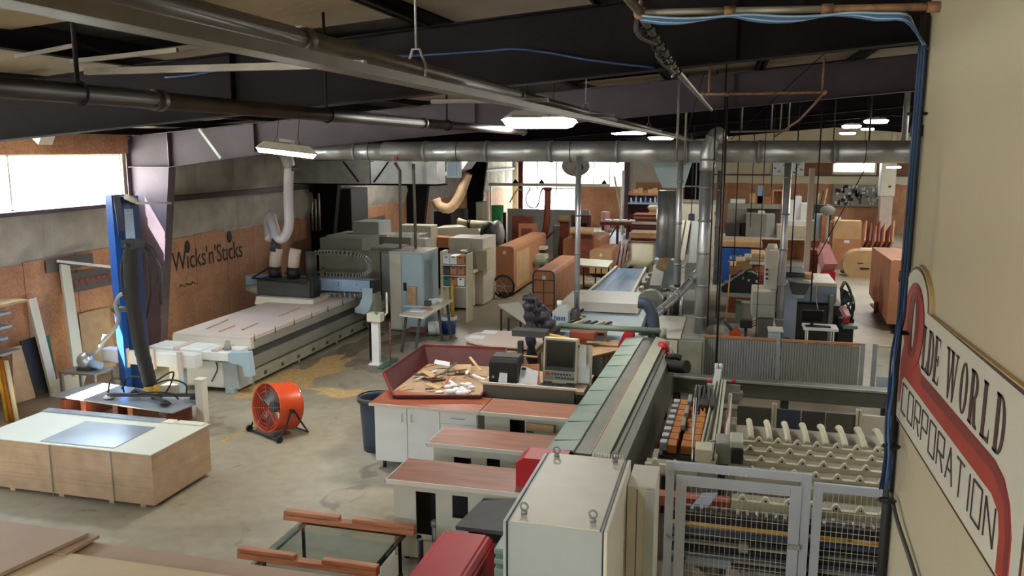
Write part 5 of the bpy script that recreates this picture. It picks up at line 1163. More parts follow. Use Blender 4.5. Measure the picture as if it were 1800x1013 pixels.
for i in range(5): a = yp(1168+i*7, 555, 17.2); g = G(); g.cyl(a, a+Vector((0, 0, .4+.05*(i % 2))), .035, n=6); part('hose_end', g, ('black', 'galv', 'dark_grey')[i % 3], t)
t = thing('filter_bag', 'tan cloth filter bag hanging on the sander duct', 'filter bag', yp(1165, 470, 20.4))
g = G(); pts = [yp(1172, 425, 20.6), yp(1172, 440, 20.6), yp(1166, 460, 20.6), yp(1160, 474, 20.6)]; g.tube(cat(pts, 4), lambda i: .20-.008*i+.02*math.sin(i*1.3), 12); part('bag', g, 'cardboard_pale', t)

# --- black wrapped arm, striped beam, jug, stand
t = thing('wrapped_machine', 'tall machine arm wrapped in crumpled black plastic', 'machine arm', (-3.9, 14.6, 0))
def blob_strip(pts, wd, m, name, seed, Yd):
    r_ = random.Random(seed); P = cat([yp(x, y, Yd) for x, y in pts], 5); g = G()
    g.tube(P, lambda i: wd*(1+.25*math.sin(i*1.9+seed)+r_.uniform(-.12, .12)), 9); part(name, g, m, t)
blob_strip([(930, 522), (929, 545), (932, 575), (934, 610), (938, 660), (940, 690)], .085, 'plastic_bag', 'wrapped_post', 1, 13.2)
blob_strip([(932, 528), (940, 545), (955, 560), (968, 580), (980, 596)], .15, 'plastic_bag', 'wrapped_arm', 2, 13.6)
blob_strip([(926, 517), (931, 530), (938, 550), (936, 572)], .09, 'black', 'wrapped_arm', 3, 13.3)
blob_strip([(945, 540), (955, 570), (972, 590)], .16, 'black', 'wrapped_arm', 4, 13.9)
g = G(); p = yp(940, 690, 13.2); g.box(p.x-.15, p.x+.15, 13.05, 13.35, 0, .12); part('base', g, 'black', t)
t = thing('striped_beam', 'black and yellow beam lying across in front of the wrapped arm', 'beam', (-3.3, 13.3, 0))
a, b = yp(903, 583, 12.9), yp(963, 590, 12.9); b.z = a.z; g = G(); g.bar(a, b, .26, .10); part('cover', g, 'dark_grey', t)
a, b = yp(938, 585, 13.05), yp(998, 598, 13.05); g = G(); g.bar(a, b, .12, .07); part('yellow_cover', g, 'yellow', t)
g = G(); p = yp(960, 600, 13.0); g.box(p.x-.04, p.x+.04, 12.95, 13.05, 0, p.z); part('leg', g, 'dark_grey', t); g = G(); p = yp(915, 600, 13.0); g.box(p.x-.04, p.x+.04, 12.95, 13.05, 0, p.z); part('leg', g, 'dark_grey', t)
t = thing('plastic_jug', 'white plastic jug with blue lettering beside the slim bright duct', 'jug', yp(985, 566, 14.6))
x0, x1, z0, z1 = world(973, 546, 1000, 568, 14.6)
g = G(); g.prism('y', [(x0, z0), (x1, z0), (x1, z1), (x1-.05, z1+.10), (x0+.10, z1+.10), (x0, z1)], 14.5, 14.7); part('body', g, 'cabinet_grey', t)
g = G(); g.cyl((x0+.11, 14.6, z1+.1), (x0+.11, 14.6, z1+.19), .05, n=12); part('cap', g, 'white', t)
for i in range(5): g = G(); xx = x0+.03+i*.045; g.box(xx, xx+.028, 14.49, 14.498, z0+.06, z0+.13+.02*(i == 0)); part('blue_letter', g, 'blue', t)
t = thing('pedestal', 'grey pedestal table with stacked strips under the jug', 'table', (-2.9, 14.3, 0))
x0, x1, z0, z1 = world(975, 568, 1068, 585, 14.3)
g = G(); g.box(x0, x1, 14.2, 14.9, z0+.02, z0+.06); part('table_top', g, 'machine_grey', t)
for i in range(6): xx = x0+.1+i*.13; g = G(); g.bar((xx, 14.2, z0+.09), (xx+.2, 14.8, z0+.09), .05, .03); part('strip', g, ('black', 'bone', 'dark_grey')[i % 3], t)
for xx in (x0+.05, x1-.05): g = G(); g.box(xx-.03, xx+.03, 14.3, 14.4, 0, z0+.02); part('leg', g, 'machine_grey', t)
g = G(); x0, x1, z0, z1 = world(1000, 585, 1045, 600, 13.7); g.box(x0, x1, 13.75, 14.0, z0, z1+.02, .02); g.box((x0+x1)/2-.05, (x0+x1)/2+.05, 13.8, 13.9, 0, z0); solo('copper_clamp', g, 'copper', 'copper coloured clamp block under the grey green rail', 'clamp')
t = thing('duct_base_valve', 'dark greasy valve fitting at the foot of the slim bright duct', 'valve', yp(1012, 565, 15.7))
p = yp(1012, 556, 15.7)
g = G(); g.cyl(p-Vector((0, 0, .15)), p+Vector((0, 0, .15)), .13, .09, n=10); part('body', g, 'dark_grey', t)
for i in range(8): a = i*.8; q = p+Vector((.2*math.cos(a), .1*math.sin(a), .14*math.sin(a*1.7))); g = G(); g.bar(p, q, .035); part('lever', g, ('green_rubber', 'black', 'galv_dull', 'yellow')[i % 4], t)

# --- pale boards and low tables between the bin and the carts
t = thing('low_table', 'long narrow white topped table on thin black legs behind the bin', 'table', (-4.3, 17, 0))
P = [zp(876, 538, .75), zp(910, 534, .75), zp(950, 562, .75), zp(928, 574, .75)]
g = G(); g.quad(*P, th=.04); part('table_top', g, 'melamine', t)
for px, py in ((881, 545), (894, 560), (915, 540), (938, 565)): p = zp(px, py, .7); g = G(); g.box(p.x-.02, p.x+.02, p.y-.02, p.y+.02, 0, .71); part('leg', g, 'black', t)
t = thing('round_board', 'large white board with a rounded end lying on trestles behind the bin', 'board', (-4.3, 14.6, 0))
cc = zp(845, 592, .78); P = []
for k in range(13): a = PI/2+PI*k/12; P.append((cc.x+.45+.75*math.cos(a), cc.y+.62*math.sin(a)))
P += [(cc.x+1.25, cc.y-.68), (cc.x+1.25, cc.y+.5)]
g = G(); g.prism('z', P, .75, .78); part('board', g, 'spoil', t)
g = G(); g.prism('z', [(x+.05, y-.06) for x, y in P], .66, .70); part('lower_board', g, 'cardboard_pale', t)
for x in (cc.x+.2, cc.x+1.1): g = G(); g.box(x-.04, x+.04, cc.y-.5, cc.y+.2, 0, .66); part('trestle', g, 'wood_pale', t)
for i, (px, py) in enumerate(((862, 583), (838, 592))): p = zp(px, py, .79); g = G(); g.box(p.x-.15, p.x+.15, p.y-.12, p.y+.12, .781, .79); solo('paper_sheet', g, 'paper', ('upper', 'lower')[i]+' sheet of paper lying on the rounded white board', 'paper')
t = thing('plywood_stack', 'small stack of pale plywood behind the monitor and paper board', 'board stack', (-2.5, 12.9, 0))
for i in range(4):
    z = .80+i*.03; g = G(); g.quad(zp(960+i*2, 605, z), zp(1085-i*2, 600, z), zp(1100, 618-i, z), zp(1040, 632-i, z), zp(960, 625, z), th=.026); part('plywood', g, 'wood_pale', t)
for px, py in ((975, 615), (1070, 612), (1030, 622)): p = zp(px, py, .7); g = G(); g.box(p.x-.04, p.x+.04, p.y-.04, p.y+.04, 0, .77); part('trestle_leg', g, 'wood_pale', t)

# --- pale blue cabinet, bin rack, yellow post, sawhorse table
t = thing('tall_cabinet', 'tall pale blue grey metal cabinet with a black handle', 'cabinet', (-7.2, 18.6, 0))
g = G(); g.box(-7.72, -6.85, 18.0, 19.0, .04, 1.90, .008); part('body', g, 'light_blue', t)
g = G(); g.box(-7.40, -6.87, 17.975, 17.998, .08, 1.88, .004); d = part('door', g, 'light_blue', t)
g = G(); g.box(-7.36, -7.28, 17.95, 17.974, 1.0, 1.2, .01); part('handle', g, 'black', d)
g = G(); g.box(-7.70, -7.42, 17.98, 17.998, .08, 1.88, .003); part('door', g, 'machine_white', t)
g = G(); g.box(-7.72, -6.85, 17.97, 19.02, 1.901, 1.925); part('top_plate', g, 'machine_white', t)
g = G(); g.box(-7.22, -7.02, 17.88, 17.96, .62, 1.12, .01); part('side_box', g, 'wood_pale', t)
t = thing('bin_rack', 'rack of small orange and white parts bins right of the tall cabinet', 'bin rack', (-6.4, 18.6, 0))
g = G(); g.box(-6.62, -6.55, 18.5, 18.9, 0, 1.9); part('side_upright', g, 'bone', t); g = G(); g.box(-5.98, -5.93, 18.5, 18.9, .2, 1.85); part('side_upright', g, 'bone', t)
cols = ('paper', 'white', 'orange', 'dark_grey', 'orange', 'orange', 'green_rubber', 'orange', 'white')
for r in range(3):
    for c in range(3):
        x0 = -6.52+c*.18; z0 = 1.62-r*.26; g = G(); g.prism('x', [(18.42, z0), (18.75, z0), (18.75, z0+.2), (18.40, z0+.19)], x0, x0+.165); b_ = part('parts_bin', g, 'cardboard' if cols[r*3+c] == 'orange' else cols[r*3+c], t)
        g = G(); g.box(x0+.05, x0+.115, 18.37, 18.395, z0+.155, z0+.175); part('pull', g, 'black', b_)
    g = G(); g.box(-6.54, -5.97, 18.38, 18.8, 1.585-r*.26, 1.6-r*.26); part('shelf', g, 'white', t)
g = G(); a = yp(795, 500, 18.3); g.cyl((a.x, a.y, 0), (a.x, a.y, a.z), .04, n=10); solo('yellow_post', g, 'yellow', 'slim yellow post below the parts bins', 'post')
t = thing('sawhorse_table', 'cluttered white plank table on grey trestles in front of the tall cabinet', 'table', (-6.3, 16.7, 0))
g = G(); g.quad(zp(702, 553, .86), zp(746, 558, .86), zp(796, 527, .86), zp(757, 526, .86), th=.035); part('table_top', g, 'off_white', t)
for px, py in ((714, 552), (738, 556), (770, 535), (786, 532)): p = zp(px, py, .83); g = G(); g.bar((p.x, p.y, .82), (p.x+(.12 if px > 750 else -.08), p.y-.1, 0), .05); part('leg', g, 'dark_grey', t)
g = G(); p = zp(735, 590, 0); g.box(p.x-.25, p.x+.25, p.y-.2, p.y+.2, .12, .16); part('lower_shelf', g, 'wood_red', t)
r_ = random.Random(9); nm = ('cutter', 'paper_pad', 'tool', 'rag', 'tape_roll', 'paper_pad', 'small_box')
for i, (px, py, w_, d_, h_, m, l) in enumerate(((735, 547, .3, .2, .02, 'paper', 'white pad lying at the near end of the cluttered plank table'), (728, 541, .5, .1, .06, 'blue_pale', 'pale blue tool lying along the left edge of the plank table'), (752, 537, .15, .12, .12, 'dark_grey', 'dark tool in the middle of the plank table'), (760, 533, .18, .14, .10, 'paper', 'white rag heap on the plank table left of the second'), (770, 531, .2, .14, .09, 'paper', 'white rag heap on the plank table at the right'), (750, 544, .25, .12, .03, 'wood', 'brown strip of wood lying on the plank table'))):
    p = zp(px, py, .87); g = G(); g.box(p.x-w_/2, p.x+w_/2, p.y-d_/2, p.y+d_/2, .862, .862+h_, min(.02, h_/3)); solo(('pad', 'tool', 'tool', 'rag', 'rag', 'wood_strip')[i], g, m, l, ('pad', 'tool', 'tool', 'rag', 'rag', 'wood')[i])
t = thing('blue_bucket', 'blue bucket with a white rim on the floor by the plank table', 'bucket', zp(790, 590, 0))
p = zp(789, 586, 0); g = G(); g.lathe((p.x, p.y, 0), [(0, 0), (.15, 0), (.19, .36), (.17, .36), (.14, .03), (0, .03)], 20); part('body', g, 'blue', t); g = G(); g.lathe((p.x, p.y, 0), [(.19, .33), (.205, .34), (.20, .42), (.18, .42)], 20); part('rim', g, 'white', t)
t = thing('round_tin', 'white round canister lying under the plank table', 'canister', zp(760, 590, 0))
p = zp(760, 590, 0); g = G(); g.cyl((p.x-.1, p.y, .17), (p.x+.2, p.y+.1, .17), .16, n=16); part('body', g, 'white', t)
t = thing('white_pedestal', 'slim white pedestal post with a cranked handle beside the CNC table', 'pedestal', (-6.8, 15, 0))
g = G(); g.box(-6.84, -6.68, 14.95, 15.05, .03, .92, .008); part('post', g, 'white', t); g = G(); g.box(-6.90, -6.60, 14.88, 15.08, .90, 1.08, .015); hd = part('head', g, 'off_white', t)
g = G(); g.cyl((-6.7, 14.9, 1.08), (-6.68, 14.9, 1.1), .04, n=10); part('green_button', g, 'green', hd)
g = G(); g.tube([(-6.58, 15.05, 1.02), (-6.55, 15.1, 1.06), (-6.55, 15.1, 1.48)], .02, 8); part('handle', g, 'off_white', t)
g = G(); g.box(-6.9, -6.66, 14.9, 15.1, 0, .03); part('foot_plate', g, 'white', t); g = G(); g.box(-6.90, -6.87, 14.98, 15.02, .1, .85); part('side_cable', g, 'steel_dark', t)
g = G(); g.tube([(-6.52, 15.15, .0), (-6.52, 15.15, .85)], .012, 6); part('rod', g, 'copper', t)
g = G(); g.bar(zp(668, 648, .02), zp(695, 632, .02), .12, .03); solo('green_mat', g, 'green_rubber', 'narrow green rubber strip lying on the floor by the white pedestal', 'mat')
# ================================================================== RIGHT: gate, support table, carriage, fence, machines
# --- bumped support rails
t = thing('support_table', 'wide cream support table of bumped rails behind the mesh gate', 'support table', (1.2, 8.6, 0))
def rail_poly(x0, x1, z0, z1, first, sp, bh=.055, bw=.044):
    P = [(x0, z0), (x0, z1)]; x = first
    while x < x1-.05:
        P += [(x-bw, z1), (x-bw*.5, z1+bh*.75), (x-bw*.18, z1+bh), (x+bw*.18, z1+bh), (x+bw*.5, z1+bh*.75), (x+bw, z1)]; x += sp
    return P+[(x1, z1), (x1, z0)]
rows = [(9.22, 1.10, .44, .02), (8.92, 1.10, .34, .01), (8.62, 1.10, .24, -.02), (8.30, 1.10, .34, .0), (8.02, 1.10, .96, 0), (7.55, 1.10, .24, 0), (7.22, 1.08, .34, 0), (7.30, .72, .34, 0)]
for i, (y, z, x, o) in enumerate(rows):
    sp = .205; fx = x-(.0 if i < 4 else .0); x0 = .18 if i < 4 else (.15 if i != 4 else .80)
    g = G(); g.prism('y', rail_poly(x0, 2.35, z-.16, z-.03, fx, sp), y, y+.05); r1 = part('bumped_rail', g, 'cream_roller', t)
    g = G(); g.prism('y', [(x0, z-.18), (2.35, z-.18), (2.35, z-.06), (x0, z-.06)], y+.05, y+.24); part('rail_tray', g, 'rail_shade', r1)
    xx = fx
    while xx < 2.3: g = G(); g.cyl((xx, y-.006, z-.01), (xx, y+.0, z-.01), .011, n=8); part('roller_pin', g, 'black', r1); xx += sp
for i in range(10):
    x = .36+i*.2; g = G(); g.tube(cat([(x, 9.32, 1.06), (x-.01, 9.5, 1.12), (x-.02, 9.72, 1.14), (x-.02, 9.86, 1.10)], 4), .035, 8); part('tall_finger', g, 'cream_roller', t)
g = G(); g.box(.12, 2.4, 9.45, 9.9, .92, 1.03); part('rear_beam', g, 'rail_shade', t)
for x in (.3, 1.3, 2.3):
    for y in (7.3, 8.3, 9.6): g = G(); g.box(x-.05, x+.05, y-.05, y+.05, 0, .93 if y > 7.4 else .9); part('leg', g, 'machine_grey', t)
for x in (.25, 2.3): g = G(); g.box(x-.04, x+.04, 6.98, 9.7, .84, .92); part('side_beam', g, 'machine_grey', t)
# chain and slide bars seen through the gate
t = thing('slide_bars', 'bank of dark slide bars and a chain behind the lower mesh gate', 'machine', (.9, 7.1, 0))
for i, (py, m, h) in enumerate(((912, 'black', .05), (921, 'black', .03), (931, 'yellow', .012), (941, 'bin_blue', .035), (953, 'black', .03), (962, 'machine_grey', .02), (970, 'black', .03), (979, 'bin_blue', .03), (989, 'machine_grey', .025), (999, 'dark_grey', .04))):
    z = yp(1300, py, 7.05).z; g = G(); g.box(-.38, 2.3, 7.02+.004*i, 7.08+.004*i, z-h/2, z+h/2); part('slide_bar', g, m, t)
for i in range(34): x = -.34+i*.078; z = yp(1300, 908, 7.05).z+.03; g = G(); g.box(x, x+.05, 7.0, 7.06, z, z+.035); part('chain_link', g, 'dark_grey', t)
for x in (-.3, 1.0, 2.25): g = G(); g.box(x-.03, x+.03, 7.12, 7.18, 0, yp(1300, 905, 7.05).z); part('upright', g, 'machine_grey', t)
g = G(); a, b = yp(1205, 975, 7.0), yp(1285, 1000, 7.0); g.box(a.x, b.x, 6.98, 7.01, b.z, a.z); part('blue_grey_plate', g, 'frame_blue', t)
g = G(); a, b = yp(1215, 868, 7.25), yp(1245, 895, 7.1); g.bar(a, b, .05, .01); g2 = G(); g.bm.free(); g2.quad(yp(1235, 868, 7.3), yp(1262, 868, 7.3), yp(1242, 896, 7.1), yp(1212, 896, 7.1), th=.01); part('slanted_plate', g2, 'frame_blue', t)
# --- mesh gate and second panel
def mesh_panel(name, lab, x0, x1, z1, xi0, xi1, zi1, y, inner):
    t = thing(name, lab, 'gate', (x0, y, 0)); w_ = .05
    def fr(a0, a1, zt, yy, nm, m='gate_paint', ww=.072, z0=.03):
        for (p, q, r, s) in ((a0, a0+ww, z0, zt), (a1-ww, a1, z0, zt), (a0+ww, a1-ww, zt-ww, zt), (a0+ww, a1-ww, z0, z0+ww)):
            g = G(); g.box(p, q, yy, yy+.035, r, s, .003); part(nm, g, m, t)
    fr(x0, x1, z1, y, 'frame_bar')
    if inner: fr(xi0-.088, xi1+.088, zi1+.088, y-.02, 'leaf_bar', z0=.12, ww=.088)
    wv = None
    n = int((xi1-xi0)/.042)
    for i in range(1, n): x = xi0+(xi1-xi0)*i/n; g = G(); g.box(x-.0016, x+.0016, y+.004, y+.007, .12, zi1); part('wire', g, 'off_white', t)
    m_ = int((zi1-.12)/.085)
    for i in range(1, m_): z = .12+(zi1-.12)*i/m_; g = G(); g.box(xi0, xi1, y+.007, y+.010, z-.0014, z+.0014); part('wire', g, 'off_white', t)
    return t
t = mesh_panel('mesh_gate', 'wire mesh safety gate with a double blue grey frame right of the grey cabinet', -.43, .765, 1.64, -.25, .60, 1.44, 6.9, True)
for x in (.0, .05, .1, .2, .24): g = G(); g.cyl((x, 6.895, 1.575), (x, 6.9, 1.575), .008, n=8); part('screw', g, 'white', t)
g = G(); g.cyl((-.40, 6.86, .95), (-.40, 6.9, .95), .02, n=10); part('hinge', g, 'galv', t); g = G(); g.box(.60, .70, 6.86, 6.89, .98, 1.02); part('latch', g, 'galv', t)
t = mesh_panel('safety_fence', 'second wire mesh safety panel beside the gate, partly behind the office wall', .785, 2.0, 1.57, .85, 1.94, 1.50, 6.9, False)
# --- gripper carriage
t = thing('gripper_carriage', 'cream gripper carriage beam with a black motor and cable bunch above the amber grippers', 'saw carriage', (-.1, 9.8, 0))
def skw(x, y): return x+(y-8.2)*.035
g = G()
A = [(skw(-.20, 8.2), 8.2), (skw(-.02, 8.2), 8.2), (skw(-.06, 11.2), 11.2), (skw(-.17, 11.2), 11.2)]
g.prism('z', A, 1.12, 1.19); part('beam', g, 'cream_roller', t)
for dx in (-.19, -.13, -.06, -.02): g = G(); g.bar((skw(dx, 8.2), 8.2, 1.205), (skw(dx, 11.2)+(-.03 if dx > -.1 else 0.02), 11.2, 1.205), .018 if dx != -.02 else .03, .03); part('guide_rail', g, 'saw_light' if dx != -.13 else 'dark_grey', t)
g = G(); p, q = yp(1258, 680, 11.3), yp(1263, 652, 11.5); g.bar(p, q, .09, .09); part('head_bracket', g, 'cabinet_grey', t)
for dx in (-.03, .03): g = G(); g.cyl(q+Vector((dx, 0, 0)), q+Vector((dx, 0, .10)), .025, n=8); part('clevis', g, 'off_white', t)
g = G(); pb(1268, 676, 1300, 712, 11.4, .05, g); part('end_plate', g, 'machine_grey', t)
g = G(); pb(1276, 692, 1290, 701, 11.38, .02, g); part('plate_slot', g, 'black', t)
g = G(); g.cyl(yp(1284, 694, 11.3), yp(1276, 785, 8.6), .025, n=10); part('drive_shaft', g, 'machine_white', t)
for px in (1247, 1290): g = G(); a = yp(px, 673, 11.4); g.cyl(a, a+Vector((0, 0, .04)), .03, n=8); part('red_cap', g, 'red', t)
g = G(); pb(1258, 778, 1285, 818, 8.35, .3, g, .01); part('gearbox', g, 'machine_grey', t); g = G(); pb(1286, 790, 1306, 818, 8.25, .3, g, .01); part('motor', g, 'black', t); g = G(); pb(1284, 776, 1306, 790, 8.3, .3, g, .01); part('motor_lid', g, 'saw_light', t)
g = G(); pb(1222, 790, 1250, 815, 8.1, .25, g, .01); part('clamp_block', g, 'cream_roller', t)
r_ = random.Random(2)
for i in range(16):
    x = r_.uniform(1216, 1248); P = [yp(x-4, 715+r_.uniform(0, 14), 9.9), yp(x, 688+r_.uniform(-4, 4), 10.4), yp(x+r_.uniform(-4, 6), 679, 10.7), yp(x+r_.uniform(2, 8), 700, 10.2), yp(x+r_.uniform(2, 8), 716, 9.9)]
    g = G(); g.tube(cat(P, 4), .012, 5); part('cable', g, 'rubber' if i % 3 else 'dark_grey', t)
for i in range(3): g = G(); g.tube(cat([yp(1228-i*4, 700, 10.0), yp(1222-i*2, 750, 9.2), yp(1215+i, 810, 8.3)], 6), .007, 5); part('cable', g, 'galv' if i else 'black', t)
g = G(); g.tube(cat([yp(1225, 800, 8.3), yp(1235, 782, 8.5), yp(1262, 774, 8.5), yp(1285, 776, 8.4)], 6), .012, 6); part('cable', g, 'machine_grey', t)
g = G(); g.box(-.35, .30, 11.35, 11.5, .9, 1.0); part('cross_beam', g, 'machine_grey', t)
for y in (8.3, 11.3): g = G(); g.box(-.18, -.02, y-.05, y+.05, 0, 1.12); part('leg', g, 'machine_grey', t)
t = thing('gripper_row', 'rows of amber grippers with pale metal caps left of the carriage beam', 'gripper row', (-.45, 10, 0))
for k, (x0, x1, ya, n) in enumerate(((-.575, -.47, 9.35, 8), (-.42, -.21, 9.35, 8), (.04, .11, 9.5, 6))):
    for i in range(n):
        y = ya+i*.235; g = G(); sk = (y-9.3)*.03; g.box(x0+sk, x1+sk, y, y+.215, .80, .90, .008); part('gripper', g, 'amber', t)
for i in range(8): y = 9.35+i*.235; sk = (y-9.3)*.03; g = G(); g.box(-.665+sk, -.58+sk, y, y+.12, .82, .93, .01); part('metal_cap', g, 'galv', t)
for i in range(3): y = 9.9+i*.5; sk = (y-9.3)*.03; g = G(); g.box(-.47+sk, -.42+sk, y, y+.35, .90, .97, .008); part('air_cylinder', g, 'galv_dull', t)
g = G(); g.box(-.68, .12, 9.3, 11.3, .70, .79); part('bed', g, 'dark_grey', t)
for x, y in ((-.6, 9.5), (-.6, 11.1), (.05, 9.5), (.05, 11.1)): g = G(); g.box(x-.04, x+.04, y-.04, y+.04, 0, .70); part('leg', g, 'dark_grey', t)
g = G(); g.prism('y', rail_poly(-.75, -.2, .9, 1.0, -.64, .205), 8.45, 8.5); part('bumped_rail', g, 'cream_roller', t)
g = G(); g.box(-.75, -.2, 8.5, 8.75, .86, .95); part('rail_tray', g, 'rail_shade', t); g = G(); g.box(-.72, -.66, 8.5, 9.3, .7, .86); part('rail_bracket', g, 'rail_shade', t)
g = G(); g.box(-.80, .13, 7.6, 7.75, .92, 1.02); part('copper_bar', g, 'copper', t)
for x in (-.78, .04): g = G(); g.box(x, x+.08, 7.62, 7.72, 0, .92); part('leg', g, 'dark_grey', t)
# --- rear beam and fence
t = thing('rear_beam', 'long dark grey green beam running in front of the ribbed fence', 'beam', (.9, 13.3, 0))
a, b = zp(1165, 654, .62), zp(1640, 698, .62)
g = G(); g.bar((a.x, 13.5, .52), (b.x, 13.4, .52), .30, .20); part('beam', g, 'saw_grey', t)
g = G(); g.bar((a.x, 13.33, .63), (b.x, 13.23, .63), .05, .03); part('top_edge', g, 'machine_grey', t)
g = G(); g.bar((a.x, 13.34, .40), (b.x, 13.24, .40), .05, .05); part('lower_edge', g, 'saw_grey', t)
for x in (-.7, 1.0, 2.5): g = G(); g.box(x-.06, x+.06, 13.38, 13.5, 0, .42); part('leg', g, 'dark_grey', t)
FY = 15.3
t = thing('ribbed_fence', 'low fence of ribbed translucent panels with orange wooden top strips', 'fence', (1, FY, 0))
for x in (-.36, .98, 2.40, 2.60): g = G(); g.box(x-.035, x+.035, FY-.03, FY+.03, 0, .93); part('post', g, 'fence_metal', t)
for (x0, x1, m) in ((-.31, .93, 'fence_metal'), (1.03, 2.35, 'machine_grey')):
    g = G(); g.box(x0, x1, FY-.005, FY+.005, .06, .87); p_ = part('panel', g, 'poly_mesh', t)
    n = int((x1-x0)/.045)
    for i in range(n): x = x0+(x1-x0)*(i+.5)/n; g = G(); g.box(x-.012, x+.012, FY-.014, FY-.005, .06, .87); part('rib', g, m, p_)
    g = G(); g.box(x0-.04, x1+.02, FY-.03, FY+.03, .88, .925, .006); part('top_strip', g, 'cardboard', t)
g = G(); g.box(2.62, 3.4, FY-.004, FY+.004, .06, .85); part('clear_panel', g, 'glass', t); g = G(); g.box(2.62, 3.4, FY-.02, FY+.02, .86, .91); part('top_rail', g, 'bone', t)
g = G(); g.box(2.66, 2.96, FY-.01, FY-.004, .08, .34); part('notice', g, 'light_blue', t)
g = G(); g.box(3.36, 3.44, FY-.03, FY+.03, 0, .93); part('post', g, 'fence_metal', t)
t = thing('machine_back_panels', 'dark grey back panels standing under the long beam behind the support table', 'panel', (1, 12.2, 0))
for i, (x0, x1, m) in enumerate(((.25, .72, 'saw_grey'), (.80, 1.12, 'bin_blue'), (1.14, 1.45, 'dark_grey'), (1.47, 1.85, 'saw_grey'), (1.95, 2.3, 'machine_white'))):
    g = G(); g.box(x0, x1, 12.0, 12.04, .05, 1.0 if 0 else .62); part('panel', g, m, t)
for x in (.74, .78, 1.87, 1.91): g = G(); g.box(x-.012, x+.012, 11.95, 12.05, 0, .70); part('post', g, 'bone', t)

# --- machines just past the fence (1240-1500 px)
t = thing('press_machine', 'blue grey press machine with a dark front, a hopper and a small black monitor', 'machine', (1.7, 18, 0))
g = G(); x0, x1, z0, z1 = world(1378, 498, 1398, 590, 17.6); g.box(x0-.05, x1, 17.6, 18.1, .02, z1, .02); part('column', g, 'fence_metal' if 0 else 'frame_blue', t)
g = G(); x0, x1, z0, z1 = world(1400, 497, 1470, 535, 18.2); g.box(x0-.05, x1, 18.2, 19.6, z0, z1, .04); part('upper_body', g, 'frame_blue', t)
g = G(); g.box(x0-.05, x1-.02, 18.15, 19.6, z1-.06, z1+.02, .02); part('top_plate', g, 'machine_white', t)
g = G(); X0_, X1_, Z0_, Z1_ = world(1400, 535, 1478, 590, 18.1); g.box(X0_, X1_, 18.1, 19.4, .02, Z1_); part('lower_body', g, 'dark_grey', t)
g = G(); c = yp(1403, 505, 17.4); A_ = .24; g.prism('y', [(c.x-.2, c.z+.14), (c.x+.22, c.z+.10), (c.x+.12, c.z-.12), (c.x-.12, c.z-.12)], 17.2, 17.6); part('hopper', g, 'dark_grey', t)
g = G(); pb(1394, 512, 1413, 525, 17.3, .35, g, .02); part('feed_box', g, 'light_blue', t)
p = yp(1385, 580, 17.5); g = G(); g.cyl((p.x, 17.45, .32), (p.x, 17.6, .32), .14, n=16); part('pulley', g, 'bin_blue', t)
g = G(); g.tube(cat([yp(1437, 500, 18.0), yp(1434, 520, 18.0), yp(1438, 545, 18.0)], 5), .012, 6); part('hose', g, 'off_white', t)
t = thing('monitor_stand', 'small white table behind the fence carrying a black monitor', 'table', (1.9, 16.4, 0))
x0, x1, z0, z1 = world(1412, 574, 1473, 582, 16.4)
g = G(); g.box(x0, x1, 16.3, 16.75, z0, z1, .008); part('table_top', g, 'white', t)
for x in (x0+.08, x1-.08): 
    for y in (16.34, 16.7): g = G(); g.box(x-.012, x+.012, y-.012, y+.012, 0, z0); part('leg', g, 'white', t)
t = thing('black_monitor', 'small black monitor on the white table behind the fence', 'monitor', (1.65, 16.5, z1))
X0_, X1_, Z0_, Z1_ = world(1409, 545, 1447, 572, 16.55); g = G(); g.box(X0_, X1_, 16.55, 16.6, z1+.06, Z1_, .008); part('screen_case', g, 'black', t)
g = G(); g.box(X0_+.02, X1_-.02, 16.545, 16.55, z1+.08, Z1_-.02); part('screen', g, 'screen', t); g = G(); g.box((X0_+X1_)/2-.03, (X0_+X1_)/2+.03, 16.57, 16.62, z1, z1+.08); part('stand', g, 'black', t)
g = G(); g.box(X0_+.08, X1_+.12, 16.36, 16.5, z1+.001, z1+.02); solo('keyboard', g, 'black', 'black keyboard lying on the white table before the monitor', 'keyboard')
t = thing('wire_machine', 'dark machine end with black wires and a red box right of the press', 'machine', (2.4, 18.4, 0))
g = G(); pb(1474, 560, 1500, 592, 17.8, .6, g, .02, z0=0); part('body', g, 'black', t); g = G(); pb(1482, 572, 1508, 580, 17.5, .5, g, .02); part('pale_tray', g, 'saw_green', t)
g = G(); pb(1483, 557, 1493, 568, 17.6, .15, g); part('red_box', g, 'red', t)
g = G(); p, q = yp(1480, 540, 17.8), yp(1490, 558, 17.6); g.bar(p, q, .10); part('pink_arm', g, 'pink', t)
r_ = random.Random(8)
for i in range(9): x = 1474+r_.uniform(0, 12); y = 515+r_.uniform(-8, 30); P = [yp(x, y, 18), yp(x+8, y-10+r_.uniform(-6, 6), 17.9), yp(x+18, y+r_.uniform(-5, 12), 17.9), yp(x+14+r_.uniform(0, 8), y+25, 17.8), yp(x+4, y+38, 17.8)]; g = G(); g.tube(cat(P, 4), .015, 5); part('wire', g, 'black' if i % 3 else 'green_rubber', t)
g = G(); g.quad(yp(1476, 505, 18.1), yp(1490, 512, 18.1), yp(1494, 530, 18.1), yp(1478, 540, 18.1), th=.02); part('side_guard', g, 'dark_grey', t)
g = G(); g.box(2.12, 2.2, 18.0, 18.3, 0, 1.3); part('side_post', g, 'machine_grey', t)
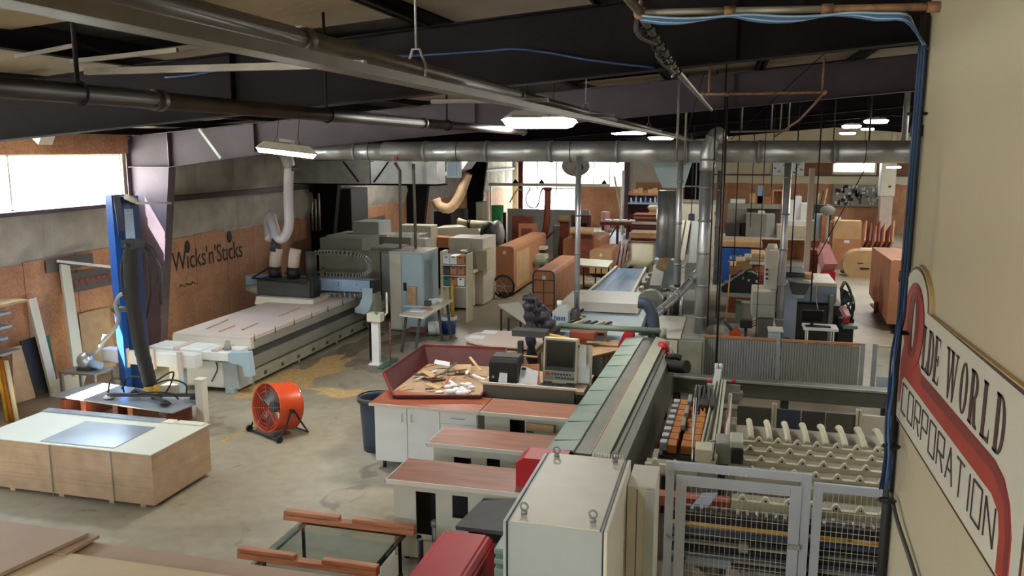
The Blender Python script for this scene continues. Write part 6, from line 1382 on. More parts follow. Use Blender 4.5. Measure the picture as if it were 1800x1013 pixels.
# stuff on top of the press
for i, (x0, y0, x1, y1, Y, m, n_, l, c) in enumerate((
    (1378, 469, 1412, 480, 18.4, 'galv', 'metal_tray', 'shiny metal tray stacked over the press behind the bluish duct', 'tray'),
    (1378, 480, 1415, 488, 18.5, 'dark_grey', 'metal_tray', 'dark tray under the shiny one on the press', 'tray'),
    (1408, 482, 1430, 492, 18.6, 'wood_pale', 'board_offcut', 'small tan board lying on the press top', 'board'),
    (1378, 488, 1412, 497, 18.4, 'saw_green', 'parts_tray', 'greenish tray of parts at the press top left', 'tray'))):
    g = G(); pb(x0, y0, x1, y1, Y, .4, g, .01); solo(n_, g, m, l, c)
t = thing('red_hopper', 'red machine with a sloping pink cover behind the press', 'machine', (2.4, 23, 0))
g = G(); pb(1424, 440, 1436, 482, 23, .6, g, z0=0); part('body', g, 'red_dark', t)
g = G(); g.quad(yp(1436, 440, 22.9), yp(1452, 444, 22.9), yp(1466, 478, 22.4), yp(1443, 478, 22.4), th=.3); part('sloping_cover', g, 'pink', t)
g = G(); pb(1446, 478, 1468, 494, 22.3, .5, g, z0=0); part('base', g, 'red', t)
t = thing('column_machine', 'tall cream column machine standing behind the fence', 'machine', (.95, 19.8, 0))
g = G(); x0, x1, z0, z1 = world(1347, 440, 1366, 515, 19.6); g.box(x0, x1, 19.6, 20.1, .6, z1, .02); part('column', g, 'off_white', t)
g = G(); g.cyl(((x0+x1)/2, 19.85, z1), ((x0+x1)/2, 19.85, z1+.12), .13, .10, n=14); part('cap', g, 'off_white', t)
g = G(); a, b, c, d = world(1323, 512, 1362, 560, 19.2); g.box(a, b, 19.2, 20.2, c, d, .02); part('base_box', g, 'off_white', t); g = G(); g.box(a, b, 19.19, 19.2, (c+d)/2, (c+d)/2+.01); part('seam', g, 'machine_grey', t)
g = G(); g.box((a+b)/2-.1, b-.02, 19.3, 19.9, 0, c, .01); part('foot', g, 'machine_grey', t); g = G(); g.box(x1+.005, x1+.05, 19.6, 20.0, .3, z1-.3); part('side_guard', g, 'black', t)
for i in range(3): g = G(); q = yp(1348, 474+i*8, 19.55); g.ball(q, .03, n=6); part('knob', g, 'black', t)
# bag on rack, boards, blue cabinet
t = thing('pipe_rack', 'grey pipe rack shelf carrying the black bag past the shiny duct', 'rack', (.3, 21, 0))
a, b, c, d = world(1262, 514, 1325, 524, 20.5); g = G(); g.box(a, b, 20.5, 21.3, c, d); part('shelf', g, 'machine_grey', t)
for x in (a+.03, b-.03):
    for y in (20.55, 21.25): g = G(); g.box(x-.03, x+.03, y-.03, y+.03, 0, d+.3); part('post', g, 'machine_grey', t)
zs = d
t = thing('black_bag', 'bulky black bag with buckles lying on the pipe rack', 'bag', (.3, 20.8, zs))
a, b, c, d = world(1268, 476, 1335, 514, 20.5); V = []
g = G(); P = [(a, zs), (b-.05, zs), (b-.02, d-.1), (b-.25, d), (b-.42, d-.05), (a+.35, zs+(d-zs)*.62), (a+.05, zs+(d-zs)*.35)]; g.prism('y', P, 20.5, 21.1); bmesh.ops.bevel(g.bm, geom=g.bm.edges[:], offset=.04, segments=2, affect='EDGES'); part('body', g, 'black', t)
for px, py in ((1306, 489), (1316, 493), (1330, 495)): q = yp(px, py, 20.48); g = G(); g.box(q.x-.02, q.x+.02, 20.47, 20.5, q.z-.03, q.z+.03); part('buckle', g, 'galv', t)
g = G(); g.tube(cat([yp(1303, 490, 20.45), yp(1310, 478, 20.45), yp(1322, 474, 20.45), yp(1331, 480, 20.45)], 5), .02, 6); part('strap', g, 'black', t)
t = thing('blue_cabinet', 'low blue cabinet with pale lettering in front of the far benches', 'cabinet', (.3, 27.5, 0))
a, b, c, d = world(1257, 436, 1320, 468, 27.5); g = G(); g.box(a, b, 27.5, 28.3, .02, d, .01); part('body', g, 'blue', t)
mid = (a+b)/2
g = G(); bx = [mid-.1+i*.10 for i in range(6)]
for i, x in enumerate(bx): g = G(); g.box(x, x+.07, 27.485, 27.498, d-.36, d-.24+.02*(i % 2)); part('letter', g, 'blue_pale', t)
g = G(); g.box(mid-.16, mid+.55, 27.488, 27.498, d-.44, d-.41); part('underline', g, 'blue_pale', t)
g = G(); pb(1255, 424, 1340, 436, 27.6, 1.2, g, .02); solo('brown_roll', g, 'cardboard_pale', 'long pale brown roll lying on the blue cabinet', 'roll')
for i, (x0, y0, x1, y1, m) in enumerate(((1322, 446, 1346, 454, 'wood_pale'), (1310, 453, 1346, 459, 'bone'), (1318, 459, 1346, 466, 'white'), (1294, 459, 1322, 476, 'cardboard_pale'), (1283, 467, 1300, 482, 'cardboard_pale'), (1300, 466, 1346, 482, 'cardboard'))):
    g = G(); pb(x0, y0, x1, y1, 22.4+.1*i, .9, g, .01); solo('stacked_board', g, m, ('small pale board topmost', 'long cream board second', 'white board end', 'thick tan board in the middle', 'left end tan board', 'broad brown board lowest')[i]+' in the pile above the black bag', 'board', 'boards piled above the black bag')
g = G(); pb(1283, 482, 1346, 500, 22.4, 1.3, g, z0=0); solo('board_trestle', g, 'wood_red', 'dark wooden trestle carrying the pile of boards behind the black bag', 'trestle')
# small things standing along the fence
g = G(); pb(1255, 575, 1272, 592, 16.0, .2, g, .01, z0=0); solo('pale_carton', g, 'off_white', 'small pale carton at the left end behind the fence', 'carton')
g = G(); pb(1294, 530, 1302, 560, 21, .3, g, 0, z0=0); solo('green_crate', g, 'saw_green', 'small green crate under the pipe rack', 'crate')
g = G(); pb(1302, 533, 1322, 560, 21.1, .4, g, 0, z0=0); solo('grey_crate', g, 'machine_grey', 'grey crate with a tan lid under the pipe rack beside the green one', 'crate')
a, b, c, d = world(1282, 580, 1303, 592, 16.0); g = G(); g.prism('y', [(a, 0), (b, 0), (b, c+.02), ((a+b)/2, d+.03), (a, c)], 16.0, 16.3); solo('orange_funnel', g, 'orange', 'orange pointed guard just behind the fence', 'guard')
a, b, c, d = world(1301, 563, 1322, 578, 16.2); t = thing('black_drill', 'black tool head standing behind the fence beside the orange guard', 'tool', ((a+b)/2, 16.3, 0))
g = G(); g.box(a, b, 16.2, 16.4, c, d, .02); part('head', g, 'black', t); g = G(); g.cyl(((a+b)/2, 16.3, 0), ((a+b)/2, 16.3, c), .03, n=8); part('stand', g, 'black', t)
for i in range(3): q = Vector((b, 16.25, c+.03+.05*i)); g = G(); g.bar(q, q+Vector((.07, 0, .04)), .015); part('prong', g, 'black', t)
g = G(); g.tube([yp(1284, 483, 17.8), yp(1274, 566, 16.4)], .012, 6); p1 = part('x', g, 'yellow'); bpy.data.objects.remove(p1)
t = thing('broom', 'green headed broom with a thin yellow handle behind the fence', 'broom', yp(1276, 575, 16.3))
g = G(); g.tube([yp(1283, 483, 16.9), yp(1275, 568, 16.3)], .012, 6); part('handle', g, 'yellow', t); q = yp(1275, 568, 16.3); g = G(); g.bar(q+Vector((-.02, 0, .03)), q+Vector((.16, 0, -.16)), .06); part('head', g, 'green_rubber', t)
g = G(); g.box(q.x+.1, q.x+.2, q.y-.05, q.y+.05, 0, q.z-.17); part('bristles', g, 'green_rubber', t)
t = thing('plastic_tub', 'pale plastic tub with a lid behind the fence near the bluish duct', 'tub', yp(1360, 592, 16))
a, b, c, d = world(1352, 584, 1372, 595, 16.0); g = G(); g.box(a, b, 16.0, 16.4, 0, d, .02); part('body', g, 'light_blue', t); g = G(); g.box(a-.02, b+.05, 15.98, 16.42, d+.001, d+.03, .01); part('lid', g, 'off_white', t)

# --- brown covered cart, tan panels, leaning boards at the far right
t = thing('brown_cart', 'tall brown covered cart with castors beside the office wall', 'cart', (3.9, 21, 0))
g = G(); g.prism('y', [(3.78, .18), (5.4, .18), (5.4, 1.66), (5.35, 1.72), (3.84, 1.72), (3.78, 1.66)], 21.0, 21.04); part('front_panel', g, 'cardboard', t)
g = G(); g.prism('x', [(21.04, .18), (23.9, .42), (23.9, 1.70), (21.04, 1.70)], 3.80, 5.38); part('cover', g, 'cardboard', t)
g = G(); g.box(3.83, 5.37, 21.1, 23.8, .13, .18); part('base', g, 'dark_grey', t)
for x, y in ((3.95, 21.3), (5.2, 21.3), (3.95, 23.6)): g = G(); g.cyl((x-.03, y, .08), (x+.03, y, .08), .08, n=14); part('castor', g, 'rubber', t)
g = G(); g.cyl((3.72, 22.2, .2), (3.72, 22.2, .5), .05, n=10); part('handle_post', g, 'copper', t)
t = thing('round_end_board', 'large tan board with a rounded end on a dolly before the far wall', 'panel', (4.8, 30, 0))
P = []; c = yp(1508, 466, 30); rz = .50
for k in range(13): a = PI/2+PI*k/12; P.append((c.x+rz*.95*math.cos(a), c.z+rz*math.sin(a)))
P += [(c.x+2.8, c.z-rz), (c.x+2.8, c.z+rz)]
g = G(); g.prism('y', P, 30, 30.6); part('panel', g, 'cardboard_pale', t)
g = G(); g.box(c.x-.5, c.x+2.6, 30.1, 30.5, .1, max(.15, c.z-rz)); part('dolly', g, 'dark_grey', t)
for x in (c.x-.2, c.x+.6): g = G(); g.cyl((x, 30.1, .06), (x, 30.2, .06), .06, n=10); part('castor', g, 'rubber', t)
g = G(); q = yp(1520, 472, 29.98); g.box(q.x-.15, q.x+.15, 29.97, 30, q.z-.03, q.z+.02); part('slot', g, 'black', t); g = G(); q = yp(1515, 463, 29.98); g.box(q.x-.12, q.x+.05, 29.97, 30, q.z-.01, q.z+.01); part('mark', g, 'dark_grey', t)
for i, (x0, y0, x1, y1, Y, m, l) in enumerate(((1466, 388, 1509, 482, 32, 'cardboard_pale', 'tall tan board stack standing left of the leaning panels'), (1462, 390, 1466, 484, 32.2, 'cardboard', 'narrow brown edge board beside the tall tan stack'))):
    t = thing('tall_boards', l, 'board stack', yp((x0+x1)/2, y1, Y)); g = G(); pb(x0, y0, x1, y1, Y, .5, g, .01, z0=.05); part('board', g, m, t)
    if i == 0: g = G(); pb(x0+2, y0-6, x0+12, y0+1, Y+.1, .2, g); part('tape_roll', g, 'white', t); g = G(); pb(x0, 420, x1, 482, Y-.02, .02, g); part('lower_sheet', g, 'cardboard', t); g = G(); q = yp(1488, 425, Y-.04); g.box(q.x-.08, q.x+.1, Y-.04, Y-.02, q.z-.05, q.z+.05); part('sticker', g, 'paper', t)
    g = G(); pb(x0+1, y1-2, x1-1, y1+3, Y+.1, .3, g, z0=0); part('dolly', g, 'black', t)
for i in range(7):
    a, b = yp(1516+i*8, 402+(i % 3)*4, 40), yp(1512+i*8, 452, 38.5); g = G(); g.bar(a, (b.x, b.y, .02), .06, .9, up=(0, 1, 0)); solo('leaning_board', g, 'wood_red' if i % 2 else 'cardboard', ('first', 'second', 'third', 'fourth', 'fifth', 'sixth', 'seventh')[i]+' from the left of the brown panels leaning at the far right wall', 'panel', 'panels leaning by the far wall')
g = G(); pb(1516, 440, 1590, 446, 36, 1.0, g, 0, z0=0); solo('pale_shelf', g, 'bone', 'pale low shelf in front of the leaning brown panels', 'shelf')
t = thing('pale_post', 'pale square post standing on the far wall by the office wall', 'post', (7.9, 45.5, 0))
a, b, c, d = world(1551, 284, 1573, 344, 44.5); g = G(); g.box(a, b, 44.5, 45.2, 2.0, 4.4, .02); part('upper_casing', g, 'off_white', t); g = G(); g.box(a+.06, b-.06, 44.55, 45.1, .05, 2.0); part('lower_casing', g, 'spoil', t); g = G(); q = yp(1564, 328, 44.48); g.ball(q, .06, n=8); part('switch', g, 'dark_grey', t)
# ================================================================== FAR ZONE
t = thing('tool_pegboard', 'grey pegboard crowded with tools on the far right wall', 'pegboard', (6.3, 45.9, 1.3))
a, b, c, d = world(1465, 324, 1550, 364, 45.8)
g = G(); g.box(a, b, 45.8, 45.86, c, d); part('board', g, 'machine_grey', t); g = G(); g.box(a-.04, b+.04, 45.78, 45.86, d, d+.06); part('top_rail', g, 'bone', t)
r_ = random.Random(21)
for i in range(60):
    x = r_.uniform(a+.08, b-.12); z = r_.uniform(c+.06, d-.15); w_, h = r_.uniform(.03, .2), r_.uniform(.05, .22); g = G(); g.box(x, x+w_, 45.72, 45.79, z, min(z+h, d-.02)); part('hand_tool', g, r_.choice(('black', 'dark_grey', 'paper', 'galv', 'white', 'red_dark', 'black')), t)
t = thing('wall_poster', 'white poster with black sketches on the far cream wall behind the bluish duct', 'poster', yp(1385, 298, 45.9))
a, b, c, d = world(1357, 285, 1413, 309, 45.9); g = G(); g.box(a, b, 45.88, 45.9, c, d); part('sheet', g, 'paper', t)
for i in range(8):
    u = (.06, .2, .35, .55, .66, .78, .88, .72)[i]; v = (.6, .25, .8, .7, .3, .75, .5, .5)[i]; x = a+(b-a)*u; z = c+(d-c)*v
    g = G(); g.bar((x, 45.87, z), (x+.12, 45.87, z+(.09 if i % 2 else -.08)), .01, .05); part('sketch_mark', g, 'black' if i > 2 else 'dark_grey', t)
g = G(); a, b, c, d = world(1389, 311, 1392, 317, 45.9); g.box(a, b, 45.8, 45.9, c, d); solo('wall_hook', g, 'black', 'small black hook below the white poster', 'hook')
# bench with machines (1250-1460 px)
BY, BZ = 33.5, .92
t = thing('far_bench', 'long cluttered work bench across the far right part of the hall', 'bench', (2, BY, 0))
a, b, c, d = world(1258, 398, 1462, 412, BY); g = G(); g.box(a, b, BY, BY+1.2, BZ-.08, BZ); part('bench_top', g, 'off_white', t)
for i in range(6): x = a+.1+(b-a-.2)*i/5; g = G(); g.box(x-.05, x+.05, BY+.05, BY+.15, 0, BZ-.08); part('leg', g, 'wood_red', t)
g = G(); g.box(a, b, BY+1.1, BY+1.15, 0, BZ-.1); part('rear_panel', g, 'cardboard', t)
ITEMS = [
 (1312, 376, 1346, 410, 33.6, .8, 'machine_grey', 'grey_box', 'big grey enclosure on the far bench', 'box'),
 (1346, 377, 1361, 410, 33.8, .6, 'cabinet_grey', 'grey_box', 'narrow pale enclosure right of the big grey one on the far bench', 'box'),
 (1333, 371, 1344, 378, 33.7, .3, 'white', 'paper_box', 'white paper box on top of the big grey enclosure', 'box'),
 (1279, 366, 1312, 388, 34.2, .4, 'machine_grey', 'machine_part', 'grey round shouldered machine part left of the big grey enclosure', 'machine part'),
 (1276, 392, 1300, 408, 33.7, .4, 'dark_grey', 'wire_basket', 'dark wire basket on the far bench at the left', 'basket'),
 (1303, 393, 1312, 408, 33.8, .3, 'black', 'black_box', 'small black box squeezed left of the big grey enclosure', 'box'),
 (1385, 352, 1397, 385, 34.0, .4, 'white', 'white_bag', 'tall white sack leftmost of the white sacks on the far bench', 'sack'),
 (1398, 345, 1407, 386, 34.2, .4, 'paper', 'white_bag', 'tallest white sack in the middle of the far bench', 'sack'),
 (1408, 357, 1420, 388, 34.0, .4, 'white', 'white_bag', 'wide white sack at the right of the far bench', 'sack'),
 (1387, 388, 1450, 396, 33.6, .8, 'white', 'white_tray', 'long white tray lying on the far bench', 'tray'),
 (1366, 396, 1440, 406, 33.5, .9, 'bone', 'cream_plank', 'long cream plank along the front edge of the far bench', 'plank'),
 (1433, 360, 1462, 376, 34.4, .5, 'black', 'dark_machine', 'dark machine at the right end of the far bench', 'machine'),
 (1433, 376, 1445, 404, 33.4, .3, 'frame_blue', 'side_board', 'pale upright panel beside the brown one at the bench end', 'panel'),
 (1445, 377, 1454, 440, 33.2, .3, 'wood', 'brown_post', 'brown upright board at the right end of the far bench', 'board')]
for (x0, y0, x1, y1, Y, d_, m, n_, l, c_) in ITEMS:
    g = G(); zb = yp(x1, y1, Y).z; g = pb(x0, y0, x1, y1, Y, d_, g, .02, z0=(0 if y1 > 420 else zb if n_ == 'paper_box' else BZ+.002)); solo(n_, g, m, l, c_)
# back bench along the far wall with tan frames
t = thing('back_bench', 'grey back bench along the far OSB wall with tan frames on it', 'bench', (1.5, 41, 0))
a, b, c, d = world(1280, 358, 1372, 366, 41); g = G(); g.box(a, b, 41, 42.5, c-.05, d); part('bench_top', g, 'machine_green', t); g = G(); g.box(a, b, 41.2, 42.3, 0, c-.05); part('bench_body', g, 'dark_grey', t)
zb = d+.002
for i, (x0, y0, x1, y1, m) in enumerate(((1284, 350, 1310, 355, 'white'), (1318, 340, 1328, 356, 'wood_pale'), (1328, 344, 1340, 356, 'wood'), (1332, 326, 1342, 352, 'blue_pale'), (1342, 346, 1356, 356, 'cardboard'), (1358, 334, 1376, 356, 'wood_pale'))):
    g = G(); a_, b_, c_, d_ = world(x0, y0, x1, y1, 41.3)
    if i == 5:
        t5 = thing('open_box', 'open tan frame box standing on the back bench left of the bluish duct', 'frame', (a_, 41.3, zb))
        for (p, q, r, s) in ((a_, a_+.06, zb, d_), (b_-.06, b_, zb, d_), (a_+.06, b_-.06, d_-.06, d_)): g = G(); g.box(p, q, 41.3, 41.8, r, s); part('frame_board', g, m, t5)
        g = G(); g.box(a_+.06, b_-.06, 41.7, 41.75, zb, d_-.06); part('back_board', g, 'cardboard', t5); continue
    g.box(a_, b_, 41.3, 41.7, zb, max(zb+.08, d_), .01); solo('bench_item', g, m, ('flat white pack', 'tan block', 'brown wooden block', 'tall pale bottle', 'low brown box')[i]+' standing on the far back bench below the cream wall', 'bench item')
for i in range(3): g = G(); p, q = yp(1440+i*7, 340-i*4, 41), yp(1432+i*7, 375, 40.5); q = q+(q-p)*(q.z/(p.z-q.z)); g.tube([p, q], .035, 6); solo('bent_tube', g, ('bone', 'dark_grey', 'wood_pale')[i], ('left', 'middle', 'right')[i]+' of the slanting rods left of the pegboard', 'rod')
g = G(); a, b = yp(1428, 296, 20), yp(1416, 482, 20); g.bar((b.x, 20, 0), (a.x, 20, a.z), .17, .12); solo('tapering_post', g, 'spoil', 'long pale tapering post rising between the bluish duct and the pegboard', 'post')
g = G(); c = yp(1455, 370, 30); g.ball(c, .22, (1.2, .6, .8), 10); g.cyl((c.x, 30, 0), (c.x, 30, c.z), .05, n=8); solo('bench_vise', g, 'machine_grey', 'round grey machine head near the bench end under the pegboard', 'machine')
# dark blue reel past the duct, orange switch
g = G(); pb(1210, 376, 1220, 404, 26, .2, g, .03); solo('pendant_box', g, 'bin_blue', 'dark blue grip box hanging on the cord past the slim ducts', 'pendant'); g = G(); pb(1256, 372, 1266, 402, 28, .3, g, .02, z0=0); solo('switch_post', g, 'off_white', 'pale switch post with a red knob right of the thick duct', 'post')
g = G(); q = yp(1261, 376, 27.95); g.cyl(q, q-Vector((0, .08, 0)), .1, n=12); solo('red_switch', g, 'orange', 'round red orange switch on the pale post', 'switch')
t = thing('far_partition', 'pale low partition wall left of the thick duct at the far end', 'partition', (-2, 40, 0))
a, b, c, d = world(1200, 355, 1262, 402, 38); g = G(); g.box(a, b, 38, 38.1, .02, d); part('panel', g, 'off_white', t); g = G(); g.box(a, b, 37.95, 38.15, d, d+.1); part('top_rail', g, 'machine_grey', t)

# shelves with bottles (1105-1160 px)
t = thing('parts_shelf', 'blue shelving unit with small bright bottles before the pale far window sheet', 'shelf', (-4.3, 40, 0))
SY = 40
for i, (py, m) in enumerate(((340, 'cardboard'), (356, 'blue_pale'), (385, 'maroon'))):
    a, b, c, d = world(1103, py, 1165, py+4, SY); g = G(); g.box(a, b, SY, SY+.7, c, d); part('shelf_board', g, m, t)
    if i < 2:
        for k in range(7):
            x = a+.15+k*(b-a-.3)/6; g = G()
            if i: g.cyl((x, SY+.2, d), (x, SY+.2, d+.22+.08*(k % 2)), .06, .03, n=8); solo('bottle', g, 'white' if k != 3 else 'blue_pale', ('first', 'second', 'third', 'middle', 'fifth', 'sixth', 'last')[k]+' bottle from the left on the blue far shelf', 'bottle', 'bottles on the far shelf')
            else: g.box(x-.12, x+.1, SY+.1, SY+.5, d, d+.12+.07*(k % 3)); solo('small_carton', g, ('cardboard', 'wood_pale', 'cardboard_pale')[k % 3], ('first', 'second', 'third', 'middle', 'fifth', 'sixth', 'last')[k]+' small carton from the left on top of the far shelf', 'carton', 'cartons on the far shelf')
a, b, c, d = world(1103, 345, 1165, 356, SY); g = G(); g.box(a, b, SY+.65, SY+.7, c, d); part('back_panel', g, 'blue', t)
for x in (a, b): g = G(); g.box(x-.04, x+.04, SY, SY+.7, 0, d+.3); part('upright', g, 'maroon', t)
g = G(); g.box(a, b, SY+.6, SY+.65, .3, c-.1); part('lower_panel', g, 'maroon', t)
# stacks of brown panels under it
for i, (x0, y0, x1, y1, Y, m, l) in enumerate(((1138, 363, 1164, 377, 37, 'bone', 'pale round topped pack above the brown panels below the far shelf'), (1113, 377, 1164, 393, 35, 'wood_red', 'upper brown wrapped panel stack below the far shelf'), (1107, 394, 1164, 408, 32.5, 'maroon', 'middle dark glossy panel stack below the far shelf'), (1105, 409, 1164, 420, 31, 'wood_pale', 'lower tan panel stack below the far shelf'))):
    t = thing('panel_stack', l, 'panel stack', yp((x0+x1)/2, y1, Y)); a, b, c, d = world(x0, y0, x1, y1, Y); k_ = 4
    for k in range(k_): g = G(); g.box(a+rnd.uniform(0, .1), b, Y+rnd.uniform(0, .06), Y+1.2, c+(d-c)*k/k_, c+(d-c)*(k+.92)/k_); part('panel', g, m if k % 2 else ('cardboard_pale' if i != 2 else 'wood_red'), t)
    g = G(); g.box(a+.1, b-.05, Y+.2, Y+1.0, 0, c); part('trestle', g, 'wood_red', t)
# workbench far centre with brown legs
t = thing('far_table', 'far work table with brown legs at the end of the aisle', 'table', (-6, 38, 0))
a, b, c, d = world(1055, 390, 1115, 397, 34.5); g = G(); g.box(a, b, 34.5, 35.6, c, d); part('table_top', g, 'wood_red', t)
for x in (a+.1, (a+b)/2, b-.1): g = G(); g.box(x-.05, x+.05, 34.6, 34.7, 0, c); part('leg', g, 'wood_red', t)
g = G(); g.bar((a+.2, 34.55, .3), ((a+b)/2, 34.55, c), .06); part('brace', g, 'wood_red', t)
for i in range(4): x = a+.15+i*(b-a)/4.2; g = G(); g.box(x, x+.25, 34.6, 35.2, d+.002, d+.07); solo('white_block', g, 'white', ('first', 'second', 'third', 'fourth')[i]+' white block from the left on the far work table', 'block', 'white blocks on the far table')
t = thing('far_table', 'second far table heaped with white pieces near the standing boards', 'table', (-7, 40, 0))
a, b, c, d = world(1038, 402, 1060, 410, 33.5); g = G(); g.box(a, b, 33.5, 36, .75, .8); part('table_top', g, 'off_white', t)
for x in (a+.1, b-.1): g = G(); g.box(x-.04, x+.04, 33.6, 33.7, 0, .75); part('leg', g, 'cardboard', t)
for i in range(5): g = G(); g.ball((a+.15+i*.11, 33.8+.25*i, .88), .13, (1, 1, .6), 8); solo('white_piece', g, 'white', ('nearest', 'second nearest', 'middle', 'second farthest', 'farthest')[i]+' white piece heaped on the second far table', 'piece', 'white pieces on the second far table')
g = G(); a, b, c, d = world(1058, 372, 1072, 392, 40); g.cyl(((a+b)/2, 40, 0), ((a+b)/2, 40, d), .2, n=14); solo('paper_drum', g, 'pink', 'pinkish drum standing against the bright OSB wall at the far end', 'drum')
g = G(); p, q = yp(1097, 300, 42), yp(1094, 388, 42); g.cyl((q.x, 42, 0), (q.x, 42, p.z), .07, n=8); solo('far_pole', g, 'white', 'white pole left of the blue far shelf', 'pole')
g = G(); p, q = yp(1080, 310, 43), yp(1092, 378, 43); q = q+(q-p)*(q.z/(p.z-q.z)); g.tube([p, q], .05, 6); solo('slanting_pole', g, 'bone', 'slanting thin pole leaning against the white pole at the far end', 'pole')
# crane rail across the far opening, round fan
t = thing('far_rail', 'horizontal pipe rail across the bright far opening', 'rail', yp(970, 326, 41))
a, b = yp(858, 324, 41), yp(1072, 328, 41); g = G(); g.cyl(a, (b.x, 41, a.z), .08, n=10); part('rail', g, 'off_white', t)
for px in (906, 952, 1062): q = yp(px, 324, 41); g = G(); g.prism('y', [(q.x-.15, a.z+.08), (q.x+.15, a.z+.08), (q.x, a.z+.28)], 40.95, 41.05); part('clip', g, 'steel_dark', t)
for px in (862, 1012): q = yp(px, 324, 41); g = G(); g.box(q.x-.04, q.x+.04, 41, 41.08, 0, a.z); part('upright', g, 'off_white', t)
g = G(); q = yp(915, 324, 42); g.box(q.x-.12, q.x+.12, 42, 42.25, 0, 4.4); solo('red_column', g, 'red_dark', 'reddish steel column in front of the bright far opening', 'column')
c = yp(1012, 292, 30); t = thing('hanging_drum', 'round grey and blue drum hanging before the far window beside the slim duct', 'drum', c)
g = G(); g.ball(c, .52, (1, .5, .72), 20); part('drum', g, 'machine_grey', t); g = G(); g.ball(c+Vector((.12, -.18, -.03)), .22, (1, .4, .8), 12); part('hub', g, 'blue_dark', t)
g = G(); g.cyl(c, (c.x, c.y, ztop(c.x)), .03, n=8); part('hanger', g, 'dark_grey', t)
t = thing('hanging_hoses', 'looping dark hoses hanging before the bright far opening', 'hose', yp(915, 330, 38))
for i, pp in enumerate(([(896, 356), (905, 340), (912, 333), (920, 336)], [(932, 332), (925, 345), (926, 358), (934, 365), (945, 362), (949, 345), (952, 335), (958, 330)])): g = G(); g.tube(cat([yp(x, y, 38) for x, y in pp], 6), .035, 7); part('hose', g, 'dark_grey' if i else 'bone', t)
t = thing('red_pipe', 'brick red pipe standing bent behind the brown carts', 'pipe', (-6.5, 31, 0))
P = cat([yp(963, 335, 31), yp(962, 375, 31), yp(960, 398, 31), yp(956, 412, 31), yp(946, 422, 30.8), yp(938, 430, 30.6)], 6); g = G(); g.tube(P, .13, 12); part('pipe', g, 'copper', t); g = G(); g.cyl(P[0], P[0]+Vector((0, 0, .12)), .16, n=12); part('cap', g, 'wood_red', t)
e = P[-1]; g = G(); g.box(e.x-.4, e.x+.2, e.y-.2, e.y+.4, 0, e.z); part('base_machine', g, 'cardboard', t); g = G(); g.quad(e+Vector((.2, 0, .1)), e+Vector((.75, 0, .5)), e+Vector((.75, .3, .55)), e+Vector((.2, .3, 0)), th=.05); part('guard_plate', g, 'wood_red', t)
# white booth panel
g = G(); pb(892, 367, 1035, 430, 36.5, .12, g, 0, z0=0); solo('booth_wall', g, 'cabinet_grey', 'wide pale booth wall standing behind the brown carts', 'partition')

# --- brown covered carts
def cart(x0, x1, y0, y1, zt, lab, front, m='cardboard', pale=None, frame=False):
    t = thing('covered_cart', lab, 'cart', ((x0+x1)/2, y0, 0)); w_ = x1-x0
    P = [(x0, .14), (x1, .14), (x1, zt-.10), (x1-.03, zt-.03), (x1-.1, zt), (x0+.1, zt), (x0+.03, zt-.03), (x0, zt-.10)]
    g = G(); g.prism('y', P, y0+.03, y1); part('cover', g, m, t)
    g = G(); g.prism('y', [(x, z) for x, z in P], y0, y0+.03); part('front_panel', g, front, t)
    g = G(); q = zt-.18; g.box((x0+x1)/2-.04, (x0+x1)/2+.05, y0-.006, y0, q-.05, q+.05); part('label', g, 'paper', t)
    if pale: g = G(); g.box(x1, x1+.012, y0+.25, y0+pale, .25, zt-.22); part('side_panel', g, 'cardboard_pale', t)
    g = G(); g.box(x0+.05, x1-.05, y0+.1, y1-.1, .10, .14); part('base', g, 'black', t)
    for x in (x0+.1, x1-.1):
        for y in (y0+.2, y1-.2): g = G(); g.cyl((x-.02, y, .06), (x+.02, y, .06), .06, n=10); part('castor', g, 'rubber', t)
    if frame:
        yy = y0-.02; g = G(); g.tube([(x0, yy, .1), (x0, yy, zt-.1), (x0+.04, yy, zt-.03), (x0+.1, yy, zt), (x1-.1, yy, zt), (x1-.04, yy, zt-.03), (x1, yy, zt-.1), (x1, yy, .1)], .018, 8); part('tube_frame', g, 'bin_blue', t)
        for z in (.35, .68, 1.0): g = G(); g.cyl((x0, yy, z), (x1, yy, z), .010, n=6); part('cross_bar', g, 'bin_blue', t)
        g = G(); g.cyl(((x0+x1)/2, yy, .1), ((x0+x1)/2, yy, 1.0), .010, n=6); part('centre_bar', g, 'bin_blue', t)
    return t
cart(-6.60, -6.02, 23.2, 27.6, 1.50, 'brown covered cart with a pale side panel, the left of the two large carts', 'cardboard', pale=1.9)
cart(-4.78, -4.22, 20.4, 23.6, 1.24, 'brown covered cart with a dark blue tube frame beside the slim duct', 'cardboard', frame=True)
cart(-5.6, -4.3, 28.5, 31.0, 1.22, 'low wide brown cart behind the framed cart', 'cardboard')
cart(-4.5, -3.75, 27.6, 29.5, .95, 'small brown cart beside the slim bright duct', 'cardboard_pale')
t = thing('spoked_wheel', 'large dark spoked wheel leaning at the corner of the left brown cart', 'wheel', (-6.2, 22.9, 0))
c = yp(885, 511, 22.9); c.z = .36
g = G(); g.lathe(c, [(.30, -.03), (.34, -.03), (.35, 0), (.34, .03), (.30, .03), (.29, 0), (.30, -.03)], 24, 'y'); part('tyre', g, 'rubber', t)
for k in range(6): a = k*PI/3; g = G(); g.tube([c, c+Vector((.3*math.cos(a), 0, .3*math.sin(a)))], .014, 5); part('spoke', g, 'galv_dull', t)
g = G(); g.cyl(c-Vector((0, .05, 0)), c+Vector((0, .05, 0)), .05, n=10); part('hub', g, 'galv_dull', t)
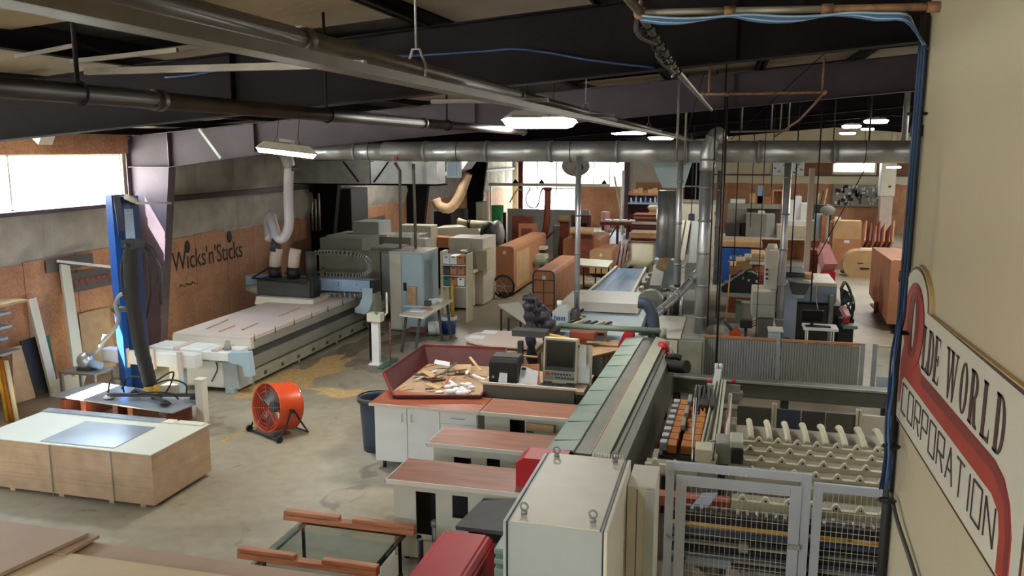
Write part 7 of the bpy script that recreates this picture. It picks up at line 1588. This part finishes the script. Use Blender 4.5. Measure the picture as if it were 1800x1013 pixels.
# standing brown panels
for i, (x0, y0, x1, y1, Y, m, l) in enumerate(((900, 380, 935, 432, 29.5, 'wood_red', 'tall dark brown panel with a framed window behind the left cart'), (911, 394, 941, 432, 28.8, 'cardboard', 'brown framed cabinet side behind the left cart'), (972, 397, 984, 420, 31.5, 'machine_grey', 'grey narrow panel left of the brown roll topped stand'), (984, 380, 999, 420, 31.3, 'wood_red', 'brown stand with a tan rolled top behind the low cart'), (1004, 378, 1036, 412, 31.0, 'maroon', 'dark brown cabinet shell standing beside the slim duct'), (1006, 400, 1040, 455, 28.0, 'wood_red', 'big dark brown chair-like frame right of the slim duct'), (1030, 410, 1046, 452, 28.4, 'cardboard', 'narrow brown frame leg beside the dark brown frame'))):
    t = thing('standing_board', l, 'panel', yp((x0+x1)/2, y1, Y)); a, b, c, d = world(x0, y0, x1, y1, Y)
    g = G(); g.box(a, b, Y, Y+.35, .02, d, .01); part('panel', g, m, t)
    if i == 1: g = G(); g.box(a+.12, b-.12, Y-.02, Y, d-.55, d-.15); part('recess', g, 'wood_red', t); g = G(); g.box(a+.12, b-.12, Y-.02, Y, d-.8, d-.7); part('recess', g, 'wood_red', t)
    if i in (3, 5): g = G(); g.cyl((a-.05, Y-.1, d-.1), (b+.05, Y-.1, d-.1), .13, n=10); part('rolled_top', g, 'cardboard_pale', t)
    if i == 4: g = G(); g.box(a+.1, b-.1, Y-.02, Y, .2, d-.3); part('recess', g, 'steel_dark', t)
# items between the carts
for i, (x0, y0, x1, y1, Y, m, l) in enumerate(((936, 434, 958, 440, 26.5, 'melamine', 'upper cream box in the stack between the two brown carts'), (937, 448, 958, 458, 26.0, 'melamine', 'lower cream box in the stack between the two brown carts'), (938, 460, 958, 466, 25.6, 'saw_green', 'greenish drawer under the cream boxes between the carts'))):
    g = G(); pb(x0, y0, x1, y1, Y, .5, g, .01); solo('cream_box', g, m, l, 'box')
g = G(); pb(938, 440, 957, 480, 26.7, .5, g, .01, z0=0); solo('parts_cabinet', g, 'dark_grey', 'dark little cabinet behind the cream boxes between the carts', 'cabinet')
g = G(); pb(962, 463, 985, 472, 25.0, .4, g, .01, z0=.0); solo('grey_crate', g, 'dark_grey', 'dark grey low crate behind the framed cart', 'crate')
g = G(); pb(988, 461, 1008, 468, 25.2, .4, g, .02); solo('wrapped_pack', g, 'white', 'white wrapped pack on the back end of the framed cart', 'pack')
# white table by the duct
t = thing('white_table', 'bright white topped table with thin black legs right of the slim duct', 'table', (-3.9, 24.6, 0))
P = [zp(1019, 466, .88), zp(1068, 470, .88), zp(1078, 458, .88), zp(1019, 454, .88)]; g = G(); g.quad(*P, th=.05); part('table_top', g, 'melamine', t)
for px in (1026, 1047, 1057): p = zp(px, 468, .85); g = G(); g.box(p.x-.02, p.x+.02, p.y, p.y+.04, 0, .84); part('leg', g, 'black', t)
p = zp(1070, 460, .85); g = G(); g.box(p.x-.02, p.x+.02, p.y, p.y+.04, 0, .84); part('leg', g, 'black', t)
g = G(); q = zp(1040, 505, 0); g.box(q.x-.3, q.x+.2, q.y-.3, q.y+.5, .05, .12); solo('floor_board', g, 'bone', 'pale board on low blocks on the floor below the white table', 'board'); g = G(); g.quad(zp(1045, 440, .01), zp(1085, 442, .01), zp(1100, 410, .01), zp(1070, 405, .01), th=.008); solo('floor_sheet', g, 'paper', 'big pale sheet lying on the aisle floor at the far end', 'sheet')

# --- cream machines behind the bin rack
t = thing('cream_bandsaw', 'tall cream machine cabinet behind the parts bins', 'machine', (-7, 22, 0))
a, b, c, d = world(789, 418, 848, 545, 21.6)
g = G(); g.box(a, a+.62, 21.6, 22.6, .02, d, .01); part('tall_cabinet', g, 'machine_white', t)
g = G(); g.box(a+.62, b, 21.7, 23.0, .02, d-.02, .01); part('side_body', g, 'machine_white', t); a2, b2, c2, d2 = world(836, 440, 856, 477, 21.5); g = G(); g.box(a2, b2, 21.5, 22.2, c2, d2, .01); part('side_box', g, 'bone', t)
a, b, c, d = world(798, 480, 825, 540, 21.0); g = G(); g.box(a, b, 21.0, 21.55, .04, d, .01); part('front_cabinet', g, 'off_white', t); g = G(); g.prism('y', [(a, d), (b+.18, d+.03), (b+.10, d+.09), (a, d+.05)], 20.9, 21.6); part('tray', g, 'bone', t)
g = G(); g.box(a, b, 20.98, 21.0, 0, .04); part('plinth', g, 'black', t)
for i, (x0, y0, x1, y1) in enumerate(((808, 441, 817, 475), (818, 444, 822, 470))): g = G(); pb(x0, y0, x1, y1, 20.9, .3, g); solo('slim_box', g, ('bone', 'black')[i], ('cream upright box', 'black slot panel')[i]+' right of the parts bins', 'box')
t = thing('brown_box', 'brown carton on the machine left of the tall cream cabinet', 'carton', yp(775, 432, 24)); g = G(); pb(762, 417, 788, 436, 24, .5, g, .005); part('carton', g, 'cardboard', t); g = G(); pb(762, 436, 788, 470, 24.1, .4, g, z0=0); part('stand', g, 'steel_dark', t)
t = thing('cream_electric_box', 'cream electric box on top behind the pale blue cabinet', 'box', yp(735, 438, 20)); g = G(); pb(724, 420, 748, 440, 20, .4, g, .01); part('box', g, 'machine_white', t); g = G(); pb(724, 410, 733, 421, 20, .2, g, .02); part('valve', g, 'off_white', t); g = G(); pb(724, 440, 748, 460, 20.1, .3, g, z0=0); part('stand', g, 'machine_grey', t)
t = thing('edge_bander', 'long beige machine with a rounded hood, cream tube and black cover at the left', 'machine', (-8, 27, 0))
a, b, c, d = world(762, 396, 850, 470, 26); g = G(); g.prism('y', [(a, .05), (b, .05), (b, d-.35), (b-.25, d), (a, d-.1)], 26, 27.4); part('hood', g, 'machine_white', t)
P0, P1 = yp(828, 394, 25.6), yp(866, 396, 25.6); g = G(); g.cyl(P0, P1, .13, n=12); part('cream_tube', g, 'bone', t); g = G(); g.cyl(P0, P0-Vector((.1, 0, 0)), .14, n=12); part('clamp', g, 'black', t); g = G(); g.cyl(P0-Vector((.1, 0, 0)), P0+Vector((-.45, 0, .1)), .10, n=10); part('cream_tube', g, 'bone', t)
c = yp(858, 418, 24.8); g = G(); g.ball(c, .46, (.62, .5, 1.1), 16); part('black_cover', g, 'black', t); g = G(); c = yp(874, 412, 25.2); g.ball(c, .42, (.6, .5, 1.1), 12); part('silver_cover', g, 'galv_dull', t)
g = G(); g.cyl(yp(866, 432, 25), (yp(866, 432, 25).x, 25, 0), .2, n=10); part('stand', g, 'dark_grey', t)
for i, (x0, y0, x1, y1, m) in enumerate(((836, 355, 850, 390, 'machine_grey'), (826, 356, 835, 390, 'steel_dark'), (792, 368, 816, 392, 'dark_grey'), (762, 372, 786, 415, 'steel_dark'))): g = G(); pb(x0, y0, x1, y1, 28+.2*i, .5, g, .03, z0=0); solo('dark_machine', g, m, ('grey upright machine box against the left wall, nearest the dark column', 'thin dark machine beside the grey upright box', 'low dark machine left of the thin dark one', 'dark machine clump below the beige hose')[i], 'machine')
g = G(); c = yp(876, 378, 33); a, b, c_, d = world(864, 361, 885, 395, 33); g.cyl(((a+b)/2, 33, 0), ((a+b)/2, 33, d), (b-a)/2, n=18); solo('green_tank', g, 'green', 'bright green round tank beside the far left column', 'tank')
g = G(); pb(884, 374, 888, 392, 32.6, .2, g, 0, z0=0); solo('black_post', g, 'black', 'thin black post right of the green tank', 'post')
g = G(); pb(700, 396, 758, 440, 23.5, .6, g, .02, z0=0); solo('beige_machine', g, 'machine_white', 'beige machine cabinet behind the two steel conduits', 'machine')

# ================================================================== SIGN on the office wall
t = thing('painted_sign', 'painted wooden sign reading OLDE WORLD CORPORATION on the office wall', 'sign', (.985, 4.0, 2.8))
SX = .978
def sp(g, poly, a, b): return g.prism('x', poly, a, b)
def outline(off=0):
    P = [(5.0+off, 2.80-off), (5.0+off, 3.50+off), (4.955+off, 3.50+off)]
    for k in range(15):
        a = PI-PI*k/14; P.append((4.67-(.275+off)*math.cos(a), 3.50+(.185+off)*math.sin(a)))
    P = [(5.0+off, 2.80-off), (5.0+off, 3.50+off)]
    for k in range(15): a = PI*k/14; P.append((4.67+(.275+off)*math.cos(a), 3.50+(.185+off)*math.sin(a)))
    P += [(2.86-off, 3.50+off), (2.86-off, 2.80-off)]
    return P
g = G(); sp(g, outline(.018), SX, .999); part('edge_board', g, 'sign_edge', t)
g = G(); sp(g, outline(.010), SX-.002, SX); part('border', g, 'sign_brown', t)
g = G(); sp(g, outline(-.006), SX-.004, SX-.002); part('face', g, 'sign_white', t)
FX = SX-.0045
def flat(poly, m, nm, d=.0015, lev=0): g = G(); sp(g, poly, FX-d-lev*.0012, FX-lev*.0012); return part(nm, g, m, t)
def ring(cy, cz, ry, rz, iy, iz, m, nm, lev=0, a0=0, a1=2*PI, n=28):
    g = G(); x0, x1 = FX-.0015-lev*.0012, FX-lev*.0012
    def pt(x, r1, r2, a): return g.bm.verts.new((x, cy+r1*math.cos(a), cz+r2*math.sin(a)))
    full = abs(a1-a0-2*PI) < 1e-3; cnt = n if full else n+1
    Q = [[pt(x, r1, r2, a0+(a1-a0)*k/n) for k in range(cnt)] for x in (x0, x1) for r1, r2 in ((ry, rz), (iy, iz))]
    for k in range(n):
        j = (k+1) % cnt
        g.bm.faces.new((Q[0][k], Q[0][j], Q[1][j], Q[1][k])); g.bm.faces.new((Q[0][k], Q[2][k], Q[2][j], Q[0][j])); g.bm.faces.new((Q[1][k], Q[1][j], Q[3][j], Q[3][k]))
    return part(nm, g, m, t)
# red ribbon: left foot, band, and right arm turning down
flat([(4.90, 2.90), (4.905, 3.14), (4.86, 3.24), (4.80, 3.28), (4.5, 3.24), (4.42, 3.19), (3.20, 3.19), (3.08, 3.165), (3.0, 3.10), (2.955, 3.0), (2.945, 2.815), (3.075, 2.815), (3.08, 2.96), (3.11, 3.03), (3.20, 3.06), (4.78, 3.07), (4.84, 3.04), (4.86, 2.90)], 'sign_red', 'ribbon')
flat([(4.40, 3.185), (3.20, 3.188), (3.085, 3.163), (3.01, 3.10), (2.965, 3.0), (2.955, 2.815), (3.0, 2.815), (3.01, 2.98), (3.06, 3.09), (3.2, 3.14), (4.40, 3.135)], 'sign_red_dark', 'ribbon_shade', lev=1)
ring(4.66, 3.385, .235, .225, .035, .14, 'sign_red_dark', 'big_letter_O', lev=2)
ring(4.66, 3.385, .235, .225, .135, .178, 'sign_red', 'big_letter_O_rim', lev=3)
# OLDE WORLD letters (tall slab serif). y runs down the wall from left to right
LZ, HZ = 3.215, 3.435
def L(y): return y
def rects(y0, items, nm):
    g = G()
    for poly in items: sp(g, [(y0-u, LZ+v*(HZ-LZ)) for u, v in poly], FX-.0025, FX-.001)
    return part(nm, g, 'sign_brown', t)
def rc(u0, u1, v0, v1): return [(u0, v0), (u1, v0), (u1, v1), (u0, v1)]
def bowl(u0, r, v0, v1, w_, half=True, n=12):
    out = []; mid, h = (v0+v1)/2, (v1-v0)/2
    for k in range(n):
        a, b = -PI/2+PI*k/n, -PI/2+PI*(k+1)/n
        out.append([(u0+r*math.cos(a), mid+h*math.sin(a)), (u0+r*math.cos(b), mid+h*math.sin(b)), (u0+(r-w_)*max(0, math.cos(b)), mid+(h-.05)*math.sin(b)), (u0+(r-w_)*max(0, math.cos(a)), mid+(h-.05)*math.sin(a))])
    return out
def letL(): return [rc(.008, .046, 0, 1), rc(0, .055, 0, .05), rc(0, .055, .95, 1), [(.04, 0), (.105, 0), (.105, .26), (.095, .1), (.04, .05)]]
def letD(): return [rc(.008, .046, 0, 1), rc(0, .055, 0, .05), rc(0, .055, .95, 1)]+bowl(.05, .065, 0, 1, .03)
def letE(): return [rc(.008, .046, 0, 1), rc(0, .10, 0, .05), rc(0, .10, .95, 1), [(.10, 0), (.105, .22), (.09, .05)], [(.10, 1), (.09, .95), (.10, .80)], rc(.04, .08, .49, .54), rc(.07, .08, .40, .63)]
def letO(): return bowl(.055, .055, 0, 1, .03)+[[(.11-u, v) for u, v in q] for q in bowl(.055, .055, 0, 1, .03)]
def letR(): return [rc(.008, .046, 0, 1), rc(0, .055, 0, .05), rc(0, .055, .95, 1)]+bowl(.05, .055, .48, 1, .028)+[[(.05, .5), (.08, .5), (.10, .08), (.12, .04), (.12, 0), (.075, 0), (.065, .1)]]
def letW(): return [[(.015, 1), (.045, 1), (.075, .0), (.06, .0)], [(.10, .95), (.112, .95), (.075, 0), (.065, 0)], [(.085, 1), (.12, 1), (.148, 0), (.135, 0)], [(.175, .98), (.187, .98), (.148, 0), (.138, 0)], rc(0, .058, .95, 1), rc(.075, .13, .95, 1), rc(.155, .2, .95, 1)]
for nm, f, y in (('L', letL, 4.425), ('D', letD, 4.312), ('E', letE, 4.182), ('W', letW, 3.965), ('O', letO, 3.718), ('R', letR, 3.572), ('L', letL, 3.400), ('D', letD, 3.240)):
    rects(y, f(), 'letter_'+nm)
# CORPORATION in thin square letters
CB, CT, CW = 2.875, 3.03, .115
def strokes(y0, segs, nm):
    g = G()
    for (a, b, c, d) in segs: g.bar((FX-.002, y0-a*CW, CB+b*(CT-CB)), (FX-.002, y0-c*CW, CB+d*(CT-CB)), .002, .010, up=(1, 0, 0)) if 0 else g.bar((FX-.002, y0-a*CW, CB+b*(CT-CB)), (FX-.002, y0-c*CW, CB+d*(CT-CB)), .009, .003, up=(1, 0, 0))
    return part(nm, g, 'sign_brown', t)
ST = {'C': [(1, 1, 0, 1), (0, 1, 0, 0), (0, 0, 1, 0)], 'O': [(1, 1, 0, 1), (0, 1, 0, 0), (0, 0, 1, 0), (1, 0, 1, 1)], 'R': [(0, 0, 0, 1), (0, 1, 1, 1), (1, 1, 1, .45), (1, .45, 0, .45), (.45, .45, 1, 0)],
      'P': [(0, 0, 0, 1), (0, 1, 1, 1), (1, 1, 1, .45), (1, .45, 0, .45)], 'A': [(0, 0, .5, 1), (.5, 1, 1, 0), (.2, .35, .8, .35)], 'T': [(0, 1, 1, 1), (.5, 1, .5, 0)], 'I': [(.3, 0, .3, 1)], 'N': [(0, 0, 0, 1), (0, 1, 1, 0), (1, 0, 1, 1)]}
y = 4.80
for c in 'CORPORATION':
    strokes(y, ST[c], 'letter_'+c); y -= .163 if c != 'I' else .085
